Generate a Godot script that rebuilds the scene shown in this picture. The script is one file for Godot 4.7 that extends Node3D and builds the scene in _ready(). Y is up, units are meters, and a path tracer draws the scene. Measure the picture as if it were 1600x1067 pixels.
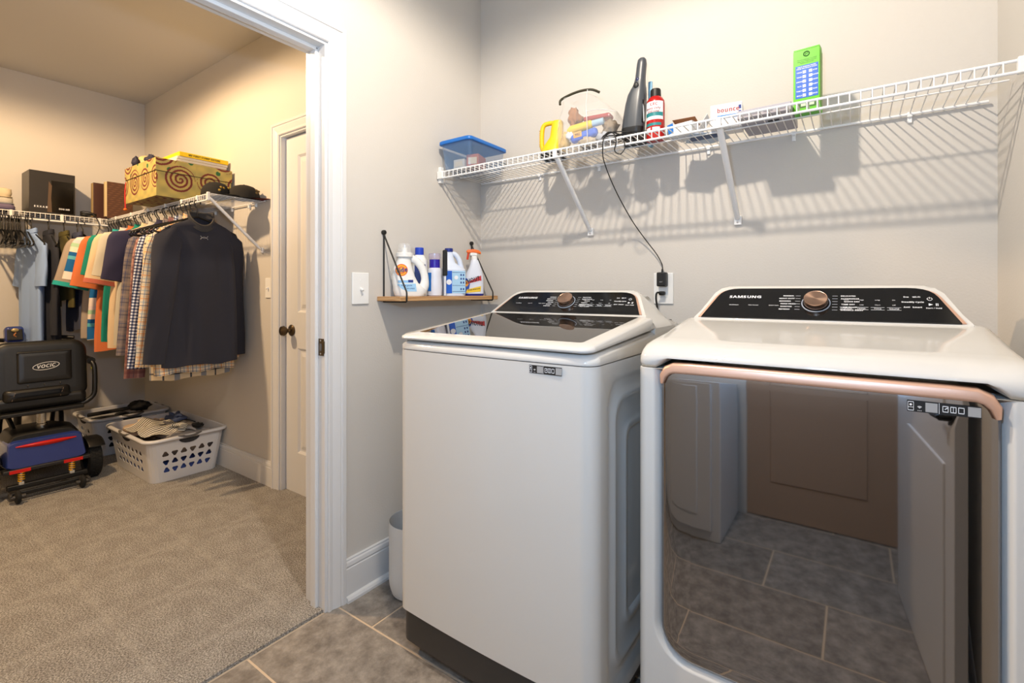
extends Node3D
# A laundry nook with a washer, a dryer and a wire shelf, and a walk-in closet seen through the doorway beside it.
# x runs along the back wall from the corner, z from the back wall towards the viewer, y is up, metres.

var M := {}          # materials
var taken := {}      # names already used at top level


# ---------------------------------------------------------------- mesh building
class MB:
	var v := PackedVector3Array()
	var n := PackedVector3Array()
	var t := PackedVector2Array()
	var ix := PackedInt32Array()

	func vert(p: Vector3, nn: Vector3, uv := Vector2.ZERO) -> int:
		v.append(p); n.append(nn); t.append(uv)
		return v.size() - 1

	func tri(a: int, b: int, c: int) -> void:   # clockwise seen from the side the normals point to
		var g := (v[b] - v[a]).cross(v[c] - v[a])
		if g.length_squared() < 1e-18: return
		if g.dot(n[a] + n[b] + n[c]) > 0.0:
			ix.append_array(PackedInt32Array([a, c, b]))
		else:
			ix.append_array(PackedInt32Array([a, b, c]))

	func quad(a: Vector3, b: Vector3, c: Vector3, d: Vector3, toward: Vector3) -> void:
		var nn := (b - a).cross(d - a)
		if nn.length_squared() < 1e-16: nn = (c - b).cross(d - b)
		nn = nn.normalized()
		if nn.dot(toward) < 0.0: nn = -nn
		var w := a.distance_to(b)
		var h := a.distance_to(d)
		var i := vert(a, nn, Vector2(0, 0)); vert(b, nn, Vector2(w, 0)); vert(c, nn, Vector2(w, h)); vert(d, nn, Vector2(0, h))
		tri(i, i + 1, i + 2); tri(i, i + 2, i + 3)

	func grid(rows: Array, closed := false, toward := Vector3.ZERO) -> void:   # smooth sheet; closed joins each row's end to its start
		var r := rows.size()
		var m: int = rows[0].size()
		var nn := PackedVector3Array(); nn.resize(r * m)
		var cen := Vector3.ZERO
		for row in rows:
			for p in row: cen += p
		cen /= float(r * m)
		var cols := m if closed else m - 1
		for i in r - 1:
			for j in cols:
				var k := (j + 1) % m
				var a: Vector3 = rows[i][j]; var b: Vector3 = rows[i][k]; var c: Vector3 = rows[i + 1][k]; var d: Vector3 = rows[i + 1][j]
				var g := (c - a).cross(d - b)
				nn[i * m + j] += g; nn[i * m + k] += g; nn[(i + 1) * m + k] += g; nn[(i + 1) * m + j] += g
		var side := 0.0
		for i in r:
			for j in m:
				side += nn[i * m + j].dot(toward if toward != Vector3.ZERO else rows[i][j] - cen)
		var s := -1.0 if side < 0.0 else 1.0
		var start := v.size()
		var vlen := 0.0
		for i in r:
			if i: vlen += rows[i - 1][0].distance_to(rows[i][0])
			var ulen := 0.0
			for j in (m + 1 if closed else m):
				var jj := j % m
				if j: ulen += rows[i][j - 1].distance_to(rows[i][jj])
				vert(rows[i][jj], (nn[i * m + jj] * s).normalized(), Vector2(ulen, vlen))
		var mm := m + 1 if closed else m
		for i in r - 1:
			for j in mm - 1:
				var a := start + i * mm + j
				tri(a, a + 1, a + mm + 1); tri(a, a + mm + 1, a + mm)

	func cap(ring: PackedVector3Array, toward: Vector3) -> void:   # a flat face
		var z := toward.normalized()
		var x := (Vector3.RIGHT if absf(z.x) < 0.8 else Vector3.UP).cross(z).normalized()
		var y := z.cross(x)
		var pts := PackedVector2Array()
		for p in ring: pts.append(Vector2(p.dot(x), p.dot(y)))
		var idx := Geometry2D.triangulate_polygon(pts)
		var s := v.size()
		for k in ring.size(): vert(ring[k], z, pts[k])
		for k in range(0, idx.size() - 2, 3): tri(s + idx[k], s + idx[k + 1], s + idx[k + 2])

	func loft(rows: Array, cap_a := true, cap_b := true) -> void:
		grid(rows, true)
		var ca := Vector3.ZERO
		var cb := Vector3.ZERO
		for p in rows[0]: ca += p
		for p in rows[-1]: cb += p
		ca /= rows[0].size(); cb /= rows[-1].size()
		var axis := (cb - ca).normalized()
		if cap_a: cap(rows[0], -axis)
		if cap_b: cap(rows[-1], axis)

	func box(c: Vector3, s: Vector3, b := Basis.IDENTITY) -> void:
		var h := s / 2.0
		for ax in 3:
			for sg in [-1.0, 1.0]:
				var nn := Vector3.ZERO; nn[ax] = sg
				var u := Vector3.ZERO; u[(ax + 1) % 3] = h[(ax + 1) % 3]
				var w := Vector3.ZERO; w[(ax + 2) % 3] = h[(ax + 2) % 3]
				var o := nn * h[ax]
				quad(c + b * (o - u - w), c + b * (o + u - w), c + b * (o + u + w), c + b * (o - u + w), b * nn)

	func bb(a: Vector3, b: Vector3) -> void:   # box between two corners
		box((a + b) / 2.0, (b - a).abs())

	func rbox(c: Vector3, s: Vector3, r: float, b := Basis.IDENTITY, seg := 3) -> void:   # a box with rounded edges
		r = minf(r, minf(s.x, minf(s.y, s.z)) / 2.0 - 1e-5)
		var h := s / 2.0 - Vector3.ONE * r
		var st := v.size()
		var per := 4 * (seg + 1)
		for i in 2 * (seg + 1):
			var sy := -1.0 if i <= seg else 1.0
			var ph := -PI / 2 + PI / 2 * (i if i <= seg else i - 1) / float(seg)
			for q in 4:
				for k in seg + 1:
					var th := PI / 2 * q + PI / 2 * k / float(seg)
					var nn := Vector3(cos(th) * cos(ph), sin(ph), sin(th) * cos(ph))
					var co := Vector3(h.x * (1 if q in [0, 3] else -1), h.y * sy, h.z * (1 if q < 2 else -1))
					var p := co + nn * r
					vert(c + b * p, b * nn, Vector2(p.x + p.z, p.y))
		for i in 2 * (seg + 1) - 1:
			for j in per:
				var a := st + i * per + j
				var d := st + i * per + (j + 1) % per
				tri(a, d, d + per); tri(a, d + per, a + per)
		for sg in [-1.0, 1.0]:
			var y: float = (h.y + r) * sg
			quad(c + b * Vector3(-h.x, y, -h.z), c + b * Vector3(h.x, y, -h.z), c + b * Vector3(h.x, y, h.z), c + b * Vector3(-h.x, y, h.z), b * Vector3(0, sg, 0))

	func tube(path: Array, r, sides := 8, capped := true, flat := 1.0) -> void:   # r: a number or one per point
		var rows := []
		var up := Vector3.ZERO
		for i in path.size():
			var p: Vector3 = path[i]
			var d: Vector3 = (path[mini(i + 1, path.size() - 1)] - path[maxi(i - 1, 0)]).normalized()
			if up == Vector3.ZERO:
				up = Vector3.UP if absf(d.y) < 0.9 else Vector3.RIGHT
			var x := up.cross(d).normalized()
			up = d.cross(x).normalized()
			var rr: float = r[i] if r is Array else r
			var ring := PackedVector3Array()
			for k in sides:
				var a := TAU * k / sides
				ring.append(p + x * cos(a) * rr + up * sin(a) * rr * flat)
			rows.append(ring)
		loft(rows, capped, capped)

	func lathe(prof: Array, c := Vector3.ZERO, b := Basis.IDENTITY, sides := 24) -> void:   # prof: (radius, height) from one end to the other
		# sharp corners: profile is split where it bends by more than 40 degrees
		var runs := [[prof[0]]]
		for i in range(1, prof.size()):
			runs[-1].append(prof[i])
			if i < prof.size() - 1:
				var d0: Vector2 = (prof[i] - prof[i - 1]).normalized()
				var d1: Vector2 = (prof[i + 1] - prof[i]).normalized()
				if d0.dot(d1) < 0.77: runs.append([prof[i]])
		var mid := Vector2.ZERO
		for p in prof: mid += p
		mid /= prof.size()
		for run in runs:
			var rows := []
			for p in run:
				var ring := PackedVector3Array()
				for k in sides:
					var a := TAU * k / sides
					ring.append(c + b * Vector3(cos(a) * p.x, p.y, sin(a) * p.x))
				rows.append(ring)
			var st := v.size()
			var s0 := ix.size()
			grid(rows, true)
			# outward: rotate the run's direction by -90 degrees in (r, y)
			var dd: Vector2 = (run[-1] - run[0])
			var o2 := Vector2(dd.y, -dd.x).normalized()
			var want := b * Vector3(o2.x, o2.y, 0)
			var k0 := st
			var have := Vector3.ZERO
			for q in range(rows.size()): have += n[k0 + q * (sides + 1)]
			if have.dot(want) < 0.0:
				for q in range(st, v.size()): n[q] = -n[q]
				for q in range(s0, ix.size(), 3):
					var tmp := ix[q + 1]; ix[q + 1] = ix[q + 2]; ix[q + 2] = tmp

	func extrude(poly: PackedVector2Array, depth: float, xf := Transform3D.IDENTITY) -> void:   # polygon in local xy, from z = 0 to z = depth
		var a := PackedVector3Array(); var b := PackedVector3Array()
		for p in poly:
			a.append(xf * Vector3(p.x, p.y, 0)); b.append(xf * Vector3(p.x, p.y, depth))
		cap(a, xf.basis * Vector3(0, 0, -1)); cap(b, xf.basis * Vector3(0, 0, 1))
		var cw := Geometry2D.is_polygon_clockwise(poly)
		for i in poly.size():
			var j := (i + 1) % poly.size()
			var d := poly[j] - poly[i]
			var o := Vector2(d.y, -d.x) * (-1.0 if cw else 1.0)
			quad(a[i], a[j], b[j], b[i], xf.basis * Vector3(o.x, o.y, 0))

	func sphere(c: Vector3, r: Vector3, seg := 12, b := Basis.IDENTITY) -> void:
		var rows := []
		for i in seg / 2 + 1:
			var ph := -PI / 2 + PI * i / (seg / 2)
			var ring := PackedVector3Array()
			for k in seg:
				var a := TAU * k / seg
				ring.append(c + b * (Vector3(cos(a) * maxf(cos(ph), 0.001), sin(ph), sin(a) * maxf(cos(ph), 0.001)) * r))
			rows.append(ring)
		grid(rows, true)

	func add_mesh(m: Mesh, xf: Transform3D) -> void:
		for s in m.get_surface_count():
			var ar := m.surface_get_arrays(s)
			var st := v.size()
			var vv: PackedVector3Array = ar[Mesh.ARRAY_VERTEX]
			var vn: PackedVector3Array = ar[Mesh.ARRAY_NORMAL]
			for k in vv.size(): vert(xf * vv[k], (xf.basis * vn[k]).normalized())
			var ii = ar[Mesh.ARRAY_INDEX]
			if ii == null or ii.size() == 0: ii = PackedInt32Array(range(vv.size()))
			for k in range(0, ii.size() - 2, 3): tri(st + ii[k], st + ii[k + 1], st + ii[k + 2])

	func shift(o: Vector3) -> MB:
		for k in v.size(): v[k] += o
		return self

	func mesh() -> ArrayMesh:
		var ar := []; ar.resize(Mesh.ARRAY_MAX)
		ar[Mesh.ARRAY_VERTEX] = v; ar[Mesh.ARRAY_NORMAL] = n; ar[Mesh.ARRAY_TEX_UV] = t; ar[Mesh.ARRAY_INDEX] = ix
		var m := ArrayMesh.new()
		m.add_surface_from_arrays(Mesh.PRIMITIVE_TRIANGLES, ar)
		return m


# ---------------------------------------------------------------- things and parts
func numbered(called: String) -> String:
	if not taken.has(called):
		taken[called] = 0
		return called
	taken[called] += 1
	return "%s_%03d" % [called, taken[called]]


func obj(called: String, mb, mat: Material, parent: Node = null) -> MeshInstance3D:
	var o := MeshInstance3D.new()
	o.mesh = mb.mesh() if mb is MB else mb
	o.material_override = mat
	if parent == null:
		o.name = numbered(called); add_child(o, true)
	else:
		var k := 0
		var nm := called
		while parent.has_node(NodePath(nm)):
			k += 1
			nm = "%s_%03d" % [called, k]
		o.name = nm; parent.add_child(o, true)
	return o


func tag(o: Node, label: String, category := "", group := "", kind := "") -> Node:
	o.set_meta("label", label)
	if category: o.set_meta("category", category)
	if group: o.set_meta("group", group)
	if kind: o.set_meta("kind", kind)
	return o


func thing(called: String, label: String, category: String, at := Vector3.ZERO, turn := 0.0, group := "") -> Node3D:
	var o := Node3D.new()
	o.name = numbered(called); add_child(o, true)
	o.position = at; o.rotation.y = turn
	tag(o, label, category, group)
	return o


func struct(called: String, mb, mat: Material, label := "", parent: Node = null) -> MeshInstance3D:
	var o := obj(called, mb, mat, parent)
	if parent == null:
		o.set_meta("kind", "structure")
		o.set_meta("category", called.split("_")[0])
	if label: o.set_meta("label", label)
	return o


func dup(root: Node3D, at: Vector3, turn := 0.0, label := "", group := "") -> Node3D:
	var r: Node3D = root.duplicate()
	r.name = numbered(root.name.rstrip("0123456789").trim_suffix("_")); add_child(r, true)
	r.position = at; r.rotation.y = turn
	if label: r.set_meta("label", label)
	if group: r.set_meta("group", group)
	return r


func mat(col: Color, rough := 0.5, metal := 0.0, spec := 0.5) -> StandardMaterial3D:
	var m := StandardMaterial3D.new()
	m.albedo_color = col; m.roughness = rough; m.metallic = metal; m.metallic_specular = spec
	return m


func glassy(col: Color, alpha: float, rough := 0.05) -> StandardMaterial3D:
	var m := mat(col, rough)
	m.transparency = BaseMaterial3D.TRANSPARENCY_ALPHA
	m.albedo_color.a = alpha
	return m


func texmat(img: Image, size: Vector2, rough := 0.8, sheen := 0.0) -> StandardMaterial3D:   # size: metres the image covers
	var m := mat(Color.WHITE, rough)
	m.albedo_texture = ImageTexture.create_from_image(img)
	m.uv1_scale = Vector3(1.0 / size.x, 1.0 / size.y, 1)
	if sheen: m.rim_enabled = true; m.rim = sheen
	return m


func noise_tex(freq: float, cols: Array, seed_ := 1, octaves := 4, size := 512, gain := 0.5) -> NoiseTexture2D:
	var f := FastNoiseLite.new()
	f.seed = seed_; f.frequency = freq; f.fractal_octaves = octaves; f.fractal_gain = gain
	var nt := NoiseTexture2D.new()
	nt.width = size; nt.height = size; nt.seamless = true; nt.noise = f
	if cols.size():
		var g := Gradient.new()
		var offs := PackedFloat32Array(); var cc := PackedColorArray()
		for c in cols: offs.append(c[0]); cc.append(c[1])
		g.offsets = offs; g.colors = cc
		nt.color_ramp = g
	return nt


func noise_normal(freq: float, strength: float, seed_ := 1, octaves := 3, size := 512) -> NoiseTexture2D:
	var nt := noise_tex(freq, [], seed_, octaves, size)
	nt.as_normal_map = true; nt.bump_strength = strength
	return nt


var font_cache := {}
func text_mesh(s: String, cap_height: float, bold := true, depth := 0.0004, family := "Droid Sans") -> TextMesh:
	var key := family + str(bold)
	if not font_cache.has(key):
		var f := SystemFont.new()
		f.font_names = PackedStringArray([family]); f.font_weight = 700 if bold else 400
		font_cache[key] = f
	var tm := TextMesh.new()
	tm.font = font_cache[key]; tm.text = s; tm.font_size = 32
	tm.pixel_size = cap_height / (32.0 * 0.714)
	tm.depth = depth; tm.curve_step = 4.0
	return tm


func write(mb: MB, s: String, cap_height: float, xf: Transform3D, stretch := 1.0, bold := true) -> void:   # flat lettering, centred on xf's origin, reading along xf's x, facing xf's z
	var tm := text_mesh(s, cap_height, bold, cap_height * 0.03)
	mb.add_mesh(tm, xf * Transform3D(Basis.from_scale(Vector3(stretch, 1, 1)), Vector3.ZERO))


func facing(at: Vector3, right: Vector3, out: Vector3) -> Transform3D:
	var x := right.normalized()
	var z := out.normalized()
	return Transform3D(Basis(x, z.cross(x).normalized(), z), at)


func rr(w: float, h: float, r: float, seg := 5) -> PackedVector2Array:   # rounded rectangle about the origin, counter-clockwise
	var p := PackedVector2Array()
	r = maxf(minf(r, minf(w, h) / 2.0), 0.0005)
	for q in 4:
		var c := Vector2((w / 2 - r) * (1 if q in [0, 3] else -1), (h / 2 - r) * (1 if q < 2 else -1))
		for k in seg + 1:
			var a := PI / 2 * q + PI / 2 * k / seg
			p.append(c + Vector2(cos(a), sin(a)) * r)
	return p


func rr4(x0: float, x1: float, y0: float, y1: float, rb: float, rt: float, seg := 8) -> PackedVector2Array:   # rounded rectangle, its own radius at bottom and top
	var p := PackedVector2Array()
	for q in 4:
		var r := rt if q < 2 else rb
		var c := Vector2(x1 - r if q in [0, 3] else x0 + r, y1 - r if q < 2 else y0 + r)
		for k in seg + 1:
			var a := PI / 2 * q + PI / 2 * k / seg
			p.append(c + Vector2(cos(a), sin(a)) * r)
	return p


func lift(p2: PackedVector2Array, xf: Transform3D, z := 0.0) -> PackedVector3Array:
	var o := PackedVector3Array()
	for p in p2: o.append(xf * Vector3(p.x, p.y, z))
	return o


func curve(pts: Array, steps := 6) -> Array:   # a smooth path through the points
	var c := Curve3D.new()
	for i in pts.size():
		var a: Vector3 = pts[maxi(i - 1, 0)]
		var b: Vector3 = pts[mini(i + 1, pts.size() - 1)]
		var h := (b - a) / 6.0
		c.add_point(pts[i], -h, h)
	var o := []
	for i in pts.size() - 1:
		for k in steps: o.append(c.sample(i, k / float(steps)))
	o.append(pts[-1])
	return o


func image(w: int, h: int, f: Callable) -> Image:
	var im := Image.create(w, h, false, Image.FORMAT_RGB8)
	for y in h:
		for x in w: im.set_pixel(x, y, f.call((x + 0.5) / w, (y + 0.5) / h))
	return im


func _ready() -> void:
	# ---- camera
	var cam := Camera3D.new()
	cam.name = "camera"
	var near := 0.05
	cam.set_frustum(near * 1067.0 / 758.6, Vector2(0, -near * 77.7 / 758.6), near, 60.0)
	cam.position = Vector3(1.561, 1.158, 1.9355)
	cam.rotation.y = 0.6144
	add_child(cam); cam.current = true
	# ---- air, exposure
	var we := WorldEnvironment.new()
	we.name = "environment"
	var env := Environment.new()
	env.background_mode = Environment.BG_COLOR
	env.background_color = Color(0.05, 0.055, 0.06)
	env.ambient_light_source = Environment.AMBIENT_SOURCE_DISABLED
	env.tonemap_mode = Environment.TONE_MAPPER_LINEAR
	env.tonemap_exposure = 1.27
	env.sdfgi_enabled = true; env.ssao_enabled = true; env.ssil_enabled = true
	we.environment = env
	add_child(we)
	# ---- lamps: one in the laundry, one in the closet, and the cool light from where the viewer stands
	ceiling_lamp(Vector3(1.0, 2.66, 1.22), 1.85, Color(1.0, 0.94, 0.86), 0.03, "round flush ceiling lamp in the middle of the laundry")
	downlight(Vector3(-1.6, 2.70, 1.8), 3.7, Color(1.0, 0.845, 0.65), 0.04, "round recessed ceiling light of the closet")
	var fl := OmniLight3D.new()
	fl.name = "photo_flash"
	fl.position = Vector3(1.45, 1.416, 1.98)
	fl.light_color = Color(0.62, 0.81, 1.0); fl.light_energy = 0.55; fl.light_size = 0.03
	fl.omni_range = 12; fl.omni_attenuation = 2; fl.shadow_enabled = true
	add_child(fl)
	var sp := SpotLight3D.new()      # the same flash, its head turned towards the closet doorway
	sp.name = "photo_flash_head"
	sp.position = fl.position
	sp.look_at_from_position(fl.position, Vector3(0.0, 1.78, 1.38))
	sp.spot_angle = 17.0; sp.spot_angle_attenuation = 0.5; sp.spot_range = 12; sp.spot_attenuation = 2
	sp.light_color = Color(0.86, 0.93, 1.0); sp.light_energy = 1.15; sp.light_size = 0.03; sp.shadow_enabled = true
	add_child(sp)
	# ---- the setting
	materials()
	room()
	closet_room()
	# ---- the large things
	washer()
	dryer()
	small_things()


func downlight(at: Vector3, energy: float, col: Color, size: float, label: String) -> void:
	var t := thing("recessed_light", label, "ceiling light", at)
	var b := MB.new()
	b.lathe([Vector2(0.055, 0.0), Vector2(0.085, 0.0), Vector2(0.083, -0.006), Vector2(0.060, -0.008), Vector2(0.055, -0.004)], Vector3.ZERO, Basis.IDENTITY, 28)
	obj("trim_ring", b, mat(Color(0.85, 0.85, 0.85), 0.4), t)
	var g := MB.new()
	g.lathe([Vector2(0.0, -0.001), Vector2(0.054, -0.001), Vector2(0.054, -0.004), Vector2(0.0, -0.004)], Vector3.ZERO, Basis.IDENTITY, 28)
	var gm := mat(Color.WHITE, 0.4)
	gm.emission_enabled = true; gm.emission = col; gm.emission_energy_multiplier = 3.0
	obj("lamp_lens", g, gm, t)
	var l := SpotLight3D.new()       # shines down through a wide cone
	l.name = "lamp_light"
	l.position = Vector3(0, -0.05, 0); l.rotation.x = -PI / 2
	l.spot_angle = 88.0; l.spot_angle_attenuation = 0.22
	l.light_color = col; l.light_energy = energy; l.light_size = size
	l.spot_range = 12; l.spot_attenuation = 2; l.shadow_enabled = true
	t.add_child(l)


func ceiling_lamp(at: Vector3, energy: float, col: Color, size: float, label: String) -> void:
	var t := thing("ceiling_lamp", label, "ceiling lamp", at)
	var b := MB.new()
	b.lathe([Vector2(0.0, 0.0), Vector2(0.09, 0.0), Vector2(0.095, -0.012), Vector2(0.06, -0.03), Vector2(0.0, -0.03)], Vector3.ZERO, Basis.IDENTITY, 28)
	obj("lamp_base", b, mat(Color(0.8, 0.8, 0.8), 0.4), t)
	var g := MB.new()
	g.sphere(Vector3(0, -0.12, 0), Vector3(0.075, 0.075, 0.075), 20)
	var gm := mat(Color.WHITE, 0.4)
	gm.emission_enabled = true; gm.emission = col; gm.emission_energy_multiplier = 3.0
	obj("lamp_globe", g, gm, t)
	var l := SpotLight3D.new()       # shines down through a wide cone
	l.name = "lamp_light"
	l.position = Vector3(0, -0.12, 0); l.rotation.x = -PI / 2
	l.spot_angle = 89.0; l.spot_angle_attenuation = 0.28
	l.light_color = col; l.light_energy = energy; l.light_size = size
	l.spot_range = 12; l.spot_attenuation = 2; l.shadow_enabled = true
	t.add_child(l)


func materials() -> void:
	M.wall = mat(Color(0.80, 0.782, 0.755), 0.75)
	M.wall.normal_enabled = true; M.wall.normal_texture = noise_normal(0.08, 1.2, 3); M.wall.normal_scale = 0.25
	M.wall.uv1_triplanar = true; M.wall.uv1_world_triplanar = true; M.wall.uv1_scale = Vector3.ONE * 2.5
	M.ceiling = mat(Color(0.78, 0.775, 0.765), 0.9)
	M.trim = mat(Color(0.845, 0.845, 0.845), 0.3)
	M.white_plastic = mat(Color(0.92, 0.92, 0.91), 0.35)
	M.wire = mat(Color(0.93, 0.93, 0.93), 0.35)
	M.enamel = mat(Color(0.81, 0.805, 0.79), 0.08)
	M.black_glass = mat(Color(0.05, 0.05, 0.055), 0.12)
	M.lid_glass = mat(Color(0.20, 0.185, 0.175), 0.02, 0.75)
	M.door_glass = mat(Color(0.56, 0.55, 0.55), 0.03, 1.0)
	M.bronze = mat(Color(0.86, 0.70, 0.61), 0.36, 0.6)
	M.black = mat(Color(0.05, 0.05, 0.05), 0.5)
	M.black_soft = mat(Color(0.07, 0.07, 0.075), 0.7)
	M.print = mat(Color(0.92, 0.93, 0.95), 0.5)
	M.grey = mat(Color(0.35, 0.35, 0.36), 0.6)
	M.kick = mat(Color(0.20, 0.19, 0.185), 0.45)
	M.chrome = mat(Color(0.8, 0.8, 0.8), 0.12, 1.0)
	M.antique = mat(Color(0.36, 0.31, 0.24), 0.3, 0.9)
	M.blue = mat(Color(0.10, 0.25, 0.72), 0.4)
	M.red = mat(Color(0.75, 0.12, 0.10), 0.4)
	M.yellow = mat(Color(0.93, 0.76, 0.05), 0.45)
	M.orange = mat(Color(0.91, 0.42, 0.06), 0.4)
	M.grout = mat(Color(0.80, 0.72, 0.62), 0.9)
	var tiles := []
	for k in 3:
		var m := mat(Color.WHITE, 0.45)
		var d := 0.03 * (k - 1)
		m.albedo_texture = noise_tex(0.011, [[0.1, Color(0.46 + d, 0.43 + d, 0.40 + d)], [0.5, Color(0.57 + d, 0.54 + d, 0.505 + d)], [0.9, Color(0.68 + d, 0.645 + d, 0.605 + d)]], 11 + k, 7, 512, 0.72)
		m.normal_enabled = true; m.normal_texture = noise_normal(0.03, 3.0, 21 + k, 4); m.normal_scale = 0.5
		m.uv1_triplanar = true; m.uv1_world_triplanar = true; m.uv1_scale = Vector3.ONE * 1.9
		m.uv1_offset = Vector3(0.37 * k, 0.21 * k, 0.53 * k)
		tiles.append(m)
	M.tiles = tiles
	var c := mat(Color.WHITE, 1.0)
	c.albedo_texture = noise_tex(0.055, [[0.22, Color(0.42, 0.405, 0.38)], [0.5, Color(0.66, 0.64, 0.61)], [0.78, Color(0.87, 0.85, 0.825)]], 5, 4, 1024, 0.7)
	c.detail_enabled = true; c.detail_blend_mode = BaseMaterial3D.BLEND_MODE_MUL
	c.detail_albedo = noise_tex(0.006, [[0.25, Color(0.93, 0.925, 0.92)], [0.7, Color(1, 1, 1)]], 8, 5, 512, 0.65)
	c.heightmap_enabled = true; c.heightmap_texture = noise_tex(0.06, [], 7, 4, 1024, 0.7); c.heightmap_scale = 0.6
	c.uv1_scale = Vector3(2.6, 2.6, 1); c.uv2_scale = Vector3(0.5, 0.5, 1)
	M.carpet = c


func room() -> void:
	# floor of tiles: rows 0.32 deep, each row shifted by a third of a tile
	var b := MB.new()
	b.bb(Vector3(-0.03, -0.12, -0.1), Vector3(2.0, -0.0018, 2.6))
	var fl := struct("floor", b, M.grout, "grey brown slate look floor tiles with pale grout in the laundry")
	var offs := [0.198, 0.625, 0.41]
	for row in 9:
		var z0 := -0.115 + row * 0.32
		var x0: float = offs[(row + 1) % 3] - 0.64
		if x0 > 0: x0 -= 0.64
		while x0 < 1.9:
			var a := maxf(x0 + 0.0035, 0.0)
			var e := minf(x0 + 0.6365, 1.9)
			if e - a > 0.02 and z0 + 0.3175 > 0 :
				var tb := MB.new()
				var sx := e - a
				tb.rbox(Vector3(sx / 2, 0, 0.1565), Vector3(sx, 0.01, 0.313), 0.0018, Basis.IDENTITY, 2)
				var o := obj("tile", tb, M.tiles[(row * 2 + int(round(x0 * 10))) % 3], fl)
				o.position = Vector3(a, -0.005, z0 + 0.0035)
			x0 += 0.64
	# walls (0.115 thick)
	b = MB.new()
	b.bb(Vector3(-0.115, 0, -0.115), Vector3(0, 2.82, 0.877))
	b.bb(Vector3(-0.115, 2.068, 0.877), Vector3(0, 2.82, 1.828))
	b.bb(Vector3(-0.115, 0, 1.828), Vector3(0, 2.82, 3.7))
	struct("wall_left", b, M.wall, "greige wall between laundry and closet, pierced by the doorway")
	b = MB.new(); b.bb(Vector3(-0.0, 0, -0.115), Vector3(2.01, 2.82, 0))
	struct("wall_back", b, M.wall, "greige wall behind washer and dryer")
	b = MB.new(); b.bb(Vector3(1.8953, 0, 0), Vector3(2.01, 2.82, 2.6))
	struct("wall_right", b, M.wall, "greige wall at the right of the dryer")
	b = MB.new()
	b.bb(Vector3(0, 0, 2.45), Vector3(1.10, 2.82, 2.565)); b.bb(Vector3(1.72, 0, 2.45), Vector3(1.8953, 2.82, 2.565)); b.bb(Vector3(1.10, 2.06, 2.45), Vector3(1.72, 2.82, 2.565))
	struct("wall_front", b, M.wall, "greige wall behind the viewer")
	b = MB.new(); b.bb(Vector3(0, 2.66, 0), Vector3(1.8953, 2.82, 2.45))
	struct("ceiling", b, M.ceiling, "flat white ceiling of the laundry")
	# doorway: jambs, stops, casings on both faces
	b = MB.new()
	b.bb(Vector3(-0.1165, 0, 0.877), Vector3(0.001, 2.068, 0.895))
	b.bb(Vector3(-0.1165, 0, 1.810), Vector3(0.001, 2.068, 1.828))
	b.bb(Vector3(-0.1165, 2.05, 0.895), Vector3(0.001, 2.068, 1.810))
	var jamb := struct("trim_1", b, M.trim, "white doorway frame between laundry and closet")
	b = MB.new()
	b.rbox(Vector3(-0.054, 1.02, 0.901), Vector3(0.034, 2.06, 0.014), 0.004)
	b.rbox(Vector3(-0.054, 1.02, 1.804), Vector3(0.034, 2.06, 0.014), 0.004)
	b.rbox(Vector3(-0.054, 2.044, 1.3525), Vector3(0.034, 0.014, 0.915), 0.004)
	obj("door_stop", b, M.trim, jamb)
	b = MB.new()
	casing(b, 0.885, 1.820, 2.06, func(a, y, h): return Vector3(h, y, a))
	obj("casing", b, M.trim, jamb)
	b = MB.new()
	casing(b, 0.885, 1.820, 2.06, func(a, y, h): return Vector3(-0.115 - h, y, a))
	obj("casing", b, M.trim, jamb)
	var st := thing("strike_plate", "bronze strike plate set in the white doorway jamb", "strike plate", Vector3(-0.018, 0.957, 0.8955))
	b = MB.new(); b.rbox(Vector3(0, 0, 0.001), Vector3(0.03, 0.062, 0.003), 0.0012)
	b.rbox(Vector3(0.016, 0, 0.0), Vector3(0.006, 0.045, 0.006), 0.002)
	obj("plate", b, M.antique, st)
	b = MB.new(); b.rbox(Vector3(-0.002, 0, 0.0028), Vector3(0.012, 0.026, 0.002), 0.0008); obj("latch_hole", b, M.grey, st)
	for s in [-1, 1]:
		b = MB.new(); b.sphere(Vector3(-0.002, 0.024 * s, 0.0025), Vector3(0.0035, 0.0035, 0.0015), 8)
		obj("screw", b, M.chrome, st)
	# baseboards
	b = MB.new()
	board(b, Vector3(0, 0, 0.0), Vector3(0, 0, 0.815), Vector3(1, 0, 0), 0.155, true)
	struct("baseboard_left", b, M.trim, "white moulded baseboard under the light switch wall")
	b = MB.new()
	board(b, Vector3(0, 0, 0), Vector3(1.8953, 0, 0), Vector3(0, 0, 1), 0.155, true)
	struct("baseboard_back", b, M.trim, "white baseboard behind the machines")
	b = MB.new()
	board(b, Vector3(1.8953, 0, 0), Vector3(1.8953, 0, 2.45), Vector3(-1, 0, 0), 0.155, true)
	struct("baseboard_right", b, M.trim, "white baseboard at the right of the dryer")
	# behind the viewer: brown door, white base cabinet, white door leaf (all mirrored in the dryer door)
	var d := thing("door_2", "brown stained panel door behind the viewer", "door", Vector3(1.41, 0, 2.46))
	d.set_meta("kind", "structure")
	b = MB.new(); b.bb(Vector3(-0.31, 0.005, 0.0), Vector3(0.31, 2.06, 0.035)); obj("door_slab", b, mat(Color(0.70, 0.585, 0.49), 0.5), d)
	b = MB.new()
	b.rbox(Vector3(0, 0.5, -0.002), Vector3(0.4, 0.62, 0.006), 0.0025); b.rbox(Vector3(0, 1.45, -0.002), Vector3(0.4, 0.95, 0.006), 0.0025)
	obj("door_panel", b, mat(Color(0.70, 0.585, 0.49), 0.5), d)
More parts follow.
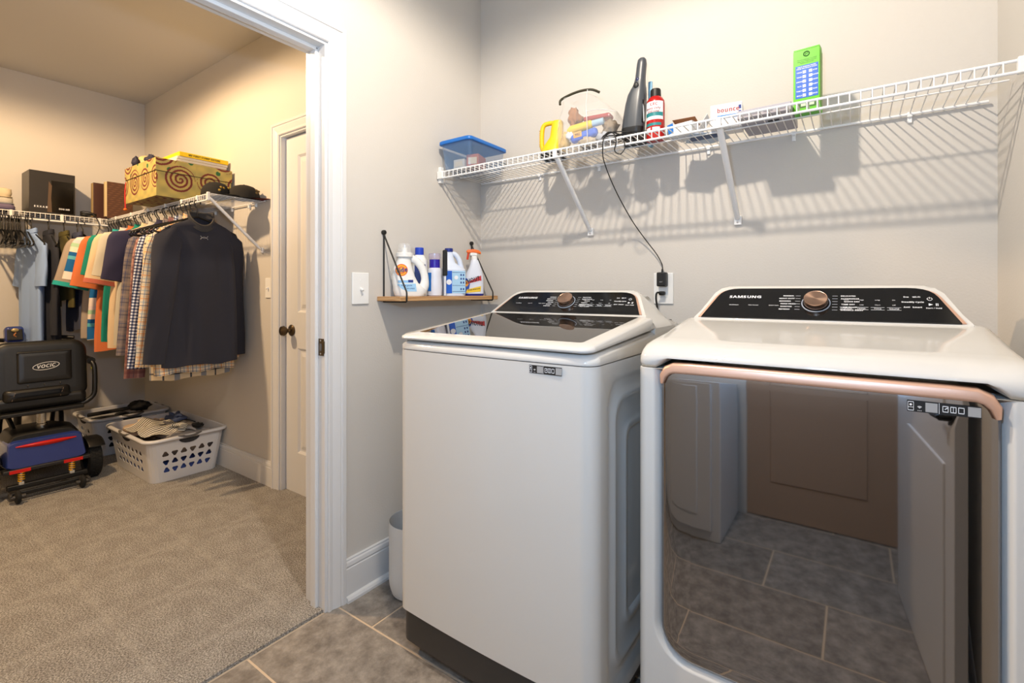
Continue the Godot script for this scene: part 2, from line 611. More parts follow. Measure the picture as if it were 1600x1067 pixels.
	var c := thing("base_cabinet", "white base cabinet standing behind the viewer", "cabinet", Vector3(0.02, 0, 2.03))
	b = MB.new(); b.rbox(Vector3(0.52, 0.45, 0.21), Vector3(1.04, 0.90, 0.40), 0.006); obj("body", b, M.trim, c)
	for k in 2:
		b = MB.new(); b.rbox(Vector3(0.27 + 0.5 * k, 0.45, 0.003), Vector3(0.46, 0.8, 0.018), 0.004)
		var cd := obj("cabinet_door", b, M.trim, c)
		b = MB.new(); b.rbox(Vector3(0.27 + 0.5 * k, 0.45, -0.005), Vector3(0.34, 0.66, 0.012), 0.005); obj("raised_panel", b, M.trim, cd)
	d = thing("door_3", "white panel door leaf standing open beside the viewer", "door", Vector3(1.79, 0, 1.25), -0.0925)
	d.set_meta("kind", "structure")
	b = MB.new(); b.rbox(Vector3(0, 1.02, 0.405), Vector3(0.035, 2.03, 0.81), 0.003); obj("door_slab", b, M.trim, d)
	for pz in [[0.40, 0.60], [1.42, 1.0]]:
		b = MB.new(); b.rbox(Vector3(-0.0165, pz[0], 0.40), Vector3(0.012, pz[1], 0.50), 0.005); obj("door_panel", b, M.trim, d)
	b = MB.new()
	b.tube([Vector3(-0.018, 0.86, 0.06), Vector3(-0.05, 0.86, 0.06)], 0.012); b.tube([Vector3(-0.046, 0.86, 0.055), Vector3(-0.048, 0.862, 0.10), Vector3(-0.042, 0.858, 0.17)], [0.010, 0.011, 0.008], 10)
	b.lathe([Vector2(0.03, 0.0), Vector2(0.03, 0.006), Vector2(0.0, 0.01)], Vector3(-0.0175, 0.86, 0.06), Basis(Vector3(0, 0, 1), PI / 2), 20)
	obj("door_handle", b, M.black, d)
	# light switch
	var sw := thing("light_switch", "white toggle light switch plate beside the doorway casing", "light switch", Vector3(0, 1.171, 0.742))
	b = MB.new(); b.rbox(Vector3(0.003, 0, 0), Vector3(0.007, 0.122, 0.077), 0.0028); obj("plate", b, M.white_plastic, sw)
	b = MB.new(); b.rbox(Vector3(0.011, -0.003, 0), Vector3(0.022, 0.009, 0.009), 0.003, Basis(Vector3(0, 0, 1), -0.5)); obj("toggle", b, M.white_plastic, sw)
	for s in [-1, 1]:
		b = MB.new(); b.sphere(Vector3(0.0065, 0.03 * s, 0), Vector3(0.001, 0.003, 0.003), 8)
		obj("screw", b, M.white_plastic, sw)


func casing(b: MB, a0: float, a1: float, top: float, put: Callable) -> void:   # moulded casing round an opening a0..a1, 0..top
	var prof := [Vector2(0, 0), Vector2(0, 0.008), Vector2(0.003, 0.0115), Vector2(0.011, 0.0115), Vector2(0.013, 0.0085), Vector2(0.017, 0.0085), Vector2(0.03, 0.0125), Vector2(0.045, 0.0165), Vector2(0.048, 0.0145), Vector2(0.052, 0.0155), Vector2(0.054, 0.020), Vector2(0.068, 0.020), Vector2(0.070, 0.018), Vector2(0.070, 0)]
	for k in prof.size() - 1:
		var p: Vector2 = prof[k]
		var q: Vector2 = prof[k + 1]
		var st := []
		for o in [p, q]:
			st.append([put.call(a0 - o.x, 0.0, o.y), put.call(a0 - o.x, top + o.x, o.y), put.call(a1 + o.x, top + o.x, o.y), put.call(a1 + o.x, 0.0, o.y)])
		var wall: Vector3 = put.call((a0 + a1) / 2, top / 2, -0.2)
		for s in 3:
			var mid: Vector3 = (st[0][s] + st[0][s + 1]) / 2.0
			var cen: Vector3 = put.call(lerpf(a0, a1, 0.5 if s == 1 else (-0.04 if s == 0 else 1.04)), top + 0.035 if s == 1 else top / 2, 0.0)
			var mm: Vector3 = (st[0][s] + st[0][s + 1] + st[1][s] + st[1][s + 1]) / 4.0
			b.quad(st[0][s], st[0][s + 1], st[1][s + 1], st[1][s], mm - cen if mm.distance_to(cen) > 0.001 else mid - wall)


func board(b: MB, a: Vector3, e: Vector3, out: Vector3, h: float, shoe: bool) -> void:   # moulded baseboard from a to e
	var prof := [Vector2(0.015, 0), Vector2(0.015, h - 0.035), Vector2(0.0125, h - 0.032), Vector2(0.0125, h - 0.028), Vector2(0.015, h - 0.025), Vector2(0.013, h - 0.012), Vector2(0.008, h - 0.006), Vector2(0.010, h - 0.003), Vector2(0.008, h), Vector2(0, h)]
	if shoe: prof = [Vector2(0.029, 0), Vector2(0.029, 0.010), Vector2(0.024, 0.018), Vector2(0.015, 0.022)] + prof.slice(1)
	for k in prof.size() - 1:
		var p: Vector2 = prof[k]
		var q: Vector2 = prof[k + 1]
		var nrm := Vector2(q.y - p.y, -(q.x - p.x))
		b.quad(a + out * p.x + Vector3(0, p.y, 0), e + out * p.x + Vector3(0, p.y, 0), e + out * q.x + Vector3(0, q.y, 0), a + out * q.x + Vector3(0, q.y, 0), out * nrm.x + Vector3(0, nrm.y, 0))
	for s in [a, e]:
		var ring := PackedVector3Array()
		for p in prof: ring.append(s + out * p.x + Vector3(0, p.y, 0))
		ring.append(s)
		b.cap(ring, (a - e) if s == a else (e - a))


func closet_room() -> void:
	var b := MB.new()
	# a carpet sheet with a soft edge at the tiles
	b.bb(Vector3(-3.224, -0.12, 0.41), Vector3(-0.115, 0.010, 3.6)); b.bb(Vector3(-0.115, -0.12, 0.895), Vector3(-0.009, 0.010, 1.810)); b.bb(Vector3(-1.166, -0.12, 0.29), Vector3(-0.364, 0.010, 0.41))
	for k in b.t.size(): b.t[k] = Vector2(b.v[k].x + b.v[k].y, b.v[k].z + b.v[k].y * 0.3)
	struct("floor_closet", b, M.carpet, "beige grey cut pile carpet of the closet").set_meta("category", "carpet")
	b = MB.new(); b.bb(Vector3(-3.34, 0, 0.295), Vector3(-3.224, 2.82, 3.7))
	struct("wall_far", b, M.wall, "closet wall farthest from the doorway, behind the scooter")
	b = MB.new()
	b.bb(Vector3(-3.224, 0, 0.295), Vector3(-1.166, 2.82, 0.41)); b.bb(Vector3(-1.166, 2.069, 0.295), Vector3(-0.364, 2.82, 0.41)); b.bb(Vector3(-0.364, 0, 0.295), Vector3(-0.115, 2.82, 0.41))
	struct("wall_closet", b, M.wall, "closet wall with the shirts and the panel door")
	b = MB.new(); b.bb(Vector3(-3.224, 0, 3.6), Vector3(-0.115, 2.82, 3.7))
	struct("wall_near", b, M.wall, "closet wall out of sight at the left")
	b = MB.new(); b.bb(Vector3(-3.224, 2.70, 0.41), Vector3(-0.115, 2.82, 3.6))
	struct("ceiling_closet", b, M.ceiling, "flat ceiling of the closet")
	# closed door in the closet wall
	b = MB.new()
	b.bb(Vector3(-1.166, 0, 0.30), Vector3(-1.150, 2.069, 0.411)); b.bb(Vector3(-0.380, 0, 0.30), Vector3(-0.364, 2.069, 0.411)); b.bb(Vector3(-1.150, 2.053, 0.30), Vector3(-0.380, 2.069, 0.411))
	var fr := struct("trim_2", b, M.trim, "white frame of the closed closet door")
	b = MB.new(); casing(b, -1.160, -0.370, 2.062, func(a, y, h): return Vector3(a, y, 0.41 + h)); obj("casing", b, M.trim, fr)
	var d := thing("door_1", "closed white moulded panel door in the closet wall", "door", Vector3(-1.147, 0.011, 0.345))
	d.set_meta("kind", "structure")
	# slab with sunk and raised panels: local x 0..0.764, y 0..2.036
	var xs := [[0.12, 0.33], [0.434, 0.644]]
	var ys := [[0.23, 0.825], [1.03, 1.925]]
	b = MB.new()
	b.bb(Vector3(0, 0, 0), Vector3(0.764, 2.036, 0.02))
	for s in [[0.0, 0.12], [0.33, 0.434], [0.644, 0.764]]: b.bb(Vector3(s[0], 0, 0.018), Vector3(s[1], 2.036, 0.037))
	for s in [[0.0, 0.23], [0.825, 1.03], [1.925, 2.036]]:
		for q in xs: b.bb(Vector3(q[0], s[0], 0.018), Vector3(q[1], s[1], 0.037))
	obj("door_slab", b, M.trim, d)
	for q in xs:
		for s in ys:
			b = MB.new()
			var w: float = q[1] - q[0]
			var h: float = s[1] - s[0]
			var xf := Transform3D(Basis.IDENTITY, Vector3((q[0] + q[1]) / 2, (s[0] + s[1]) / 2, 0))
			var rows := []
			for st in [[0.0, 0.037], [0.012, 0.026], [0.022, 0.026], [0.045, 0.034]]: rows.append(lift(rr(w - 2 * st[0], h - 2 * st[0], 0.001, 1), xf, st[1]))
			for k in rows.size() - 1:
				for j in rows[k].size():
					var jj: int = (j + 1) % rows[k].size()
					b.quad(rows[k][j], rows[k][jj], rows[k + 1][jj], rows[k + 1][j], Vector3(0, 0, 1))
			b.cap(rows[-1], Vector3(0, 0, 1))
			obj("door_panel", b, M.trim, d)
	b = MB.new()
	var bz := Basis(Vector3(1, 0, 0), PI / 2)
	b.lathe([Vector2(0.0, 0.0), Vector2(0.032, 0.0), Vector2(0.033, 0.005), Vector2(0.024, 0.012), Vector2(0.012, 0.016), Vector2(0.011, 0.032), Vector2(0.022, 0.038), Vector2(0.029, 0.050), Vector2(0.025, 0.064), Vector2(0.012, 0.071), Vector2(0.0, 0.072)], Vector3(0.062, 0.925, 0.037), bz, 24)
	obj("door_knob", b, M.antique, d)
	b = MB.new()
	board(b, Vector3(-3.224, 0.01, 0.41), Vector3(-1.232, 0.01, 0.41), Vector3(0, 0, 1), 0.145, false)
	struct("baseboard_closet", b, M.trim, "white baseboard under the hanging shirts")
	b = MB.new()
	board(b, Vector3(-3.224, 0.01, 3.6), Vector3(-3.224, 0.01, 0.41), Vector3(1, 0, 0), 0.145, false)
	struct("baseboard_far", b, M.trim, "white baseboard behind the scooter")
	var sw := thing("light_switch", "white switch plate on the closet wall, half hidden by the door casing", "light switch", Vector3(-1.278, 1.18, 0.41))
	b = MB.new(); b.rbox(Vector3(0, 0, 0.003), Vector3(0.075, 0.118, 0.007), 0.0028); obj("plate", b, M.white_plastic, sw)
	b = MB.new(); b.rbox(Vector3(0, 0, 0.011), Vector3(0.009, 0.009, 0.022), 0.003, Basis(Vector3(1, 0, 0), 0.5)); obj("toggle", b, M.white_plastic, sw)


func front_wrap(b: MB, x0: float, x1: float, zf: float, zb: float, y0: float, y1: float, r: float, bow: float) -> void:   # front sheet bowed in plan, wrapping both corners
	var a := PackedVector3Array(); var c := PackedVector3Array()
	var pts := []
	pts.append(Vector2(x0, zb))
	for k in 7:
		var th := PI - PI / 2 * k / 6.0
		pts.append(Vector2(x0 + r + cos(th) * r, zf - bow - r + sin(th) * r))
	for k in range(1, 12):
		var f := k / 12.0
		pts.append(Vector2(lerpf(x0 + r, x1 - r, f), zf - bow + bow * (1.0 - pow(2.0 * f - 1.0, 2.0))))
	for k in 7:
		var th := PI / 2 - PI / 2 * k / 6.0
		pts.append(Vector2(x1 - r + cos(th) * r, zf - bow - r + sin(th) * r))
	pts.append(Vector2(x1, zb))
	for p in pts: a.append(Vector3(p.x, y0, p.y)); c.append(Vector3(p.x, y1, p.y))
	b.grid([a, c], false)
	# fix direction: normals away from the machine's middle
	for edge in [[a, -1.0], [c, 1.0]]: b.cap(edge[0], Vector3(0, edge[1], 0))


func side_sheet(b: MB, x: float, out: float, z0: float, z1: float, y0: float, y1: float) -> void:   # embossed side: nested rounded ridges
	var xf := Transform3D(Basis(Vector3(0, 0, 1), Vector3(0, 1, 0), Vector3(out, 0, 0)), Vector3(x, (y0 + y1) / 2, (z0 + z1) / 2))
	var w := z1 - z0
	var h := y1 - y0
	var rows := []
	# inset from each edge of an inner rectangle, depth
	var iw := w - 0.075
	var ih := h - 0.08
	rows.append(lift(rr(w, h, 0.001, 8), xf, 0))
	for s in [[0.0, 0.0, 0.07], [0.010, -0.007, 0.065], [0.034, -0.007, 0.06], [0.042, 0.0, 0.06], [0.056, 0.0, 0.055], [0.064, -0.006, 0.05], [0.105, -0.006, 0.045], [0.112, 0.001, 0.04], [0.126, 0.001, 0.035], [0.133, -0.006, 0.03]]:
		rows.append(lift(rr(iw - 2 * s[0], ih - 2.4 * s[0], s[2], 8), xf, s[1]))
	b.grid(rows, true, Vector3(out, 0, 0))
	b.cap(rows[-1], Vector3(out, 0, 0))


func console(t: Node3D, w: float, tall: float, lettering: String, small: Array, left_words: Array, right_words: Array, knob_x: float) -> void:
	# t's origin: middle of the machine, on the floor; z measured from the wall
	var hw := w / 2
	var prof := func(ym: float) -> PackedVector2Array:   # (z, y) side profile, cut off at height ym towards the ends
		var q := PackedVector2Array()
		for p in [Vector2(0.430, 1.040), Vector2(0.428, 1.076), Vector2(0.4205, 1.082), Vector2(0.336, 1.154 + tall), Vector2(0.330, 1.161 + tall), Vector2(0.318, 1.164 + tall), Vector2(0.27, 1.140 + tall), Vector2(0.225, 1.06), Vector2(0.20, 1.0), Vector2(0.43, 1.0)]:
			var z: float = p.x
			if p.y > ym and p.y > 1.083: z = lerpf(p.x, 0.4205 - (ym - 1.082) * 0.0845 / (0.072 + tall), 0.0 if p.x < 0.32 else 1.0)
			q.append(Vector2(z, minf(p.y, ym)))
		return q
	var full := 1.17 + tall
	var rows := []
	var st := [[-hw + 0.002, 1.043], [-hw + 0.008, 1.056], [-hw + 0.022, 1.068], [-0.309, 1.083], [-0.294, 1.103], [-0.279, 1.124 + tall * 0.5], [-0.266, 1.142 + tall], [-0.250, 1.156 + tall], [-0.230, 1.163 + tall], [-0.205, full]]
	for k in st.size(): rows.append([st[k][0], st[k][1]])
	for k in st.size(): rows.append([-st[st.size() - 1 - k][0], st[st.size() - 1 - k][1]])
	for k in rows.size():
		var ring := PackedVector3Array()
		for p in prof.call(rows[k][1]): ring.append(Vector3(rows[k][0], p.y, p.x))
		rows[k] = ring
	var b := MB.new(); b.loft(rows); obj("console_housing", b, M.enamel, t)
	# sloped black panel, a trapezoid with rounded upper corners
	var o := Vector3(0, 1.082, 0.4205)
	var up := Vector3(0, 1.153 + tall - 1.082, 0.335 - 0.4205)
	var H := up.length()
	var xf := facing(o, Vector3.RIGHT, Vector3.RIGHT.cross(up))
	var trap := func(inset: float, tb: float) -> PackedVector2Array:
		var q := PackedVector2Array()
		var bw := 0.297 - inset * 1.3
		var tw := 0.246 - inset * 0.9
		q.append(Vector2(-bw, tb)); q.append(Vector2(bw, tb))
		for s in [1.0, -1.0]:
			var c0 := Vector2(tw * s, H - tb)
			var dn := (Vector2(bw * s, tb) - c0).normalized()
			var pts := []
			for k in 6:
				var f := k / 5.0
				var p0 := c0 + dn * 0.035; var p1 := c0; var p2 := c0 + Vector2(-s, 0) * 0.045
				pts.append(p0.lerp(p1, f).lerp(p1.lerp(p2, f), f))
			if s < 0: pts.reverse()
			for p in pts: q.append(p)
		return q
	b = MB.new(); b.extrude(trap.call(0.0, 0.001), 0.004, xf * Transform3D(Basis.IDENTITY, Vector3(0, 0, -0.001))); obj("console_trim", b, M.bronze, t)
	b = MB.new(); b.extrude(trap.call(0.006, 0.0), 0.005, xf * Transform3D(Basis.IDENTITY, Vector3(0, 0.0, -0.001))); var pan := obj("console_panel", b, M.black_glass, t)
	# print
	var pr := MB.new()
	var at := func(x: float, f: float) -> Transform3D: return xf * Transform3D(Basis.IDENTITY, Vector3(x, f * H, 0.0042))
	write(pr, lettering, 0.0095, at.call(-0.178, 0.70), 1.35)
	obj("brand_lettering", pr, M.print, pan)
	pr = MB.new()
	var sx := -0.205
	for s in small:
		write(pr, s, 0.0032, at.call(sx, 0.42), 1.1, false); sx += 0.052
	for k in left_words.size(): write(pr, left_words[k], 0.0042, at.call(knob_x - 0.066 - 0.004 * (k % 3), 0.74 - 0.088 * k), 1.1)
	for k in right_words.size(): write(pr, right_words[k], 0.0042, at.call(knob_x + 0.072 + 0.004 * (k % 3), 0.74 - 0.088 * k), 1.1)
	for k in left_words.size():
		for s in [-1, 1]: pr.box(at.call(knob_x + s * 0.043, 0.74 - 0.088 * k) * Vector3.ZERO, Vector3(0.012, 0.0006, 0.0004), xf.basis)
	var g := ["Dryness", "Temp.", "Time", "Sound"]
	for k in 4:
		write(pr, g[k], 0.0045, at.call(0.068 + 0.033 * k, 0.36), 1.1, false)
		write(pr, ["More", "High", "Long", "On"][k], 0.003, at.call(0.068 + 0.033 * k, 0.62), 1.1, false)
		write(pr, ["Less", "Low", "Short", "Off"][k], 0.003, at.call(0.068 + 0.033 * k, 0.47), 1.1, false)
		for e in [[0, 0.036, 0.028, 0.0006], [0, -0.036 , 0.028, 0.0006]]: pr.box(xf * Vector3(0.068 + 0.033 * k, 0.36 * H + e[1] * 0.12, 0.0042), Vector3(e[2], e[3], 0.0004), xf.basis)
	for r in 3:
		for c in 2: write(pr, [["Eco", "Wi-Fi"], ["Steam", "My Cycle"], ["Anti", "Smart"]][r][c], 0.0046, at.call(0.192 + 0.020 * c, 0.72 - 0.15 * r), 1.0)
	write(pr, "Start / Hold", 0.0038, at.call(0.243, 0.40), 1.0)
	obj("panel_print", pr, M.print, pan)
	pr = MB.new()
	pr.tube(curve([xf * Vector3(0.235, 0.70 * H, 0.0045), xf * Vector3(0.232, 0.66 * H, 0.0045), xf * Vector3(0.237, 0.615 * H, 0.0045), xf * Vector3(0.242, 0.66 * H, 0.0045), xf * Vector3(0.239, 0.70 * H, 0.0045)], 3), 0.0006, 5)
	pr.tube([xf * Vector3(0.237, 0.72 * H, 0.0045), xf * Vector3(0.237, 0.67 * H, 0.0045)], 0.0006, 5)
	pr.extrude(PackedVector2Array([Vector2(-0.004, -0.004), Vector2(0.004, 0), Vector2(-0.004, 0.004)]), 0.0005, at.call(0.238, 0.50))
	pr.box(xf * Vector3(0.248, 0.50 * H, 0.0045), Vector3(0.0015, 0.008, 0.0005), xf.basis); pr.box(xf * Vector3(0.251, 0.50 * H, 0.0045), Vector3(0.0015, 0.008, 0.0005), xf.basis)
	obj("power_and_start_symbols", pr, M.print, pan)
	# knob
	var kb := Basis(xf.basis.x, xf.basis.z, -xf.basis.y)
	var kc := xf * Vector3(knob_x, 0.50 * H, 0.004)
	b = MB.new()
	b.lathe([Vector2(0.0335, 0.0), Vector2(0.034, 0.001), Vector2(0.0335, 0.002), Vector2(0.0315, 0.002)], kc, kb, 40)
	obj("dial_ring", b, mat(Color(0.62, 0.66, 0.72), 0.4), t)
	b = MB.new()
	b.lathe([Vector2(0.0275, 0.0), Vector2(0.0275, 0.004)], kc, kb, 40)
	obj("knob_gap", b, M.black, t)
	b = MB.new()
	b.lathe([Vector2(0.0275, 0.003), Vector2(0.0285, 0.004), Vector2(0.0285, 0.019), Vector2(0.0272, 0.0212), Vector2(0.026, 0.0205), Vector2(0.0, 0.0198)], kc, kb, 48)
	var km := mat(Color(0.76, 0.63, 0.55), 0.25, 1.0)
	km.anisotropy_enabled = true; km.anisotropy = 0.7
	obj("knob", b, km, t)


func sticker(t: Node3D, called: String, xf: Transform3D, w: float, h: float, back: Material) -> void:   # dark instruction label with small pictograms; square codes are left blank
	var b := MB.new(); b.rbox(xf * Vector3.ZERO, Vector3(w, h, 0.0008), 0.0003, xf.basis, 1)
	var s := obj(called, b, back, t)
	s.set_meta("label", "dark instruction label with white pictograms")
	var p := MB.new()
	var u := w / 10.0
	for q in [-0.16 * w, 0.41 * w]:
		var pw := MB.new(); pw.box(xf * Vector3(q, 0, 0.0005), Vector3(h * 0.82, h * 0.82, 0.0004), xf.basis)
		obj("blank_square", pw, mat(Color(0.62, 0.62, 0.62), 0.5), s)
	for q in [[-0.45 * w, 0.0]]:
		for e in [[0, h * 0.38, u * 0.8, h * 0.05], [0, -h * 0.38, u * 0.8, h * 0.05], [0, -h * 0.1, u * 0.8, h * 0.04]]: p.box(xf * Vector3(q[0], e[1], 0.0005), Vector3(e[2], e[3], 0.0004), xf.basis)
		for e in [-0.4, 0.4]: p.box(xf * Vector3(q[0] + e * u, 0, 0.0005), Vector3(u * 0.06, h * 0.78, 0.0004), xf.basis)
		p.sphere(xf * Vector3(q[0], h * 0.12, 0.0004), Vector3(u * 0.2, u * 0.2, 0.0006), 10, xf.basis)
	for k in 3:   # radio waves
		var arc := []
		for j in 7:
			var a := PI * 0.25 + PI * 0.5 * j / 6.0
			arc.append(xf * Vector3(-0.325 * w + cos(a) * u * 0.16 * (k + 0.6), -h * 0.18 + sin(a) * u * 0.16 * (k + 0.6), 0.0005))
		p.tube(arc, u * 0.045, 4)
	for k in 3: p.box(xf * Vector3(-0.325 * w + (k - 1) * u * 0.22, -h * 0.36, 0.0005), Vector3(u * 0.1, u * 0.1, 0.0004), xf.basis)
	p.box(xf * Vector3(-0.055 * w, 0, 0.0005), Vector3(u * 0.06, h * 0.95, 0.0004), xf.basis)
	for k in 3:
		var cx := w * (0.03 + 0.105 * k)
		for e in [-1, 1]:
			p.box(xf * Vector3(cx + e * u * 0.36, 0, 0.0005), Vector3(u * 0.08, h * 0.5, 0.0004), xf.basis)
			p.box(xf * Vector3(cx, e * h * 0.24, 0.0005), Vector3(u * 0.78, h * 0.06, 0.0004), xf.basis)
		if k == 1: p.box(xf * Vector3(cx, 0, 0.0005), Vector3(u * 0.06, h * 0.48, 0.0004), xf.basis)
		if k == 0: p.box(xf * Vector3(cx + u * 0.1, h * 0.05, 0.0005), Vector3(u * 0.5, h * 0.06, 0.0004), xf.basis * Basis(Vector3(0, 0, 1), 0.7))
	obj("pictograms", p, M.print, s).set_meta("kind", "stuff")


func washer() -> void:
	var t := thing("washing_machine", "white top-loading washing machine with a dark glass lid under the wall shelf", "washing machine", Vector3(0.706, 0, 0))
	var hw := 0.345
	var b := MB.new()
	b.bb(Vector3(-hw + 0.012, 0.06, 0.17), Vector3(hw - 0.013, 0.975, 0.83))
	obj("cabinet", b, M.enamel, t)
	b = MB.new(); side_sheet(b, hw, 1.0, 0.17, 0.83, 0.075, 0.975); obj("side_panel", b, M.enamel, t)
	b = MB.new(); side_sheet(b, -hw, -1.0, 0.17, 0.83, 0.075, 0.975); obj("side_panel", b, M.enamel, t)
	b = MB.new(); front_wrap(b, -hw, hw, 0.882, 0.83, 0.152, 0.9745, 0.04, 0.008); obj("front_panel", b, M.enamel, t)
	b = MB.new()
	front_wrap(b, -hw + 0.008, hw - 0.006, 0.872, 0.80, 0.05, 0.1505, 0.035, 0.008)
	obj("kick_plate", b, M.kick, t)
	for s in [-1.0, 1.0]:
		b = MB.new(); b.box(Vector3(s * (hw - 0.013), 0.062, 0.5), Vector3(0.014, 0.0245, 0.66))
		obj("side_skirt", b, M.kick, t)
	for sx in [-1, 1]:
		for z in [0.25, 0.79]:
			b = MB.new(); b.lathe([Vector2(0.012, 0.06), Vector2(0.012, 0.018), Vector2(0.026, 0.014), Vector2(0.027, 0.001), Vector2(0.0, 0.001)], Vector3(sx * 0.27, 0, z), Basis.IDENTITY, 16)
			obj("foot", b, M.black_soft, t)
	# top cover: its upper edge climbs towards the console
	b = MB.new()
	var plan := func(inset: float, y0: float, rise: float) -> PackedVector3Array:
		var q := PackedVector3Array()
		var w := hw - inset
		var zf := 0.882 - inset
		var r := 0.04 - inset * 0.3
		q.append(Vector3(w, y0 + rise * 1.0, 0.175)); 
		for k in 7:
			var th := PI / 2 * k / 6.0
			q.append(Vector3(w - r + cos(th) * r, 0, zf - 0.008 - r + sin(th) * r))
		for k in range(1, 8):
			var f := k / 8.0
			q.append(Vector3(lerpf(w - r, -w + r, f), 0, zf - 0.008 + 0.008 * (1.0 - pow(2.0 * f - 1.0, 2.0))))
		for k in 7:
			var th := PI / 2 + PI / 2 * k / 6.0
			q.append(Vector3(-w + r + cos(th) * r, 0, zf - 0.008 - r + sin(th) * r))
		q.append(Vector3(-w, 0, 0.175))
		for k in q.size(): q[k].y = y0 + rise * clampf((0.88 - q[k].z) / 0.6, 0.0, 1.2)
		return q
	var rows := [plan.call(0.001, 0.9765, 0.0), plan.call(0.0, 0.979, 0.0), plan.call(0.0, 0.990, 0.0415), plan.call(0.012, 1.000, 0.0415), plan.call(0.03, 1.001, 0.0415)]
	b.grid(rows, true); b.cap(rows[-1], Vector3(0, 1, 0.06)); b.cap(rows[0], Vector3(0, -1, 0))
	obj("top_cover", b, M.enamel, t)
	b = MB.new()
	rows = [plan.call(0.028, 0.999, 0.0415), plan.call(0.028, 1.010, 0.0415)]
	b.grid(rows, true)
	obj("lid_gasket", b, M.black, t)
	# lid: white frame round dark glass
	var rim := func(x: float, zf: float, zr: float, y: float, r: float, sl := 0.122) -> PackedVector3Array:
		var q := PackedVector3Array()
		for p in rr4(-x, x, zr, zf, 0.004, r, 6): q.append(Vector3(p.x, y + (0.875 - p.y) * sl, p.y))
		return q
	b = MB.new()
	rows = [rim.call(0.315, 0.845, 0.44, 1.005, 0.02, 0.069), rim.call(0.334, 0.872, 0.438, 1.0065, 0.03, 0.069), rim.call(0.339, 0.880, 0.437, 1.010, 0.034, 0.072), rim.call(0.338, 0.879, 0.437, 1.017, 0.034), rim.call(0.330, 0.868, 0.437, 1.022, 0.03), rim.call(0.296, 0.834, 0.438, 1.0245, 0.012), rim.call(0.290, 0.828, 0.44, 1.023, 0.01)]
	b.grid(rows, true)
	b.cap(rows[0], Vector3(0, -1, 0))
	var lid := obj("lid", b, M.enamel, t)
	b = MB.new()
	b.cap(rim.call(0.293, 0.831, 0.432, 1.0238, 0.011), Vector3(0, 1, 0.122))
	obj("lid_glass", b, M.lid_glass, lid)
	console(t, 0.69, 0.0, "SAMSUNG", ["ActiveWave", "Deep Fill", "Super Speed"], ["NORMAL", "HEAVY DUTY", "BEDDING", "COLORS", "WHITES", "SANITIZE"], ["DELICATES", "ACTIVEWEAR", "QUICK", "TOWELS", "RINSE+SPIN", "SELF CLEAN"], 0.0)
	sticker(t, "instruction_label", facing(Vector3(0.213, 0.9585, 0.8796), Vector3(1, 0, -0.012), Vector3(0.012, 0, 1)), 0.096, 0.021, M.black_soft)


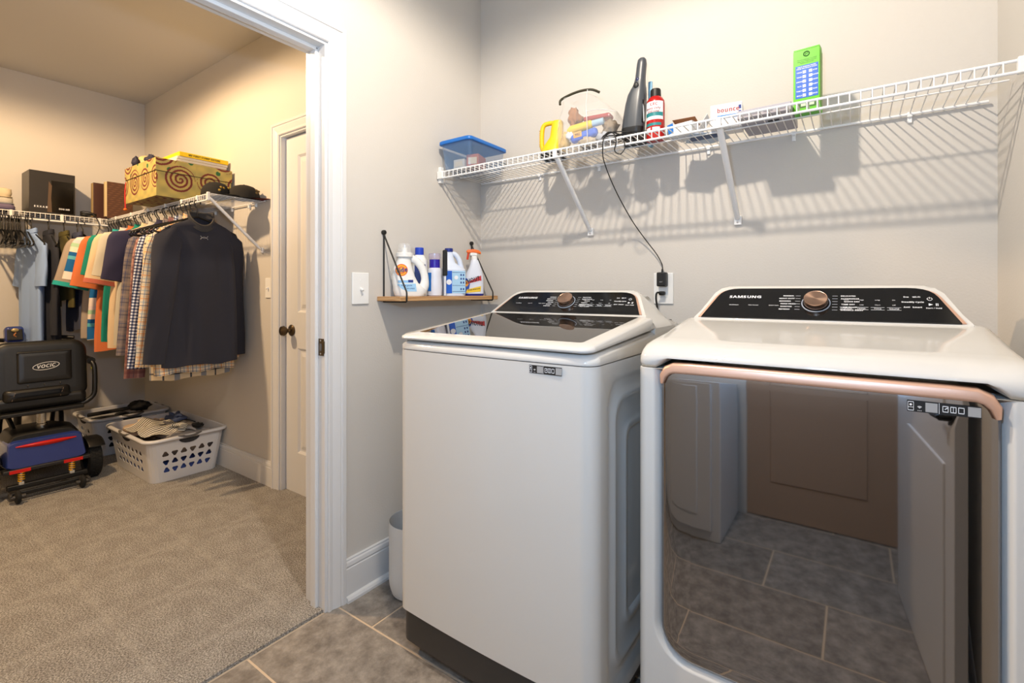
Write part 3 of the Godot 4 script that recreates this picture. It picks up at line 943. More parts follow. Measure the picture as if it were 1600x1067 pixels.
func dryer() -> void:
	var t := thing("clothes_dryer", "white clothes dryer with a large dark mirror glass door and copper trim", "dryer", Vector3(1.475, 0, 0))
	var hw := 0.345
	var b := MB.new()
	b.bb(Vector3(-hw + 0.012, 0.04, 0.17), Vector3(hw - 0.012, 0.975, 0.72)); obj("cabinet", b, M.enamel, t)
	for s in [-1.0, 1.0]:
		b = MB.new(); side_sheet(b, hw * s, s, 0.17, 0.755, 0.04, 0.975); obj("side_panel", b, M.enamel, t)
	for sx in [-1, 1]:
		for z in [0.25, 0.68]:
			b = MB.new(); b.lathe([Vector2(0.012, 0.05), Vector2(0.012, 0.018), Vector2(0.026, 0.014), Vector2(0.027, 0.001), Vector2(0.0, 0.001)], Vector3(sx * 0.27, 0, z), Basis.IDENTITY, 16)
			obj("foot", b, M.black_soft, t)
	# front frame: outer edge rounded back, an opening for the door with a slanted reveal
	var out := func(w: float, y0: float, y1: float, r: float, z: float) -> PackedVector3Array: return lift(rr4(-w, w, y0, y1, r, 0.002, 8), Transform3D.IDENTITY, z)
	var op := func(i: float, z: float) -> PackedVector3Array: return lift(rr4(-0.290 - i, 0.290 + i, 0.305 - i, 0.9765, 0.075 + i, 0.002, 8), Transform3D.IDENTITY, z)
	b = MB.new()
	var rows := [out.call(hw, 0.045, 0.977, 0.01, 0.755), out.call(hw, 0.045, 0.977, 0.01, 0.772), out.call(hw - 0.004, 0.047, 0.977, 0.01, 0.787), out.call(hw - 0.014, 0.052, 0.977, 0.015, 0.797), out.call(hw - 0.022, 0.060, 0.977, 0.02, 0.799), op.call(0.016, 0.800), op.call(0.010, 0.798), op.call(0.002, 0.782), op.call(-0.004, 0.775)]
	b.grid(rows, true, Vector3(0, 0, 1))
	obj("front_frame", b, M.enamel, t)
	# door: dark glass, edges falling back, over the frame's opening
	var gl := func(i: float, z: float) -> PackedVector3Array: return lift(rr4(-0.288 + i, 0.288 - i, 0.307 + i, 0.990 - i, maxf(0.073 - i, 0.012), maxf(0.045 - i, 0.01), 8), Transform3D.IDENTITY, z)
	b = MB.new()
	rows = [gl.call(0.0, 0.77), gl.call(0.0, 0.790), gl.call(0.0015, 0.7935), gl.call(0.006, 0.7975), gl.call(0.014, 0.8005), gl.call(0.026, 0.8022), gl.call(0.042, 0.8030), gl.call(0.07, 0.8033)]
	b.grid(rows, true, Vector3(0, 0, 1)); b.cap(rows[-1], Vector3(0, 0, 1))
	var door := obj("door", b, M.door_glass, t)
	# copper trim over the door's upper edge
	var mid := []
	for p in [Vector2(-0.2835, 0.944), Vector2(-0.2805, 0.962), Vector2(-0.271, 0.975), Vector2(-0.257, 0.981), Vector2(-0.22, 0.982), Vector2(0, 0.982), Vector2(0.22, 0.982), Vector2(0.257, 0.981), Vector2(0.271, 0.975), Vector2(0.2805, 0.962), Vector2(0.2835, 0.944)]: mid.append(Vector3(p.x, p.y, 0.0))
	b = MB.new()
	var half := [0.004, 0.0085, 0.0110, 0.0120, 0.0125, 0.0125, 0.0125, 0.0120, 0.0110, 0.0085, 0.004]
	rows = []
	for k in mid.size():
		var d: Vector3 = (mid[mini(k + 1, mid.size() - 1)] - mid[maxi(k - 1, 0)]).normalized()
		var nn := Vector3(-d.y, d.x, 0)
		var ring := PackedVector3Array()
		for q in [[1.0, 0.775], [1.0, 0.798], [0.88, 0.8045], [0.5, 0.8075], [-0.5, 0.8090], [-0.88, 0.8075], [-1.0, 0.802], [-1.0, 0.775]]: ring.append(mid[k] + nn * half[k] * q[0] + Vector3(0, 0, q[1] - (0.002 if k in [0, 10] else 0.0)))
		rows.append(ring)
	b.loft(rows); obj("door_handle_trim", b, M.bronze, door)
	sticker(door, "instruction_label", facing(Vector3(0.213, 0.9525, 0.8046), Vector3.RIGHT, Vector3(0, 0, 1)), 0.098, 0.020, M.black_soft)
	# top panel: rolled front edge, arched over the door
	var prof := [Vector2(0.20, 0.9785), Vector2(0.20, 1.060), Vector2(0.30, 1.081), Vector2(0.42, 1.079), Vector2(0.5965, 1.052), Vector2(0.70, 1.0425), Vector2(0.735, 1.0385), Vector2(0.762, 1.033), Vector2(0.784, 1.023), Vector2(0.797, 1.010), Vector2(0.801, 0.997), Vector2(0.799, 0.988), Vector2(0.796, 0.9785)]
	rows = []
	for st in [[-hw, 0.030, 0.022], [-hw + 0.0025, 0.018, 0.013], [-hw + 0.009, 0.008, 0.006], [-hw + 0.02, 0.002, 0.0015], [-hw + 0.034, 0.0, 0.0], [-hw + 0.046, 0.0, 0.0], [-hw + 0.060, 0.0, 0.0], [-hw + 0.075, 0.0, 0.0], [0.0, 0.0, 0.0], [hw - 0.075, 0.0, 0.0], [hw - 0.060, 0.0, 0.0], [hw - 0.046, 0.0, 0.0], [hw - 0.034, 0.0, 0.0], [hw - 0.02, 0.002, 0.0015], [hw - 0.009, 0.008, 0.006], [hw - 0.0025, 0.018, 0.013], [hw, 0.030, 0.022]]:
		var ring := PackedVector3Array()
		var ax := absf(st[0])
		var arch := smoothstep(hw - 0.042, hw - 0.078, ax) * 0.0185
		for k in prof.size():
			var p: Vector2 = prof[k]
			var z: float = p.x - st[1] * clampf((p.x - 0.5) / 0.3, 0, 1)
			var y: float = p.y - st[2] * clampf((p.y - 0.98) / 0.06, 0, 1)
			if k == prof.size() - 1: y += arch; z -= arch * 1.6
			if k == prof.size() - 2: y += arch * 0.8; z -= arch * 0.12
			if k == prof.size() - 3: y += arch * 0.3
			ring.append(Vector3(st[0], y, z))
		rows.append(ring)
	b = MB.new(); b.loft(rows); obj("top_panel", b, M.enamel, t)
	console(t, 0.672, 0.012, "SAMSUNG", ["MultiSteam", "Vent Sensor", "Smart Care"], ["NORMAL", "HEAVY DUTY", "BEDDING", "PERM PRESS", "SANITIZE", "REFRESH"], ["DELICATES", "ACTIVEWEAR", "QUICK DRY", "TIME DRY", "AIR FLUFF", "WRINKLE AWAY"], 0.0)


const DECK := 1.706     # height of the laundry wire shelf's wires


func laundry_shelf() -> void:
	var t := thing("wire_shelf", "long white wire shelf across the laundry wall above the washer and dryer", "wire shelf", Vector3(0, 0, 0))
	var b := MB.new()
	b.tube([Vector3(0, 0, 0.006), Vector3(0, 0, 0.3135), Vector3(0, -0.004, 0.3165), Vector3(0, -0.031, 0.3165)], 0.0018, 6)
	var wm := b.mesh()
	for k in 74:
		var o := obj("wire", wm, M.wire, t)
		o.position = Vector3(0.022 + k * 0.02505, DECK, 0)
	for q in [[DECK - 0.003, 0.0125, 0.0045, 0.015, 1.875], [DECK - 0.003, 0.175, 0.0026, 0.015, 1.887], [DECK - 0.003, 0.3135, 0.0040, 0.01, 1.885], [DECK - 0.0315, 0.3165, 0.0040, 0.01, 1.885]]:
		b = MB.new(); b.tube([Vector3(q[3], q[0], q[1]), Vector3(q[4], q[0], q[1])], q[2], 8)
		obj("rail", b, M.wire, t)
	for x in [0.62, 1.212]:
		b = MB.new()
		var a := Vector3(x, DECK - 0.02, 0.312)
		var e := Vector3(x, 1.425, 0.012)
		b.tube([a, a.lerp(e, 0.06), a.lerp(e, 0.94), e], [0.0085, 0.0105, 0.0105, 0.0085], 10, true, 0.8)
		var br := obj("support_bracket", b, M.wire, t)
		b = MB.new(); b.rbox(Vector3(x, DECK - 0.018, 0.3165), Vector3(0.016, 0.036, 0.012), 0.003); obj("rail_hook", b, M.wire, br)
		b = MB.new(); b.rbox(Vector3(x, 1.419, 0.006), Vector3(0.026, 0.034, 0.011), 0.003); obj("wall_foot", b, M.wire, br)
		b = MB.new(); b.sphere(Vector3(x, 1.412, 0.012), Vector3(0.0038, 0.0038, 0.0018), 10); obj("screw", b, M.chrome, br)
	for x in [0.36, 0.66, 1.11, 1.39, 1.70]:
		b = MB.new()
		b.rbox(Vector3(x, DECK - 0.004, 0.008), Vector3(0.014, 0.016, 0.016), 0.003)
		b.rbox(Vector3(x, DECK - 0.018, 0.004), Vector3(0.012, 0.02, 0.007), 0.002)
		obj("wall_clip", b, M.wire, t)
	b = MB.new()
	b.rbox(Vector3(0.0085, 1.692, 0.301), Vector3(0.017, 0.074, 0.022), 0.003)
	b.rbox(Vector3(0.020, DECK - 0.017, 0.316), Vector3(0.034, 0.036, 0.013), 0.003)
	obj("end_bracket", b, M.white_plastic, t)
	b = MB.new(); b.rbox(Vector3(1.8845, DECK - 0.0165, 0.3165), Vector3(0.021, 0.040, 0.018), 0.003)
	b.rbox(Vector3(1.8925, 1.690, 0.302), Vector3(0.006, 0.074, 0.022), 0.002)
	obj("end_bracket", b, M.white_plastic, t)


func shelf_items() -> void:
	var y := DECK + 0.0018
	# blue lidded bin in the corner
	var t := thing("storage_bin", "small clear plastic bin with a bright blue lid in the shelf's corner", "storage bin", Vector3(0.115, y, 0.195), 0.0)
	var b := MB.new()
	var rows := []
	for s in [[0.074, 0.115, 0.0], [0.078, 0.119, 0.004], [0.087, 0.132, 0.117]]: rows.append(lift(rr(s[0] * 2, s[1] * 2, 0.02), facing(Vector3(0, s[2], 0), Vector3.RIGHT, Vector3.UP)))
	b.grid(rows, true); b.cap(rows[0], Vector3.DOWN)
	obj("tub", b, glassy(Color(0.45, 0.62, 0.80), 0.26, 0.12), t)
	b = MB.new()
	rows = []
	for s in [[0.092, 0.138, 0.111], [0.095, 0.141, 0.112], [0.095, 0.141, 0.124], [0.090, 0.136, 0.128], [0.082, 0.128, 0.128], [0.078, 0.124, 0.124]]: rows.append(lift(rr(s[0] * 2, s[1] * 2, 0.022), facing(Vector3(0, s[2], 0), Vector3.RIGHT, Vector3.UP)))
	b.grid(rows, true); b.cap(rows[-1], Vector3.UP); b.cap(rows[0], Vector3.DOWN)
	obj("lid", b, mat(Color(0.08, 0.42, 0.76), 0.35), t)
	for q in [["small orange brown carton inside the blue lidded bin", Vector3(0.03, 0.035, 0.03), Vector3(0.06, 0.06, 0.09), Color(0.72, 0.42, 0.30), 0.3], ["small grey packet inside the blue lidded bin", Vector3(-0.035, 0.022, -0.02), Vector3(0.05, 0.035, 0.12), Color(0.55, 0.55, 0.58), -0.2], ["small white packet at the front of the blue lidded bin", Vector3(-0.025, 0.026, 0.075), Vector3(0.06, 0.044, 0.03), Color(0.8, 0.78, 0.74), 0.1]]:
		var p := thing("packet", q[0], "packet", Vector3(0.117, y + 0.004, 0.185) + q[1] - Vector3(0, q[2].y / 2, 0), q[4])
		b = MB.new(); b.rbox(Vector3(0, q[2].y / 2, 0), q[2], 0.004); obj("carton", b, mat(q[3], 0.6), p)
		b = MB.new(); b.rbox(Vector3(0, q[2].y * 0.5, q[2].z / 2), Vector3(q[2].x * 0.7, q[2].y * 0.5, 0.001), 0.0004); obj("label", b, mat(Color(0.85, 0.8, 0.7), 0.6), p)
	# yellow lantern standing on its lens
	t = thing("lantern", "yellow hand lantern standing on its black lens rim", "flashlight", Vector3(0.537, y, 0.185), 0.25)
	b = MB.new(); b.lathe([Vector2(0.0, 0.004), Vector2(0.044, 0.004), Vector2(0.047, 0.0), Vector2(0.053, 0.003), Vector2(0.054, 0.022), Vector2(0.048, 0.028)], Vector3.ZERO, Basis.IDENTITY, 28); obj("lens_rim", b, M.black, t)
	b = MB.new()
	rows = []
	for s in [[0.0, 0.048, 0.026, 0.047], [0.0, 0.044, 0.045, 0.043], [0.006, 0.036, 0.065, 0.034], [0.014, 0.027, 0.09, 0.027], [0.018, 0.023, 0.14, 0.023], [0.019, 0.022, 0.152, 0.022], [0.019, 0.018, 0.157, 0.018]]:
		rows.append(lift(rr(s[1] * 2, s[3] * 2, minf(s[1], s[3]) * 0.75), facing(Vector3(s[0], s[2], 0), Vector3.RIGHT, Vector3.UP)))
	b.loft(rows); obj("body", b, M.yellow, t)
	b = MB.new()
	b.tube(curve([Vector3(0.012, 0.150, 0), Vector3(-0.018, 0.152, 0), Vector3(-0.040, 0.146, 0), Vector3(-0.048, 0.125, 0), Vector3(-0.050, 0.08, 0), Vector3(-0.046, 0.045, 0), Vector3(-0.03, 0.035, 0)], 4), 0.0095, 10)
	obj("handle", b, M.yellow, t)
	b = MB.new()
	for k in 9: b.rbox(Vector3(-0.0585, 0.06 + 0.008 * k, 0), Vector3(0.004, 0.003, 0.012), 0.001)
	obj("handle_grip_ribs", b, mat(Color(0.8, 0.62, 0.03), 0.5), t).set_meta("kind", "stuff")
	clear_bag(y)
	vacuum(y)
	# red spray can
	t = thing("spray_can", "red aerosol can with a black cap beside the hand vacuum", "spray can", Vector3(0.966, y, 0.18), 0.0)
	b = MB.new(); b.lathe([Vector2(0.0, 0.002), Vector2(0.029, 0.0), Vector2(0.0325, 0.003), Vector2(0.0325, 0.135), Vector2(0.031, 0.146), Vector2(0.024, 0.157), Vector2(0.019, 0.161)], Vector3.ZERO, Basis.IDENTITY, 32); obj("can", b, mat(Color(0.68, 0.09, 0.08), 0.25), t)
	b = MB.new(); b.lathe([Vector2(0.019, 0.158), Vector2(0.0195, 0.160), Vector2(0.0185, 0.186), Vector2(0.016, 0.190), Vector2(0.0, 0.190)], Vector3.ZERO, Basis.IDENTITY, 24); obj("cap", b, M.black, t)
	var dir := Vector3(-0.12, 0, 0.99)
	var lab := MB.new()
	label_band(lab, 0.0327, 0.072, 0.138, 0.03, 1.35, 0); obj("white_label", lab, M.print, t)
	lab = MB.new(); label_band(lab, 0.0329, 0.084, 0.098, 0.05, 1.33, 0); obj("teal_band", lab, mat(Color(0.12, 0.50, 0.52), 0.4), t)
	lab = MB.new(); label_band(lab, 0.0327, 0.05, 0.060, 0.1, 1.2, 0); obj("teal_band", lab, mat(Color(0.12, 0.50, 0.52), 0.4), t)
	lab = MB.new(); label_band(lab, 0.0327, 0.026, 0.044, 0.10, 0.5, 0); obj("notice", lab, M.print, t)
	lab = MB.new(); label_band(lab, 0.0327, 0.026, 0.044, 0.62, 1.1, 0); obj("notice", lab, M.print, t)
	lab = MB.new()
	curved_text(lab, "CRC", 0.0105, 0.0330, 0.127, -0.02)
	obj("brand_lettering", lab, M.red, t)
	lab = MB.new()
	curved_text(lab, "Heavy Duty", 0.0075, 0.0330, 0.1125, 0.12); curved_text(lab, "Silicone", 0.0085, 0.0330, 0.101, 0.05)
	obj("product_lettering", lab, mat(Color(0.55, 0.07, 0.08), 0.5), t)
	# flat pale blue crevice tool standing behind
	t = thing("crevice_tool", "flat pale blue nozzle standing behind the red spray can", "nozzle", Vector3(0.9245, y, 0.118), 0.0)
	b = MB.new(); b.rbox(Vector3(0, 0.126, 0), Vector3(0.016, 0.252, 0.010), 0.004); obj("blade", b, mat(Color(0.48, 0.68, 0.80), 0.4), t)
	b = MB.new(); b.rbox(Vector3(0, 0.02, 0), Vector3(0.022, 0.04, 0.022), 0.006); obj("socket", b, mat(Color(0.42, 0.6, 0.72), 0.4), t)
	# white carton of dryer sheets
	t = thing("carton", "white printed carton of dryer sheets with one side flap up", "carton", Vector3(1.205, y, 0.155), 0.12)
	b = MB.new(); b.rbox(Vector3(0, 0.040, 0), Vector3(0.098, 0.080, 0.085), 0.0015); obj("box", b, mat(Color(0.90, 0.90, 0.91), 0.5), t)
	b = MB.new(); b.rbox(Vector3(-0.072, 0.036, 0.0), Vector3(0.05, 0.0015, 0.08), 0.0006, Basis(Vector3(0, 0, 1), 1.0)); obj("flap", b, mat(Color(0.92, 0.92, 0.92), 0.5), t)
	lab = MB.new(); write(lab, "bounce", 0.014, facing(Vector3(0.006, 0.058, 0.0428), Vector3.RIGHT, Vector3(0, 0, 1)), 1.0); obj("lettering", lab, mat(Color(0.62, 0.16, 0.14), 0.5), t)
	lab = MB.new(); lab.rbox(Vector3(0.004, 0.036, 0.0426), Vector3(0.062, 0.012, 0.0008), 0.0003); obj("blue_stripe", lab, mat(Color(0.12, 0.48, 0.78), 0.5), t)
	lab = MB.new()
	for k in 2: lab.rbox(Vector3(0.042, 0.062 - 0.018 * k, 0.0426), Vector3(0.008, 0.013, 0.0008), 0.0003)
	obj("blue_tab", lab, mat(Color(0.08, 0.2, 0.5), 0.5), t).set_meta("kind", "stuff")
	# opened brown-lined carton
	t = thing("carton", "small opened blue and white carton with a brown inside, left of the dryer sheets", "carton", Vector3(1.072, y, 0.165), -0.2)
	b = MB.new(); b.rbox(Vector3(0, 0.02, 0), Vector3(0.085, 0.04, 0.09), 0.001); obj("box", b, mat(Color(0.85, 0.86, 0.88), 0.6), t)
	b = MB.new(); b.rbox(Vector3(0.002, 0.046, 0.0), Vector3(0.088, 0.0014, 0.06), 0.0006, Basis(Vector3(1, 0, 0), -0.5) * Basis(Vector3(0, 0, 1), -0.12)); obj("flap", b, mat(Color(0.55, 0.36, 0.22), 0.8), t)
	b = MB.new(); b.rbox(Vector3(-0.036, 0.028, 0.0453), Vector3(0.022, 0.034, 0.001), 0.0004, Basis(Vector3(0, 0, 1), 0.2)); obj("blue_print", b, mat(Color(0.05, 0.42, 0.75), 0.5), t)
	# leaflet lying under the cartons
	t = thing("leaflet", "blue and white leaflet lying flat on the shelf under the cartons", "leaflet", Vector3(1.125, DECK + 0.0004, 0.10), 0.0)
	b = MB.new(); b.extrude(PackedVector2Array([Vector2(-0.075, 0.0), Vector2(-0.03, -0.10), Vector2(0.07, -0.06), Vector2(0.075, 0.03), Vector2(0.0, 0.06)]), 0.0014, facing(Vector3.ZERO, Vector3.RIGHT, Vector3.UP)); obj("sheet", b, mat(Color(0.72, 0.78, 0.86), 0.5), t)
	b = MB.new(); b.extrude(PackedVector2Array([Vector2(-0.06, -0.005), Vector2(-0.035, -0.07), Vector2(0.05, -0.05), Vector2(0.05, -0.01)]), 0.0005, facing(Vector3(0, -0.0004, 0), Vector3.RIGHT, Vector3.UP)); obj("dark_band", b, mat(Color(0.14, 0.26, 0.45), 0.5), t)
	# flat grey box seen from below
	t = thing("flat_box", "flat grey printed box lying on the shelf left of the green box", "flat box", Vector3(1.33, y, 0.15), 0.0)
	b = MB.new(); b.rbox(Vector3(0, 0.013, 0), Vector3(0.15, 0.026, 0.21), 0.002); obj("box", b, mat(Color(0.66, 0.65, 0.69), 0.5), t)
	lab = MB.new()
	for q in [[-0.006, 0.0], [0.012, 0.0], [-0.006, 0.02], [0.012, 0.02]]: lab.rbox(Vector3(0.016 + q[0], -0.0003, 0.02 + q[1] * 0.6), Vector3(0.014, 0.0006, 0.009), 0.0002)
	obj("small_print", lab, M.black_soft, t).set_meta("kind", "stuff")
	lab = MB.new()
	for k in 4: lab.rbox(Vector3(-0.055 + 0.034 * k, 0.013, 0.1052), Vector3(0.026, 0.012, 0.0008), 0.0003)
	obj("edge_print", lab, mat(Color(0.5, 0.49, 0.54), 0.5), t).set_meta("kind", "stuff")
	green_box(y)
	# adapter cable, outlet and charger
	t = thing("power_cable", "thin black charger cable looping from the shelf down to the outlet", "cable", Vector3.ZERO)
	b = MB.new()
	b.tube(curve([Vector3(0.915, y + 0.012, 0.20), Vector3(0.885, y + 0.012, 0.27), Vector3(0.845, y + 0.022, 0.312), Vector3(0.828, y + 0.006, 0.3235), Vector3(0.822, 1.675, 0.323), Vector3(0.813, 1.632, 0.29), Vector3(0.812, 1.55, 0.19), Vector3(0.832, 1.45, 0.08), Vector3(0.87, 1.375, 0.035), Vector3(0.915, 1.31, 0.022), Vector3(0.938, 1.268, 0.024), Vector3(0.942, 1.243, 0.026)], 6), 0.0021, 6)
	obj("cord", b, M.black, t)
	b = MB.new()
	for k in 3:
		var lp := []
		for j in 17:
			var a := TAU * j / 16.0
			lp.append(Vector3(0.855 + cos(a) * (0.05 + 0.008 * k), y + 0.006 + 0.006 * k + 0.008 * absf(sin(a * 1.5 + k)), 0.255 + sin(a) * (0.03 + 0.006 * k)))
		b.tube(lp, 0.0021, 6)
	b.tube(curve([Vector3(0.83, y + 0.01, 0.318), Vector3(0.86, y + 0.014, 0.324), Vector3(0.875, 1.692, 0.326), Vector3(0.868, 1.657, 0.324), Vector3(0.888, 1.642, 0.322), Vector3(0.905, 1.66, 0.321), Vector3(0.90, 1.69, 0.32), Vector3(0.895, y + 0.006, 0.30)], 5), 0.0021, 6)
	obj("coiled_cord", b, M.black, t)
	t = thing("wall_outlet", "white duplex wall outlet plate between washer and dryer", "outlet", Vector3(0.938, 1.171, 0))
	b = MB.new(); b.rbox(Vector3(0, 0, 0.003), Vector3(0.078, 0.124, 0.007), 0.0028); obj("plate", b, M.white_plastic, t)
	for s in [-1, 1]:
		b = MB.new(); b.rbox(Vector3(0, 0.02 * s, 0.006), Vector3(0.034, 0.029, 0.005), 0.002); obj("socket", b, M.white_plastic, t)
	t = thing("charger", "black plug-in charger in the upper socket of the outlet", "charger", Vector3(0.940, 1.207, 0.009))
	b = MB.new(); b.rbox(Vector3(0, 0, 0.017), Vector3(0.036, 0.056, 0.034), 0.005); obj("body", b, M.black, t)
	b = MB.new(); b.lathe([Vector2(0.005, 0.0), Vector2(0.004, 0.01), Vector2(0.0025, 0.016)], Vector3(0, 0.026, 0.015), Basis.IDENTITY, 10); obj("strain_relief", b, M.black, t)
	b = MB.new(); write(b, "smart", 0.003, facing(Vector3(0, -0.01, 0.0343), Vector3.RIGHT, Vector3(0, 0, 1)), 1.0, false); obj("lettering", b, M.print, t)
	t = thing("plug", "black appliance plug in the lower socket of the outlet", "plug", Vector3(0.938, 1.152, 0.009))
	b = MB.new(); b.rbox(Vector3(0, 0, 0.012), Vector3(0.022, 0.016, 0.024), 0.005); obj("body", b, M.black, t)
	b = MB.new(); b.tube(curve([Vector3(-0.002, 0, 0.022), Vector3(-0.014, 0.002, 0.03), Vector3(-0.018, -0.02, 0.03), Vector3(-0.015, -0.08, 0.02), Vector3(-0.01, -0.25, 0.015)], 5), 0.0038, 8); obj("cord", b, M.black, t)


func label_band(b: MB, r: float, y0: float, y1: float, f0: float, f1: float, _k: int) -> void:   # a label wrapped on a cylinder; angles from the left seen from the front
	var lo := PackedVector3Array(); var hi := PackedVector3Array()
	for j in 13:
		var a := PI * 0.86 - 1.75 * lerpf(f0, f1, j / 12.0)
		lo.append(Vector3(cos(a) * r, y0, sin(a) * r)); hi.append(Vector3(cos(a) * r, y1, sin(a) * r))
	b.grid([lo, hi], false, Vector3(-0.1, 0, 1))


func curved_text(b: MB, s: String, h: float, r: float, y: float, x0: float) -> void:   # lettering bent round a cylinder about y, centred at angle offset x0 (metres along the arc)
	var n := MB.new()
	write(n, s, h, Transform3D.IDENTITY, 1.0)
	for k in n.v.size():
		var a: float = PI * 0.47 - (n.v[k].x / r) + x0
		var rad: float = r + n.v[k].z
		n.n[k] = Vector3(cos(a), 0, sin(a))
		n.v[k] = Vector3(cos(a) * rad, y + n.v[k].y, sin(a) * rad)
	var st := b.v.size()
	for k in n.v.size(): b.vert(n.v[k], n.n[k])
	for k in n.ix: b.ix.append(st + k)


func clear_bag(y: float) -> void:
	var base := Vector3(0.717, y, 0.19)
	var t := thing("clear_bag", "clear vinyl zip bag full of small things in the middle of the shelf", "bag", base)
	# a soft box: wide foot, top pulled up at the left
	var rows := []
	for s in [[0.0, -0.115, 0.115, 0.075], [0.02, -0.122, 0.122, 0.085], [0.08, -0.118, 0.124, 0.085], [0.115, -0.112, 0.122, 0.082], [0.15, -0.108, 0.085, 0.078], [0.19, -0.105, 0.04, 0.07], [0.215, -0.10, 0.02, 0.06]]:
		var ring := PackedVector3Array()
		var w: float = s[2] - s[1]
		for p in rr(w, s[3] * 2, 0.02, 4):
			var q := Vector3(p.x + (s[1] + s[2]) / 2, s[0], p.y)
			q += Vector3(sin(q.y * 90 + p.y * 70) * 0.007, sin(p.x * 60 + p.y * 30) * 0.004, sin(q.y * 80 + p.x * 75) * 0.007)
			if s[0] == 0.0: q.y = 0.0
			ring.append(q)
		rows.append(ring)
	var b := MB.new(); b.loft(rows)
	obj("vinyl", b, glassy(Color(0.92, 0.92, 0.92), 0.15, 0.05), t)
	b = MB.new()
	b.tube(curve([Vector3(-0.108, 0.19, 0.066), Vector3(-0.105, 0.212, 0.06), Vector3(-0.04, 0.225, 0.06), Vector3(0.018, 0.224, 0.055), Vector3(0.045, 0.215, 0.03)], 5), 0.0048, 8); obj("zip_edge", b, mat(Color(0.20, 0.19, 0.12), 0.6), t)
	b = MB.new()
	b.tube(curve([Vector3(0.01, 0.222, 0.063), Vector3(0.012, 0.16, 0.079), Vector3(0.02, 0.08, 0.087), Vector3(0.022, 0.01, 0.087)], 4), 0.0022, 6); b.tube(curve([Vector3(0.02, 0.13, 0.087), Vector3(0.07, 0.128, 0.085), Vector3(0.12, 0.118, 0.06)], 4), 0.0022, 6)
	obj("piping", b, glassy(Color(0.9, 0.9, 0.9), 0.35, 0.1), t)
	# what lies inside
	var c := thing("paper_bag", "crumpled brown paper bag inside the clear zip bag", "paper bag", base + Vector3(-0.066, 0.105, 0.028))
	b = crumple(Vector3(0, 0.035, 0), Vector3(0.038, 0.046, 0.033), 4, 0.6); obj("paper", b, mat(Color(0.62, 0.42, 0.26), 0.9), c)
	c = thing("tube", "yellow plastic tube inside the clear zip bag", "tube", base + Vector3(0.0, 0.085, 0.055), 0.15)
	b = MB.new(); b.tube([Vector3(-0.075, -0.008, 0), Vector3(-0.06, -0.005, 0), Vector3(0.02, 0.006, 0), Vector3(0.026, 0.007, 0)], [0.008, 0.017, 0.0165, 0.012], 14); obj("body", b, M.yellow, c)
	b = MB.new(); b.tube([Vector3(0.026, 0.007, 0), Vector3(0.07, 0.012, 0)], 0.013, 12); obj("end", b, mat(Color(0.62, 0.75, 0.84), 0.4), c)
	c = thing("pouch", "bright blue pouch with an orange tag inside the clear zip bag", "pouch", base + Vector3(-0.005, 0.032, 0.06), 0.1)
	b = MB.new(); b.rbox(Vector3(0, 0.018, 0), Vector3(0.11, 0.034, 0.03), 0.013, Basis(Vector3(0, 0, 1), 0.18)); obj("body", b, mat(Color(0.06, 0.36, 0.80), 0.5), c)
	b = MB.new(); b.rbox(Vector3(-0.022, 0.022, 0.0152), Vector3(0.034, 0.022, 0.001), 0.0004, Basis(Vector3(0, 0, 1), 0.1)); obj("tag", b, mat(Color(0.85, 0.62, 0.25), 0.6), c)
	b = MB.new(); write(b, "992", 0.009, facing(Vector3(-0.022, 0.022, 0.0162), Vector3(1, 0.1, 0), Vector3(0, 0, 1))); obj("tag_number", b, M.black_soft, c)
	c = thing("pencil_case", "dark red pencil case lying in the clear zip bag", "case", base + Vector3(0.03, 0.112, 0.01), 0.1)
	b = MB.new(); b.rbox(Vector3(0, 0.011, 0), Vector3(0.11, 0.02, 0.05), 0.009); obj("body", b, mat(Color(0.62, 0.13, 0.16), 0.5), c)
	b = MB.new(); b.tube([Vector3(-0.05, 0.0215, 0), Vector3(0.05, 0.0215, 0)], 0.0015, 6); obj("zip", b, M.chrome, c)
	var rng := RandomNumberGenerator.new(); rng.seed = 5
	var names := ["tan paper scrap in the clear zip bag's left corner", "grey bundle of cord in the clear zip bag", "white packet of swabs in the clear zip bag", "brown twine ball in the clear zip bag's right corner", "pale grey cloth in the clear zip bag's foot", "beige packet low in the middle of the clear zip bag"]
	var cols := [Color(0.80, 0.68, 0.42), Color(0.4, 0.42, 0.46), Color(0.85, 0.87, 0.9), Color(0.55, 0.47, 0.36), Color(0.68, 0.7, 0.74), Color(0.72, 0.66, 0.56)]
	var at := [Vector3(-0.09, 0.002, 0.05), Vector3(-0.02, 0.002, 0.0), Vector3(-0.062, 0.03, 0.062), Vector3(0.085, 0.04, 0.02), Vector3(0.07, 0.002, 0.03), Vector3(0.01, 0.002, 0.06)]
	var sz := [Vector3(0.026, 0.045, 0.03), Vector3(0.05, 0.045, 0.05), Vector3(0.024, 0.03, 0.02), Vector3(0.036, 0.036, 0.045), Vector3(0.05, 0.03, 0.05), Vector3(0.045, 0.022, 0.026)]
	for k in 6:
		c = thing(["paper_scrap", "cord_bundle", "swab_packet", "twine_ball", "cloth", "packet"][k], names[k], ["paper", "cord", "packet", "twine", "cloth", "packet"][k], base + at[k])
		obj("bulk", crumple(Vector3(0, sz[k].y, 0), sz[k], k + 3, 0.5), mat(cols[k], 0.7), c)


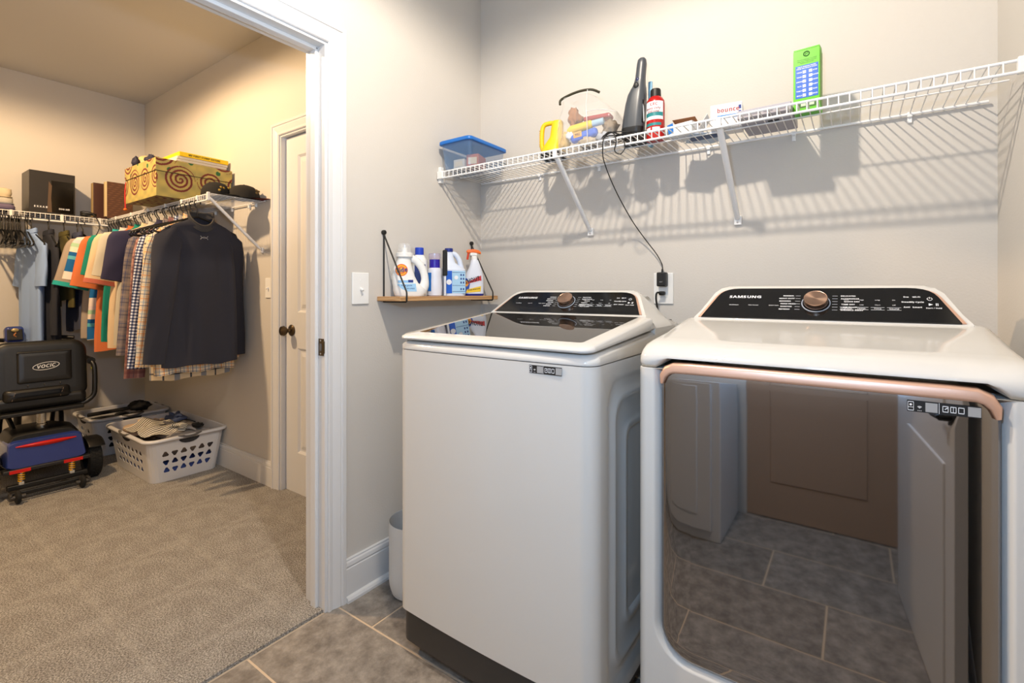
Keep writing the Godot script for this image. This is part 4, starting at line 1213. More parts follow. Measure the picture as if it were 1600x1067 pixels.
func crumple(c: Vector3, r: Vector3, seed_: int, amount: float, seg := 20) -> MB:   # an uneven rounded lump
	var f := FastNoiseLite.new(); f.seed = seed_; f.frequency = 1.3; f.fractal_octaves = 3
	var rows := []
	for i in seg / 2 + 1:
		var ph := -PI / 2 + PI * i / (seg / 2)
		var ring := PackedVector3Array()
		for k in seg:
			var a := TAU * k / seg
			var d := Vector3(cos(a) * maxf(cos(ph), 0.001), sin(ph), sin(a) * maxf(cos(ph), 0.001))
			var p := c + d * r * (1.0 - amount * 0.5 + amount * f.get_noise_3dv(d * 1.2))
			if d.y < -0.2: p.y = maxf(p.y, c.y - r.y * 0.98)
			ring.append(p)
		rows.append(ring)
	var b := MB.new(); b.grid(rows, true)
	return b


func vacuum(y: float) -> void:
	var t := thing("hand_vacuum", "grey cordless hand vacuum standing upright in its black base", "hand vacuum", Vector3(0.888, y, 0.185), 0.1)
	var b := MB.new()
	b.lathe([Vector2(0.0, 0.0), Vector2(0.042, 0.0), Vector2(0.045, 0.004), Vector2(0.044, 0.016), Vector2(0.040, 0.022), Vector2(0.0, 0.022)], Vector3.ZERO, Basis.IDENTITY, 28); obj("charging_base", b, M.black, t)
	b = MB.new()
	var rows := []
	for s in [[0.018, -0.008, 0.036, 0.030, 0.8], [0.05, -0.006, 0.041, 0.034, 0.8], [0.06, -0.005, 0.0415, 0.0345, 0.8]]:
		rows.append(lift(rr(s[2] * 2, s[3] * 2, s[3] * s[4]), facing(Vector3(s[1], s[0], 0), Vector3.RIGHT, Vector3.UP)))
	b.loft(rows); obj("intake", b, mat(Color(0.10, 0.105, 0.11), 0.35), t)
	b = MB.new()
	rows = []
	for s in [[0.060, -0.005, 0.0415, 0.0345], [0.10, -0.001, 0.0405, 0.034], [0.15, 0.005, 0.038, 0.032], [0.185, 0.010, 0.034, 0.029], [0.205, 0.015, 0.028, 0.025], [0.222, 0.019, 0.0215, 0.021], [0.245, 0.022, 0.0185, 0.0185], [0.295, 0.027, 0.0175, 0.0175], [0.310, 0.028, 0.0155, 0.0155], [0.317, 0.0285, 0.010, 0.010]]:
		rows.append(lift(rr(s[2] * 2, s[3] * 2, s[3] * 0.85), facing(Vector3(s[1], s[0], 0), Vector3.RIGHT, Vector3.UP)))
	b.loft(rows); obj("body", b, mat(Color(0.27, 0.29, 0.315), 0.35), t)
	b = MB.new(); b.sphere(Vector3(0.012, 0.212, 0.0255), Vector3(0.010, 0.011, 0.004), 16); obj("power_button", b, M.black, t)
	b = MB.new(); b.sphere(Vector3(0.016, 0.236, 0.0185), Vector3(0.0065, 0.007, 0.003), 14); obj("mode_button", b, mat(Color(0.12, 0.15, 0.32), 0.3), t)
	b = MB.new(); b.rbox(Vector3(0.034, 0.115, 0.012), Vector3(0.012, 0.085, 0.022), 0.004, Basis(Vector3(0, 0, 1), -0.06)); obj("dust_window", b, mat(Color(0.06, 0.06, 0.065), 0.1), t)
	b = MB.new(); b.tube([Vector3(0.0405, 0.075, 0.022), Vector3(0.037, 0.14, 0.021)], 0.0022, 6); obj("release_latch", b, mat(Color(0.7, 0.72, 0.74), 0.3), t)


func green_box(y: float) -> void:
	var t := thing("tall_box", "tall bright green box with a blue checklist panel on the shelf", "box", Vector3(1.443, y, 0.178), -0.06)
	var b := MB.new(); b.rbox(Vector3(0, 0.095, 0), Vector3(0.070, 0.190, 0.062), 0.0012); obj("box", b, mat(Color(0.36, 0.74, 0.07), 0.4), t)
	b = MB.new(); b.extrude(PackedVector2Array([Vector2(-0.031, 0.0), Vector2(0.031, 0.0), Vector2(0.020, 0.012), Vector2(-0.031, 0.004)]), 0.068, facing(Vector3(-0.034, 0.190, 0), Vector3(0, 0, -1), Vector3(1, 0, 0))); obj("top_flap", b, mat(Color(0.33, 0.70, 0.06), 0.4), t)
	var z := 0.0312
	b = MB.new(); b.rbox(Vector3(0.001, 0.093, z), Vector3(0.060, 0.100, 0.0008), 0.0003); obj("blue_panel", b, mat(Color(0.05, 0.36, 0.76), 0.4), t)
	b = MB.new()
	for r in 6:
		for c in 2:
			var p := Vector3(-0.0055 + 0.0165 * c, 0.122 - 0.0142 * r, z + 0.0005)
			b.rbox(p, Vector3(0.0088, 0.0088, 0.0006), 0.0002)
	obj("checkbox", b, M.print, t).set_meta("kind", "stuff")
	b = MB.new()
	for r in 6:
		for c in 2:
			if c == 1 and r > 0: continue
			var p := Vector3(-0.0055 + 0.0165 * c, 0.122 - 0.0142 * r, z + 0.001)
			b.tube([p + Vector3(-0.003, 0, 0), p + Vector3(-0.001, -0.0028, 0), p + Vector3(0.0035, 0.003, 0)], 0.0005, 4)
	obj("tick", b, M.black_soft, t).set_meta("kind", "stuff")
	b = MB.new()
	for r in 6:
		write(b, ["FOOD", "TRASH", "SMOKE", "PETS", "TOILET", "MOLD"][r], 0.0036, facing(Vector3(-0.0185, 0.122 - 0.0142 * r, z + 0.0005), Vector3.RIGHT, Vector3(0, 0, 1)), 1.0)
		write(b, ["GYM", "DIAPER", "SHOES", "PAINT", "TOYS", "BAGS"][r], 0.0036, facing(Vector3(0.0225, 0.122 - 0.0142 * r, z + 0.0005), Vector3.RIGHT, Vector3(0, 0, 1)), 1.0)
	for r in 2: write(b, ["HELPS REMOVE ODORS", "FROM THE WHOLE HOUSE"][r], 0.0032, facing(Vector3(0.001, 0.138 - 0.005 * r, z + 0.0005), Vector3.RIGHT, Vector3(0, 0, 1)), 1.0)
	obj("panel_lettering", b, M.print, t)
	b = MB.new()
	for r in 3: write(b, ["Place the open box on a shelf", "away from children and pets", "replace every month"][r], 0.0028, facing(Vector3(0.001, 0.160 - 0.0048 * r, z), Vector3.RIGHT, Vector3(0, 0, 1)), 1.0, false)
	obj("small_print", b, mat(Color(0.05, 0.2, 0.03), 0.5), t)
	b = MB.new()
	var ring := []
	for j in 13: ring.append(Vector3(cos(TAU * j / 12) * 0.0075, 0.176 + sin(TAU * j / 12) * 0.007, z + 0.0003))
	b.tube(ring, 0.0014, 5)
	b.tube([Vector3(-0.003, 0.173, z), Vector3(-0.002, 0.179, z), Vector3(0.001, 0.175, z), Vector3(0.003, 0.179, z)], 0.001, 5)
	obj("emblem", b, mat(Color(0.06, 0.3, 0.05), 0.5), t)
	b = MB.new(); b.rbox(Vector3(0, 0.022, z), Vector3(0.052, 0.018, 0.0006), 0.0002); obj("lower_panel", b, mat(Color(0.18, 0.38, 0.08), 0.5), t)
	b = MB.new()
	for k in 2: b.rbox(Vector3(-0.008 + 0.022 * k, 0.022, z + 0.0004), Vector3(0.013, 0.009, 0.0006), 0.0002)
	obj("pictogram", b, mat(Color(0.75, 0.85, 0.7), 0.5), t).set_meta("kind", "stuff")
	b = MB.new(); b.rbox(Vector3(0.0352, 0.10, 0.0), Vector3(0.0008, 0.16, 0.05), 0.0003); obj("side_print", b, mat(Color(0.45, 0.62, 0.28), 0.5), t)


func floating_shelf() -> void:
	var y := 1.139
	var t := thing("floating_shelf", "narrow pale wood shelf on black rods over the washer's left side", "shelf", Vector3(0, 0, 0))
	var im := image(256, 64, func(u, v): 
		var g := 0.5 + 0.5 * sin(v * 46.0 + sin(u * 7.0) * 1.6 + sin(u * 23.0 + v * 9.0) * 0.4)
		return Color(0.70, 0.52, 0.34).lerp(Color(0.80, 0.64, 0.45), g))
	var wm := mat(Color.WHITE, 0.5)
	wm.albedo_texture = ImageTexture.create_from_image(im); wm.uv1_triplanar = true; wm.uv1_scale = Vector3(3, 9, 2)
	var b := MB.new(); b.rbox(Vector3(0.0685, y - 0.009, 0.348), Vector3(0.135, 0.018, 0.626), 0.0025); obj("board", b, wm, t)
	for z in [0.630, 0.080]:
		b = MB.new()
		b.tube(curve([Vector3(0.006, 1.395, z)], 1) + [Vector3(0.006, 1.392, z), Vector3(0.006, y - 0.0205, z)], 0.0033, 8)
		b.tube([Vector3(0.006, 1.39, z), Vector3(0.138, y + 0.02, z), Vector3(0.1395, y + 0.012, z), Vector3(0.1395, y - 0.017, z), Vector3(0.136, y - 0.0212, z), Vector3(0.004, y - 0.0212, z)], 0.0033, 8)
		var rod := obj("bracket_rod", b, M.black, t)
		b = MB.new(); b.lathe([Vector2(0.009, 0.0), Vector2(0.010, 0.004), Vector2(0.009, 0.012), Vector2(0.005, 0.014), Vector2(0.0, 0.014)], Vector3(0.0, 1.398, z), Basis(Vector3(0, 0, 1), -PI / 2), 18); obj("wall_pin", b, M.black, rod)
	# laundry detergent jug, its face turned to the viewer
	t = thing("detergent_jug", "white detergent jug with an orange bullseye label at the shelf's left end", "detergent jug", Vector3(0.072, y, 0.553), 0.96)
	b = MB.new()
	var rows := []
	for s in [[0.0, 0.0, 0.054, 0.030], [0.004, 0.0, 0.060, 0.034], [0.025, 0.0, 0.066, 0.036], [0.04, -0.006, 0.060, 0.036], [0.055, -0.017, 0.052, 0.035], [0.08, -0.024, 0.046, 0.034], [0.10, -0.026, 0.042, 0.032], [0.12, -0.026, 0.036, 0.030], [0.135, -0.024, 0.030, 0.028], [0.150, -0.022, 0.027, 0.026], [0.160, -0.020, 0.027, 0.025], [0.163, -0.020, 0.025, 0.023]]:
		rows.append(lift(rr(s[2] * 2, s[3] * 2, s[3] * 0.9), facing(Vector3(s[1], s[0], 0), Vector3.RIGHT, Vector3.UP)))
	b.loft(rows); obj("body", b, M.white_plastic, t)
	b = MB.new()
	b.tube(curve([Vector3(-0.036, 0.150, 0), Vector3(-0.005, 0.158, 0), Vector3(0.026, 0.146, 0), Vector3(0.050, 0.118, 0), Vector3(0.062, 0.08, 0), Vector3(0.060, 0.045, 0), Vector3(0.045, 0.02, 0)], 4), [0.010, 0.0105, 0.011, 0.0115, 0.0115, 0.0115, 0.012, 0.012, 0.012, 0.012, 0.012, 0.012, 0.012, 0.012, 0.012, 0.012, 0.012, 0.012, 0.013, 0.014, 0.015, 0.016, 0.017, 0.018, 0.018], 12, true, 1.3); obj("handle", b, M.white_plastic, t)
	b = MB.new(); b.lathe([Vector2(0.034, 0.160), Vector2(0.034, 0.176), Vector2(0.030, 0.178), Vector2(0.012, 0.180), Vector2(0.011, 0.198), Vector2(0.0, 0.199)], Vector3(-0.020, 0, 0), Basis.IDENTITY, 24); obj("spout_collar", b, M.white_plastic, t)
	b = MB.new(); b.lathe([Vector2(0.0265, 0.178), Vector2(0.0255, 0.212), Vector2(0.0235, 0.214), Vector2(0.0, 0.214)], Vector3(-0.020, 0, 0), Basis.IDENTITY, 24); obj("clear_cap", b, glassy(Color(0.95, 0.96, 0.97), 0.2, 0.15), t)
	var lab := func(r: float, zz: float, m: Material, nm: String, cx := -0.036, cy := 0.106) -> void:
		var q := MB.new(); q.lathe([Vector2(r, -0.001), Vector2(r, 0.0008), Vector2(0.0, 0.0008)], Vector3(cx, cy, zz), Basis(Vector3(1, 0, 0), PI / 2), 28); obj(nm, q, m, t)
	lab.call(0.0245, 0.0330, M.orange, "bullseye_ring"); lab.call(0.0205, 0.0334, mat(Color(0.95, 0.68, 0.05), 0.4), "bullseye_ring"); lab.call(0.0150, 0.0338, M.orange, "bullseye_ring"); lab.call(0.0100, 0.0342, mat(Color(0.95, 0.70, 0.08), 0.4), "bullseye_ring")
	b = MB.new(); write(b, "Tide", 0.0155, facing(Vector3(-0.036, 0.106, 0.0362), Vector3(1, 0.12, 0), Vector3(0, 0, 1)), 1.05); obj("lettering", b, mat(Color(0.05, 0.12, 0.5), 0.4), t)
	b = MB.new(); b.rbox(Vector3(-0.020, 0.060, 0.0352), Vector3(0.060, 0.010, 0.001), 0.0004); obj("pale_blue_band", b, mat(Color(0.55, 0.75, 0.92), 0.4), t)
	b = MB.new(); b.rbox(Vector3(0.000, 0.062, 0.0358), Vector3(0.020, 0.010, 0.001), 0.0004); obj("navy_band", b, mat(Color(0.07, 0.16, 0.5), 0.4), t)
	b = MB.new(); b.extrude(PackedVector2Array([Vector2(-0.055, 0.0), Vector2(0.02, 0.002), Vector2(0.024, -0.03), Vector2(-0.01, -0.03), Vector2(-0.035, -0.020)]), 0.001, Transform3D(Basis.IDENTITY, Vector3(0, 0.05, 0.0352))); obj("blue_print", b, mat(Color(0.62, 0.80, 0.93), 0.4), t)
	b = MB.new(); write(b, "free & gentle", 0.005, facing(Vector3(-0.016, 0.044, 0.0364), Vector3.RIGHT, Vector3(0, 0, 1))); write(b, "64 LOADS", 0.005, facing(Vector3(0.0, 0.032, 0.0364), Vector3.RIGHT, Vector3(0, 0, 1))); obj("small_lettering", b, mat(Color(0.1, 0.2, 0.5), 0.4), t)
	# white bottle with a blue cap behind the jug
	t = thing("bottle", "white bottle with a square blue cap behind the detergent jug", "bottle", Vector3(0.035, y, 0.462), 0.9)
	b = MB.new(); rows = []
	for s in [[0.0, 0.030, 0.026], [0.004, 0.033, 0.028], [0.14, 0.033, 0.028], [0.155, 0.031, 0.027], [0.172, 0.022, 0.020], [0.178, 0.016, 0.016]]: rows.append(lift(rr(s[1] * 2, s[2] * 2, s[2] * 0.85), facing(Vector3(0, s[0], 0), Vector3.RIGHT, Vector3.UP)))
	b.loft(rows); obj("body", b, M.white_plastic, t)
	b = MB.new(); b.lathe([Vector2(0.0185, 0.176), Vector2(0.0185, 0.206), Vector2(0.017, 0.208), Vector2(0.0, 0.208)], Vector3.ZERO, Basis.IDENTITY, 20); obj("cap", b, M.blue, t)
	b = MB.new(); b.rbox(Vector3(0, 0.09, 0.0285), Vector3(0.045, 0.09, 0.001), 0.0004); obj("label", b, mat(Color(0.12, 0.18, 0.45), 0.4), t)
	# scent booster bottle with a clear violet cap
	t = thing("bottle", "white bottle with a violet band and clear cap, left of the bleach jug", "bottle", Vector3(0.080, y, 0.415), 0.95)
	b = MB.new(); b.lathe([Vector2(0.0, 0.0), Vector2(0.026, 0.0), Vector2(0.030, 0.004), Vector2(0.032, 0.04), Vector2(0.030, 0.07), Vector2(0.0285, 0.085), Vector2(0.031, 0.105), Vector2(0.028, 0.118), Vector2(0.022, 0.122)], Vector3.ZERO, Basis.IDENTITY, 28); obj("body", b, mat(Color(0.88, 0.89, 0.93), 0.3), t)
	b = MB.new(); b.lathe([Vector2(0.022, 0.120), Vector2(0.0225, 0.124), Vector2(0.0225, 0.158)], Vector3.ZERO, Basis.IDENTITY, 24); obj("violet_band", b, mat(Color(0.16, 0.10, 0.62), 0.3), t)
	b = MB.new(); b.lathe([Vector2(0.0235, 0.156), Vector2(0.026, 0.162), Vector2(0.026, 0.182), Vector2(0.024, 0.184), Vector2(0.0, 0.184)], Vector3.ZERO, Basis.IDENTITY, 24); obj("clear_cap", b, glassy(Color(0.75, 0.68, 0.85), 0.25, 0.12), t)
	b = MB.new()
	var lo := PackedVector3Array(); var hi := PackedVector3Array(); var md := PackedVector3Array()
	for j in 8:
		var a := PI * 0.95 - 0.75 * j / 7.0
		lo.append(Vector3(cos(a) * 0.0323, 0.022, sin(a) * 0.0323)); md.append(Vector3(cos(a) * 0.0325, 0.06, sin(a) * 0.0325)); hi.append(Vector3(cos(a) * 0.030, 0.108, sin(a) * 0.030))
	b.grid([lo, md, hi], false, Vector3(-0.5, 0, 1)); obj("blue_label", b, mat(Color(0.03, 0.42, 0.75), 0.4), t)
	# bleach jug
	t = thing("bleach_jug", "white bleach jug with a dark blue cap and a blue label", "bleach jug", Vector3(0.074, y, 0.290), 0.90)
	b = MB.new(); rows = []
	for s in [[0.0, 0.0, 0.050, 0.040], [0.004, 0.0, 0.053, 0.043], [0.115, 0.0, 0.053, 0.043], [0.122, 0.0, 0.051, 0.041], [0.134, -0.010, 0.038, 0.034], [0.150, -0.018, 0.026, 0.026], [0.175, -0.020, 0.020, 0.020], [0.196, -0.020, 0.017, 0.017], [0.201, -0.020, 0.015, 0.015]]: rows.append(lift(rr(s[2] * 2, s[3] * 2, s[3] * 0.7), facing(Vector3(s[1], s[0], 0), Vector3.RIGHT, Vector3.UP)))
	b.loft(rows); obj("body", b, mat(Color(0.84, 0.88, 0.95), 0.35), t)
	b = MB.new(); b.tube(curve([Vector3(-0.016, 0.192, 0), Vector3(0.008, 0.188, 0), Vector3(0.026, 0.165, 0), Vector3(0.034, 0.138, 0), Vector3(0.040, 0.118, 0)], 4), 0.0115, 12); obj("handle", b, mat(Color(0.84, 0.88, 0.95), 0.35), t)
	b = MB.new(); b.lathe([Vector2(0.0185, 0.198), Vector2(0.0185, 0.213), Vector2(0.017, 0.215), Vector2(0.0, 0.215)], Vector3(-0.020, 0, 0), Basis.IDENTITY, 24); obj("cap", b, mat(Color(0.05, 0.15, 0.5), 0.4), t)
	b = MB.new(); b.rbox(Vector3(-0.0305, 0.062, 0.0435), Vector3(0.036, 0.100, 0.0012), 0.0005); obj("blue_label", b, mat(Color(0.03, 0.36, 0.80), 0.4), t)
	b = MB.new(); b.rbox(Vector3(0.018, 0.062, 0.0433), Vector3(0.060, 0.100, 0.001), 0.0004); obj("pale_label", b, mat(Color(0.66, 0.82, 0.93), 0.4), t)
	b = MB.new()
	for q in [[-0.026, 0.062, 0.012], [0.006, 0.082, 0.009]]: b.lathe([Vector2(q[2], 0.0), Vector2(q[2], 0.0012), Vector2(0.0, 0.0012)], Vector3(q[0], q[1], 0.0438), Basis(Vector3(1, 0, 0), PI / 2), 20)
	obj("white_disc", b, M.print, t).set_meta("kind", "stuff")
	b = MB.new()
	for r in 4:
		for c in 2: b.rbox(Vector3(0.028 + 0.011 * c, 0.094 - 0.017 * r - (0.012 if r == 3 else 0.0), 0.0442), Vector3(0.006, 0.009, 0.0006), 0.0002)
	for e in [0.047, 0.020, 0.105]: b.rbox(Vector3(0.018, e, 0.0442), Vector3(0.058, 0.0015, 0.0006), 0.0002)
	obj("label_print", b, mat(Color(0.08, 0.2, 0.5), 0.4), t).set_meta("kind", "stuff")
	# black cased thing between cap and neck: a dark phone-like block
	t = thing("scrub_brush", "black block shaped handle standing between bottle and bleach jug", "brush", Vector3(0.112, y, 0.385), 0.9)
	b = MB.new(); b.rbox(Vector3(0, 0.144, 0.0), Vector3(0.019, 0.112, 0.022), 0.005); obj("grip", b, M.black_soft, t)
	b = MB.new(); b.rbox(Vector3(0, 0.048, 0.0), Vector3(0.010, 0.096, 0.012), 0.004); obj("stem", b, mat(Color(0.85, 0.86, 0.88), 0.4), t)
	# stain spray bottle
	t = thing("spray_bottle", "white stain spray bottle with an orange trigger at the shelf's right end", "spray bottle", Vector3(0.076, y, 0.148), 0.80)
	b = MB.new(); rows = []
	for s in [[0.006, 0.0, 0.045, 0.026], [0.012, 0.0, 0.047, 0.028], [0.08, 0.001, 0.046, 0.028], [0.105, 0.003, 0.040, 0.027], [0.13, 0.006, 0.030, 0.024], [0.15, 0.006, 0.023, 0.021], [0.168, 0.004, 0.018, 0.018], [0.174, 0.003, 0.013, 0.013]]: rows.append(lift(rr(s[2] * 2, s[3] * 2, s[3] * 0.8), facing(Vector3(s[1], s[0], 0), Vector3.RIGHT, Vector3.UP)))
	b.loft(rows); obj("body", b, mat(Color(0.86, 0.88, 0.93), 0.35), t)
	b = MB.new(); rows = []
	for s in [[0.0, 0.045, 0.026], [0.003, 0.0475, 0.0285], [0.010, 0.0475, 0.0285]]: rows.append(lift(rr(s[1] * 2, s[2] * 2, s[2] * 0.8), facing(Vector3(0, s[0], 0), Vector3.RIGHT, Vector3.UP)))
	b.loft(rows); obj("blue_foot", b, mat(Color(0.06, 0.14, 0.52), 0.4), t)
	b = MB.new(); b.lathe([Vector2(0.015, 0.172), Vector2(0.015, 0.186), Vector2(0.011, 0.190)], Vector3(0.003, 0, 0), Basis.IDENTITY, 18); b.rbox(Vector3(0.0, 0.199, 0), Vector3(0.036, 0.020, 0.017), 0.006); obj("spray_head", b, M.white_plastic, t)
	b = MB.new(); rows = []
	for s in [[-0.034, 0.004, 0.007, 0.210], [-0.028, 0.008, 0.009, 0.211], [0.0, 0.009, 0.010, 0.213], [0.024, 0.008, 0.010, 0.209], [0.034, 0.005, 0.008, 0.203]]: rows.append(lift(rr(s[2] * 2, s[1] * 2, 0.004, 3), facing(Vector3(s[0], s[3], 0), Vector3(0, 0, 1), Vector3(1, 0, 0))))
	b.loft(rows); obj("orange_hood", b, M.orange, t)
	b = MB.new(); b.tube(curve([Vector3(-0.024, 0.204, 0), Vector3(-0.027, 0.19, 0), Vector3(-0.030, 0.172, 0)], 4), 0.0052, 8); obj("trigger", b, mat(Color(0.80, 0.22, 0.05), 0.4), t)
	var fz := 0.0283
	b = MB.new(); b.extrude(PackedVector2Array([Vector2(-0.046, 0.012), Vector2(-0.046, 0.085), Vector2(-0.036, 0.083), Vector2(-0.020, 0.06), Vector2(-0.026, 0.02)]), 0.001, Transform3D(Basis.IDENTITY, Vector3(0, 0, fz - 0.0006))); obj("swirl", b, mat(Color(0.07, 0.25, 0.62), 0.4), t)
	b = MB.new(); b.extrude(PackedVector2Array([Vector2(-0.046, 0.045), Vector2(-0.046, 0.072), Vector2(-0.034, 0.07), Vector2(-0.026, 0.055), Vector2(-0.034, 0.044)]), 0.001, Transform3D(Basis.IDENTITY, Vector3(0, 0, fz - 0.0002))); obj("swirl", b, mat(Color(0.9, 0.6, 0.1), 0.4), t)
	b = MB.new(); b.extrude(PackedVector2Array([Vector2(-0.036, 0.056), Vector2(0.034, 0.072), Vector2(0.032, 0.096), Vector2(-0.02, 0.070)]), 0.001, Transform3D(Basis.IDENTITY, Vector3(0, 0, fz + 0.0002))); obj("red_flash", b, mat(Color(0.72, 0.10, 0.10), 0.4), t)
	b = MB.new(); b.extrude(PackedVector2Array([Vector2(-0.040, 0.014), Vector2(0.030, 0.020), Vector2(0.032, 0.046), Vector2(-0.034, 0.030)]), 0.001, Transform3D(Basis.IDENTITY, Vector3(0, 0, fz + 0.0002))); obj("yellow_flash", b, mat(Color(0.93, 0.78, 0.08), 0.4), t)
	b = MB.new(); write(b, "SHOUT", 0.020, facing(Vector3(-0.010, 0.074, fz + 0.0016), Vector3(1, 0.28, 0), Vector3(0, 0, 1)), 0.8); obj("lettering", b, M.black_soft, t)
	b = MB.new(); write(b, "TRIPLE-ACTING", 0.0055, facing(Vector3(0.004, 0.063, fz + 0.0016), Vector3(1, 0.28, 0), Vector3(0, 0, 1)), 0.9); obj("small_lettering", b, M.print, t)
	b = MB.new(); write(b, "STAIN REMOVER", 0.006, facing(Vector3(-0.002, 0.030, fz + 0.0014), Vector3(1, 0.14, 0), Vector3(0, 0, 1)), 0.9); obj("small_lettering", b, M.black_soft, t)
	# white bin on the floor beside the washer
	t = thing("waste_bin", "slim white waste bin squeezed between wall and washer", "waste bin", Vector3(0.168, 0, 0.605))
	b = MB.new(); b.lathe([Vector2(0.0, 0.001), Vector2(0.08, 0.001), Vector2(0.095, 0.01), Vector2(0.102, 0.035), Vector2(0.105, 0.06), Vector2(0.105, 0.276), Vector2(0.1035, 0.278), Vector2(0.102, 0.276), Vector2(0.101, 0.03), Vector2(0.0, 0.02)], Vector3.ZERO, Basis.IDENTITY, 40); obj("shell", b, mat(Color(0.86, 0.86, 0.85), 0.4), t)
	b = MB.new(); b.lathe([Vector2(0.0, 0.022), Vector2(0.099, 0.022)], Vector3.ZERO, Basis.IDENTITY, 30); obj("liner", b, mat(Color(0.7, 0.7, 0.7), 0.6), t)


func closet_shelves() -> void:
	var D := 1.70
	var t := thing("wire_shelf", "white closet wire shelf over the row of shirts, beside the panel door", "wire shelf", Vector3.ZERO)
	var b := MB.new()
	b.tube([Vector3(0, 0, 0.416), Vector3(0, 0, 0.717), Vector3(0, -0.004, 0.7205), Vector3(0, -0.036, 0.7205)], 0.0015, 5)
	var wm := b.mesh()
	for k in 74:
		var o := obj("wire", wm, M.wire, t); o.position = Vector3(-1.338 - k * 0.0254, D, 0)
	for q in [[D - 0.003, 0.423, 0.004, -1.305], [D - 0.003, 0.58, 0.0025, -1.332], [D - 0.003, 0.717, 0.0032, -1.332], [D - 0.037, 0.7205, 0.0045, -1.332]]:
		b = MB.new(); b.tube([Vector3(-3.20, q[0], q[1]), Vector3(q[3], q[0], q[1])], q[2], 8); obj("rail", b, M.wire, t)
	b = MB.new()
	var a := Vector3(-1.336, D - 0.022, 0.716)
	var e := Vector3(-1.352, 1.415, 0.425)
	b.tube([a, a.lerp(e, 0.05), a.lerp(e, 0.95), e], [0.008, 0.0105, 0.0105, 0.008], 10, true, 0.8)
	var br := obj("support_bracket", b, M.wire, t)
	b = MB.new(); b.rbox(Vector3(-1.336, D - 0.016, 0.720), Vector3(0.016, 0.044, 0.014), 0.003); obj("rail_hook", b, M.white_plastic, br)
	b = MB.new(); b.rbox(Vector3(-1.353, 1.408, 0.416), Vector3(0.024, 0.034, 0.011), 0.003); obj("wall_foot", b, M.wire, br)
	for x in [-1.42, -1.50, -1.72, -1.95, -2.2]:
		b = MB.new(); b.rbox(Vector3(x, D - 0.012, 0.418), Vector3(0.014, 0.03, 0.014), 0.003); obj("wall_clip", b, M.white_plastic, t)
	for x in [-1.47, -1.68, -1.92, -2.2, -2.5, -2.8]:
		b = MB.new(); b.rbox(Vector3(x, D - 0.02, 0.7205), Vector3(0.014, 0.044, 0.010), 0.003); obj("rail_clip", b, M.white_plastic, t)
	t = thing("wire_shelf", "white closet wire shelf on the far wall carrying the black box", "wire shelf", Vector3.ZERO)
	var DA := 1.69
	b = MB.new()
	b.tube([Vector3(-3.218, 0, 0), Vector3(-2.921, 0, 0), Vector3(-2.9175, -0.004, 0), Vector3(-2.9175, -0.036, 0)], 0.0015, 5)
	wm = b.mesh()
	for k in 40:
		var o := obj("wire", wm, M.wire, t); o.position = Vector3(0, DA, 0.74 + k * 0.0254)
	for q in [[DA - 0.003, -3.213, 0.004], [DA - 0.003, -3.06, 0.0025], [DA - 0.003, -2.921, 0.0032], [DA - 0.048, -2.9175, 0.0065]]:
		b = MB.new(); b.tube([Vector3(q[1], q[0], 0.735), Vector3(q[1], q[0], 1.76)], q[2], 8); obj("rail", b, M.wire, t)
	for z in [0.78, 0.985, 1.235, 1.5]:
		b = MB.new(); b.rbox(Vector3(-2.9175, DA - 0.024, z), Vector3(0.011, 0.052, 0.016), 0.003); obj("rail_clip", b, M.white_plastic, t)
	b = MB.new(); b.tube([Vector3(-2.92, DA - 0.03, 1.6), Vector3(-3.21, 1.42, 1.6)], 0.010, 8); obj("support_bracket", b, M.wire, t)
	# things on the shelf above the shirts
	var im := image(256, 160, func(u, v):
		var p := Vector2(u * 0.48, v * 0.30)
		var base := Color(0.74, 0.66, 0.36).lerp(Color(0.62, 0.58, 0.34), 0.5 + 0.5 * sin(u * 40.0) * sin(v * 33.0))
		for c in [[0.115, 0.10, 0.062], [0.245, 0.075, 0.048], [0.35, 0.12, 0.06], [0.055, 0.215, 0.05], [0.17, 0.215, 0.05], [0.29, 0.22, 0.055], [0.43, 0.06, 0.05], [0.42, 0.22, 0.058], [0.03, 0.05, 0.042], [0.195, 0.02, 0.035], [0.34, 0.01, 0.03]]:
			var d := p - Vector2(c[0], c[1])
			var r := d.length()
			if r < c[2]:
				var ph := fposmod(r / 0.0175 - d.angle() / TAU, 1.0)
				if absf(ph - 0.5) < 0.22: return Color(0.40, 0.10, 0.09)
				return base
		for c in [[0.18, 0.135], [0.30, 0.145], [0.09, 0.165], [0.38, 0.185], [0.06, 0.115], [0.24, 0.16], [0.46, 0.14]]:
			if p.distance_to(Vector2(c[0], c[1])) < 0.010: return Color(0.10, 0.38, 0.20)
		return base)
	var sw := texmat(im, Vector2(0.48, 0.30), 0.5)
	sw.uv1_triplanar = true; sw.uv1_scale = Vector3(1.5, 2.4, 1.5)
	var y := D + 0.0015
	t = thing("gift_box", "large keepsake box printed with red spirals on gold, on the closet shelf", "box", Vector3(-1.945, y + 0.008, 0.635))
	b = MB.new(); b.rbox(Vector3(0, 0.072, 0), Vector3(0.484, 0.144, 0.41), 0.002); obj("body", b, sw, t)
	b = MB.new(); b.rbox(Vector3(0, 0.183, 0), Vector3(0.492, 0.074, 0.418), 0.002); obj("lid", b, sw, t)
	b = MB.new(); b.rbox(Vector3(0, 0.1455, 0), Vector3(0.487, 0.004, 0.413), 0.001); obj("seam", b, M.black_soft, t)
	t = thing("paper_stack", "stack of white paper under the yellow book on the spiral box", "paper", Vector3(-1.89, y + 0.229, 0.575))
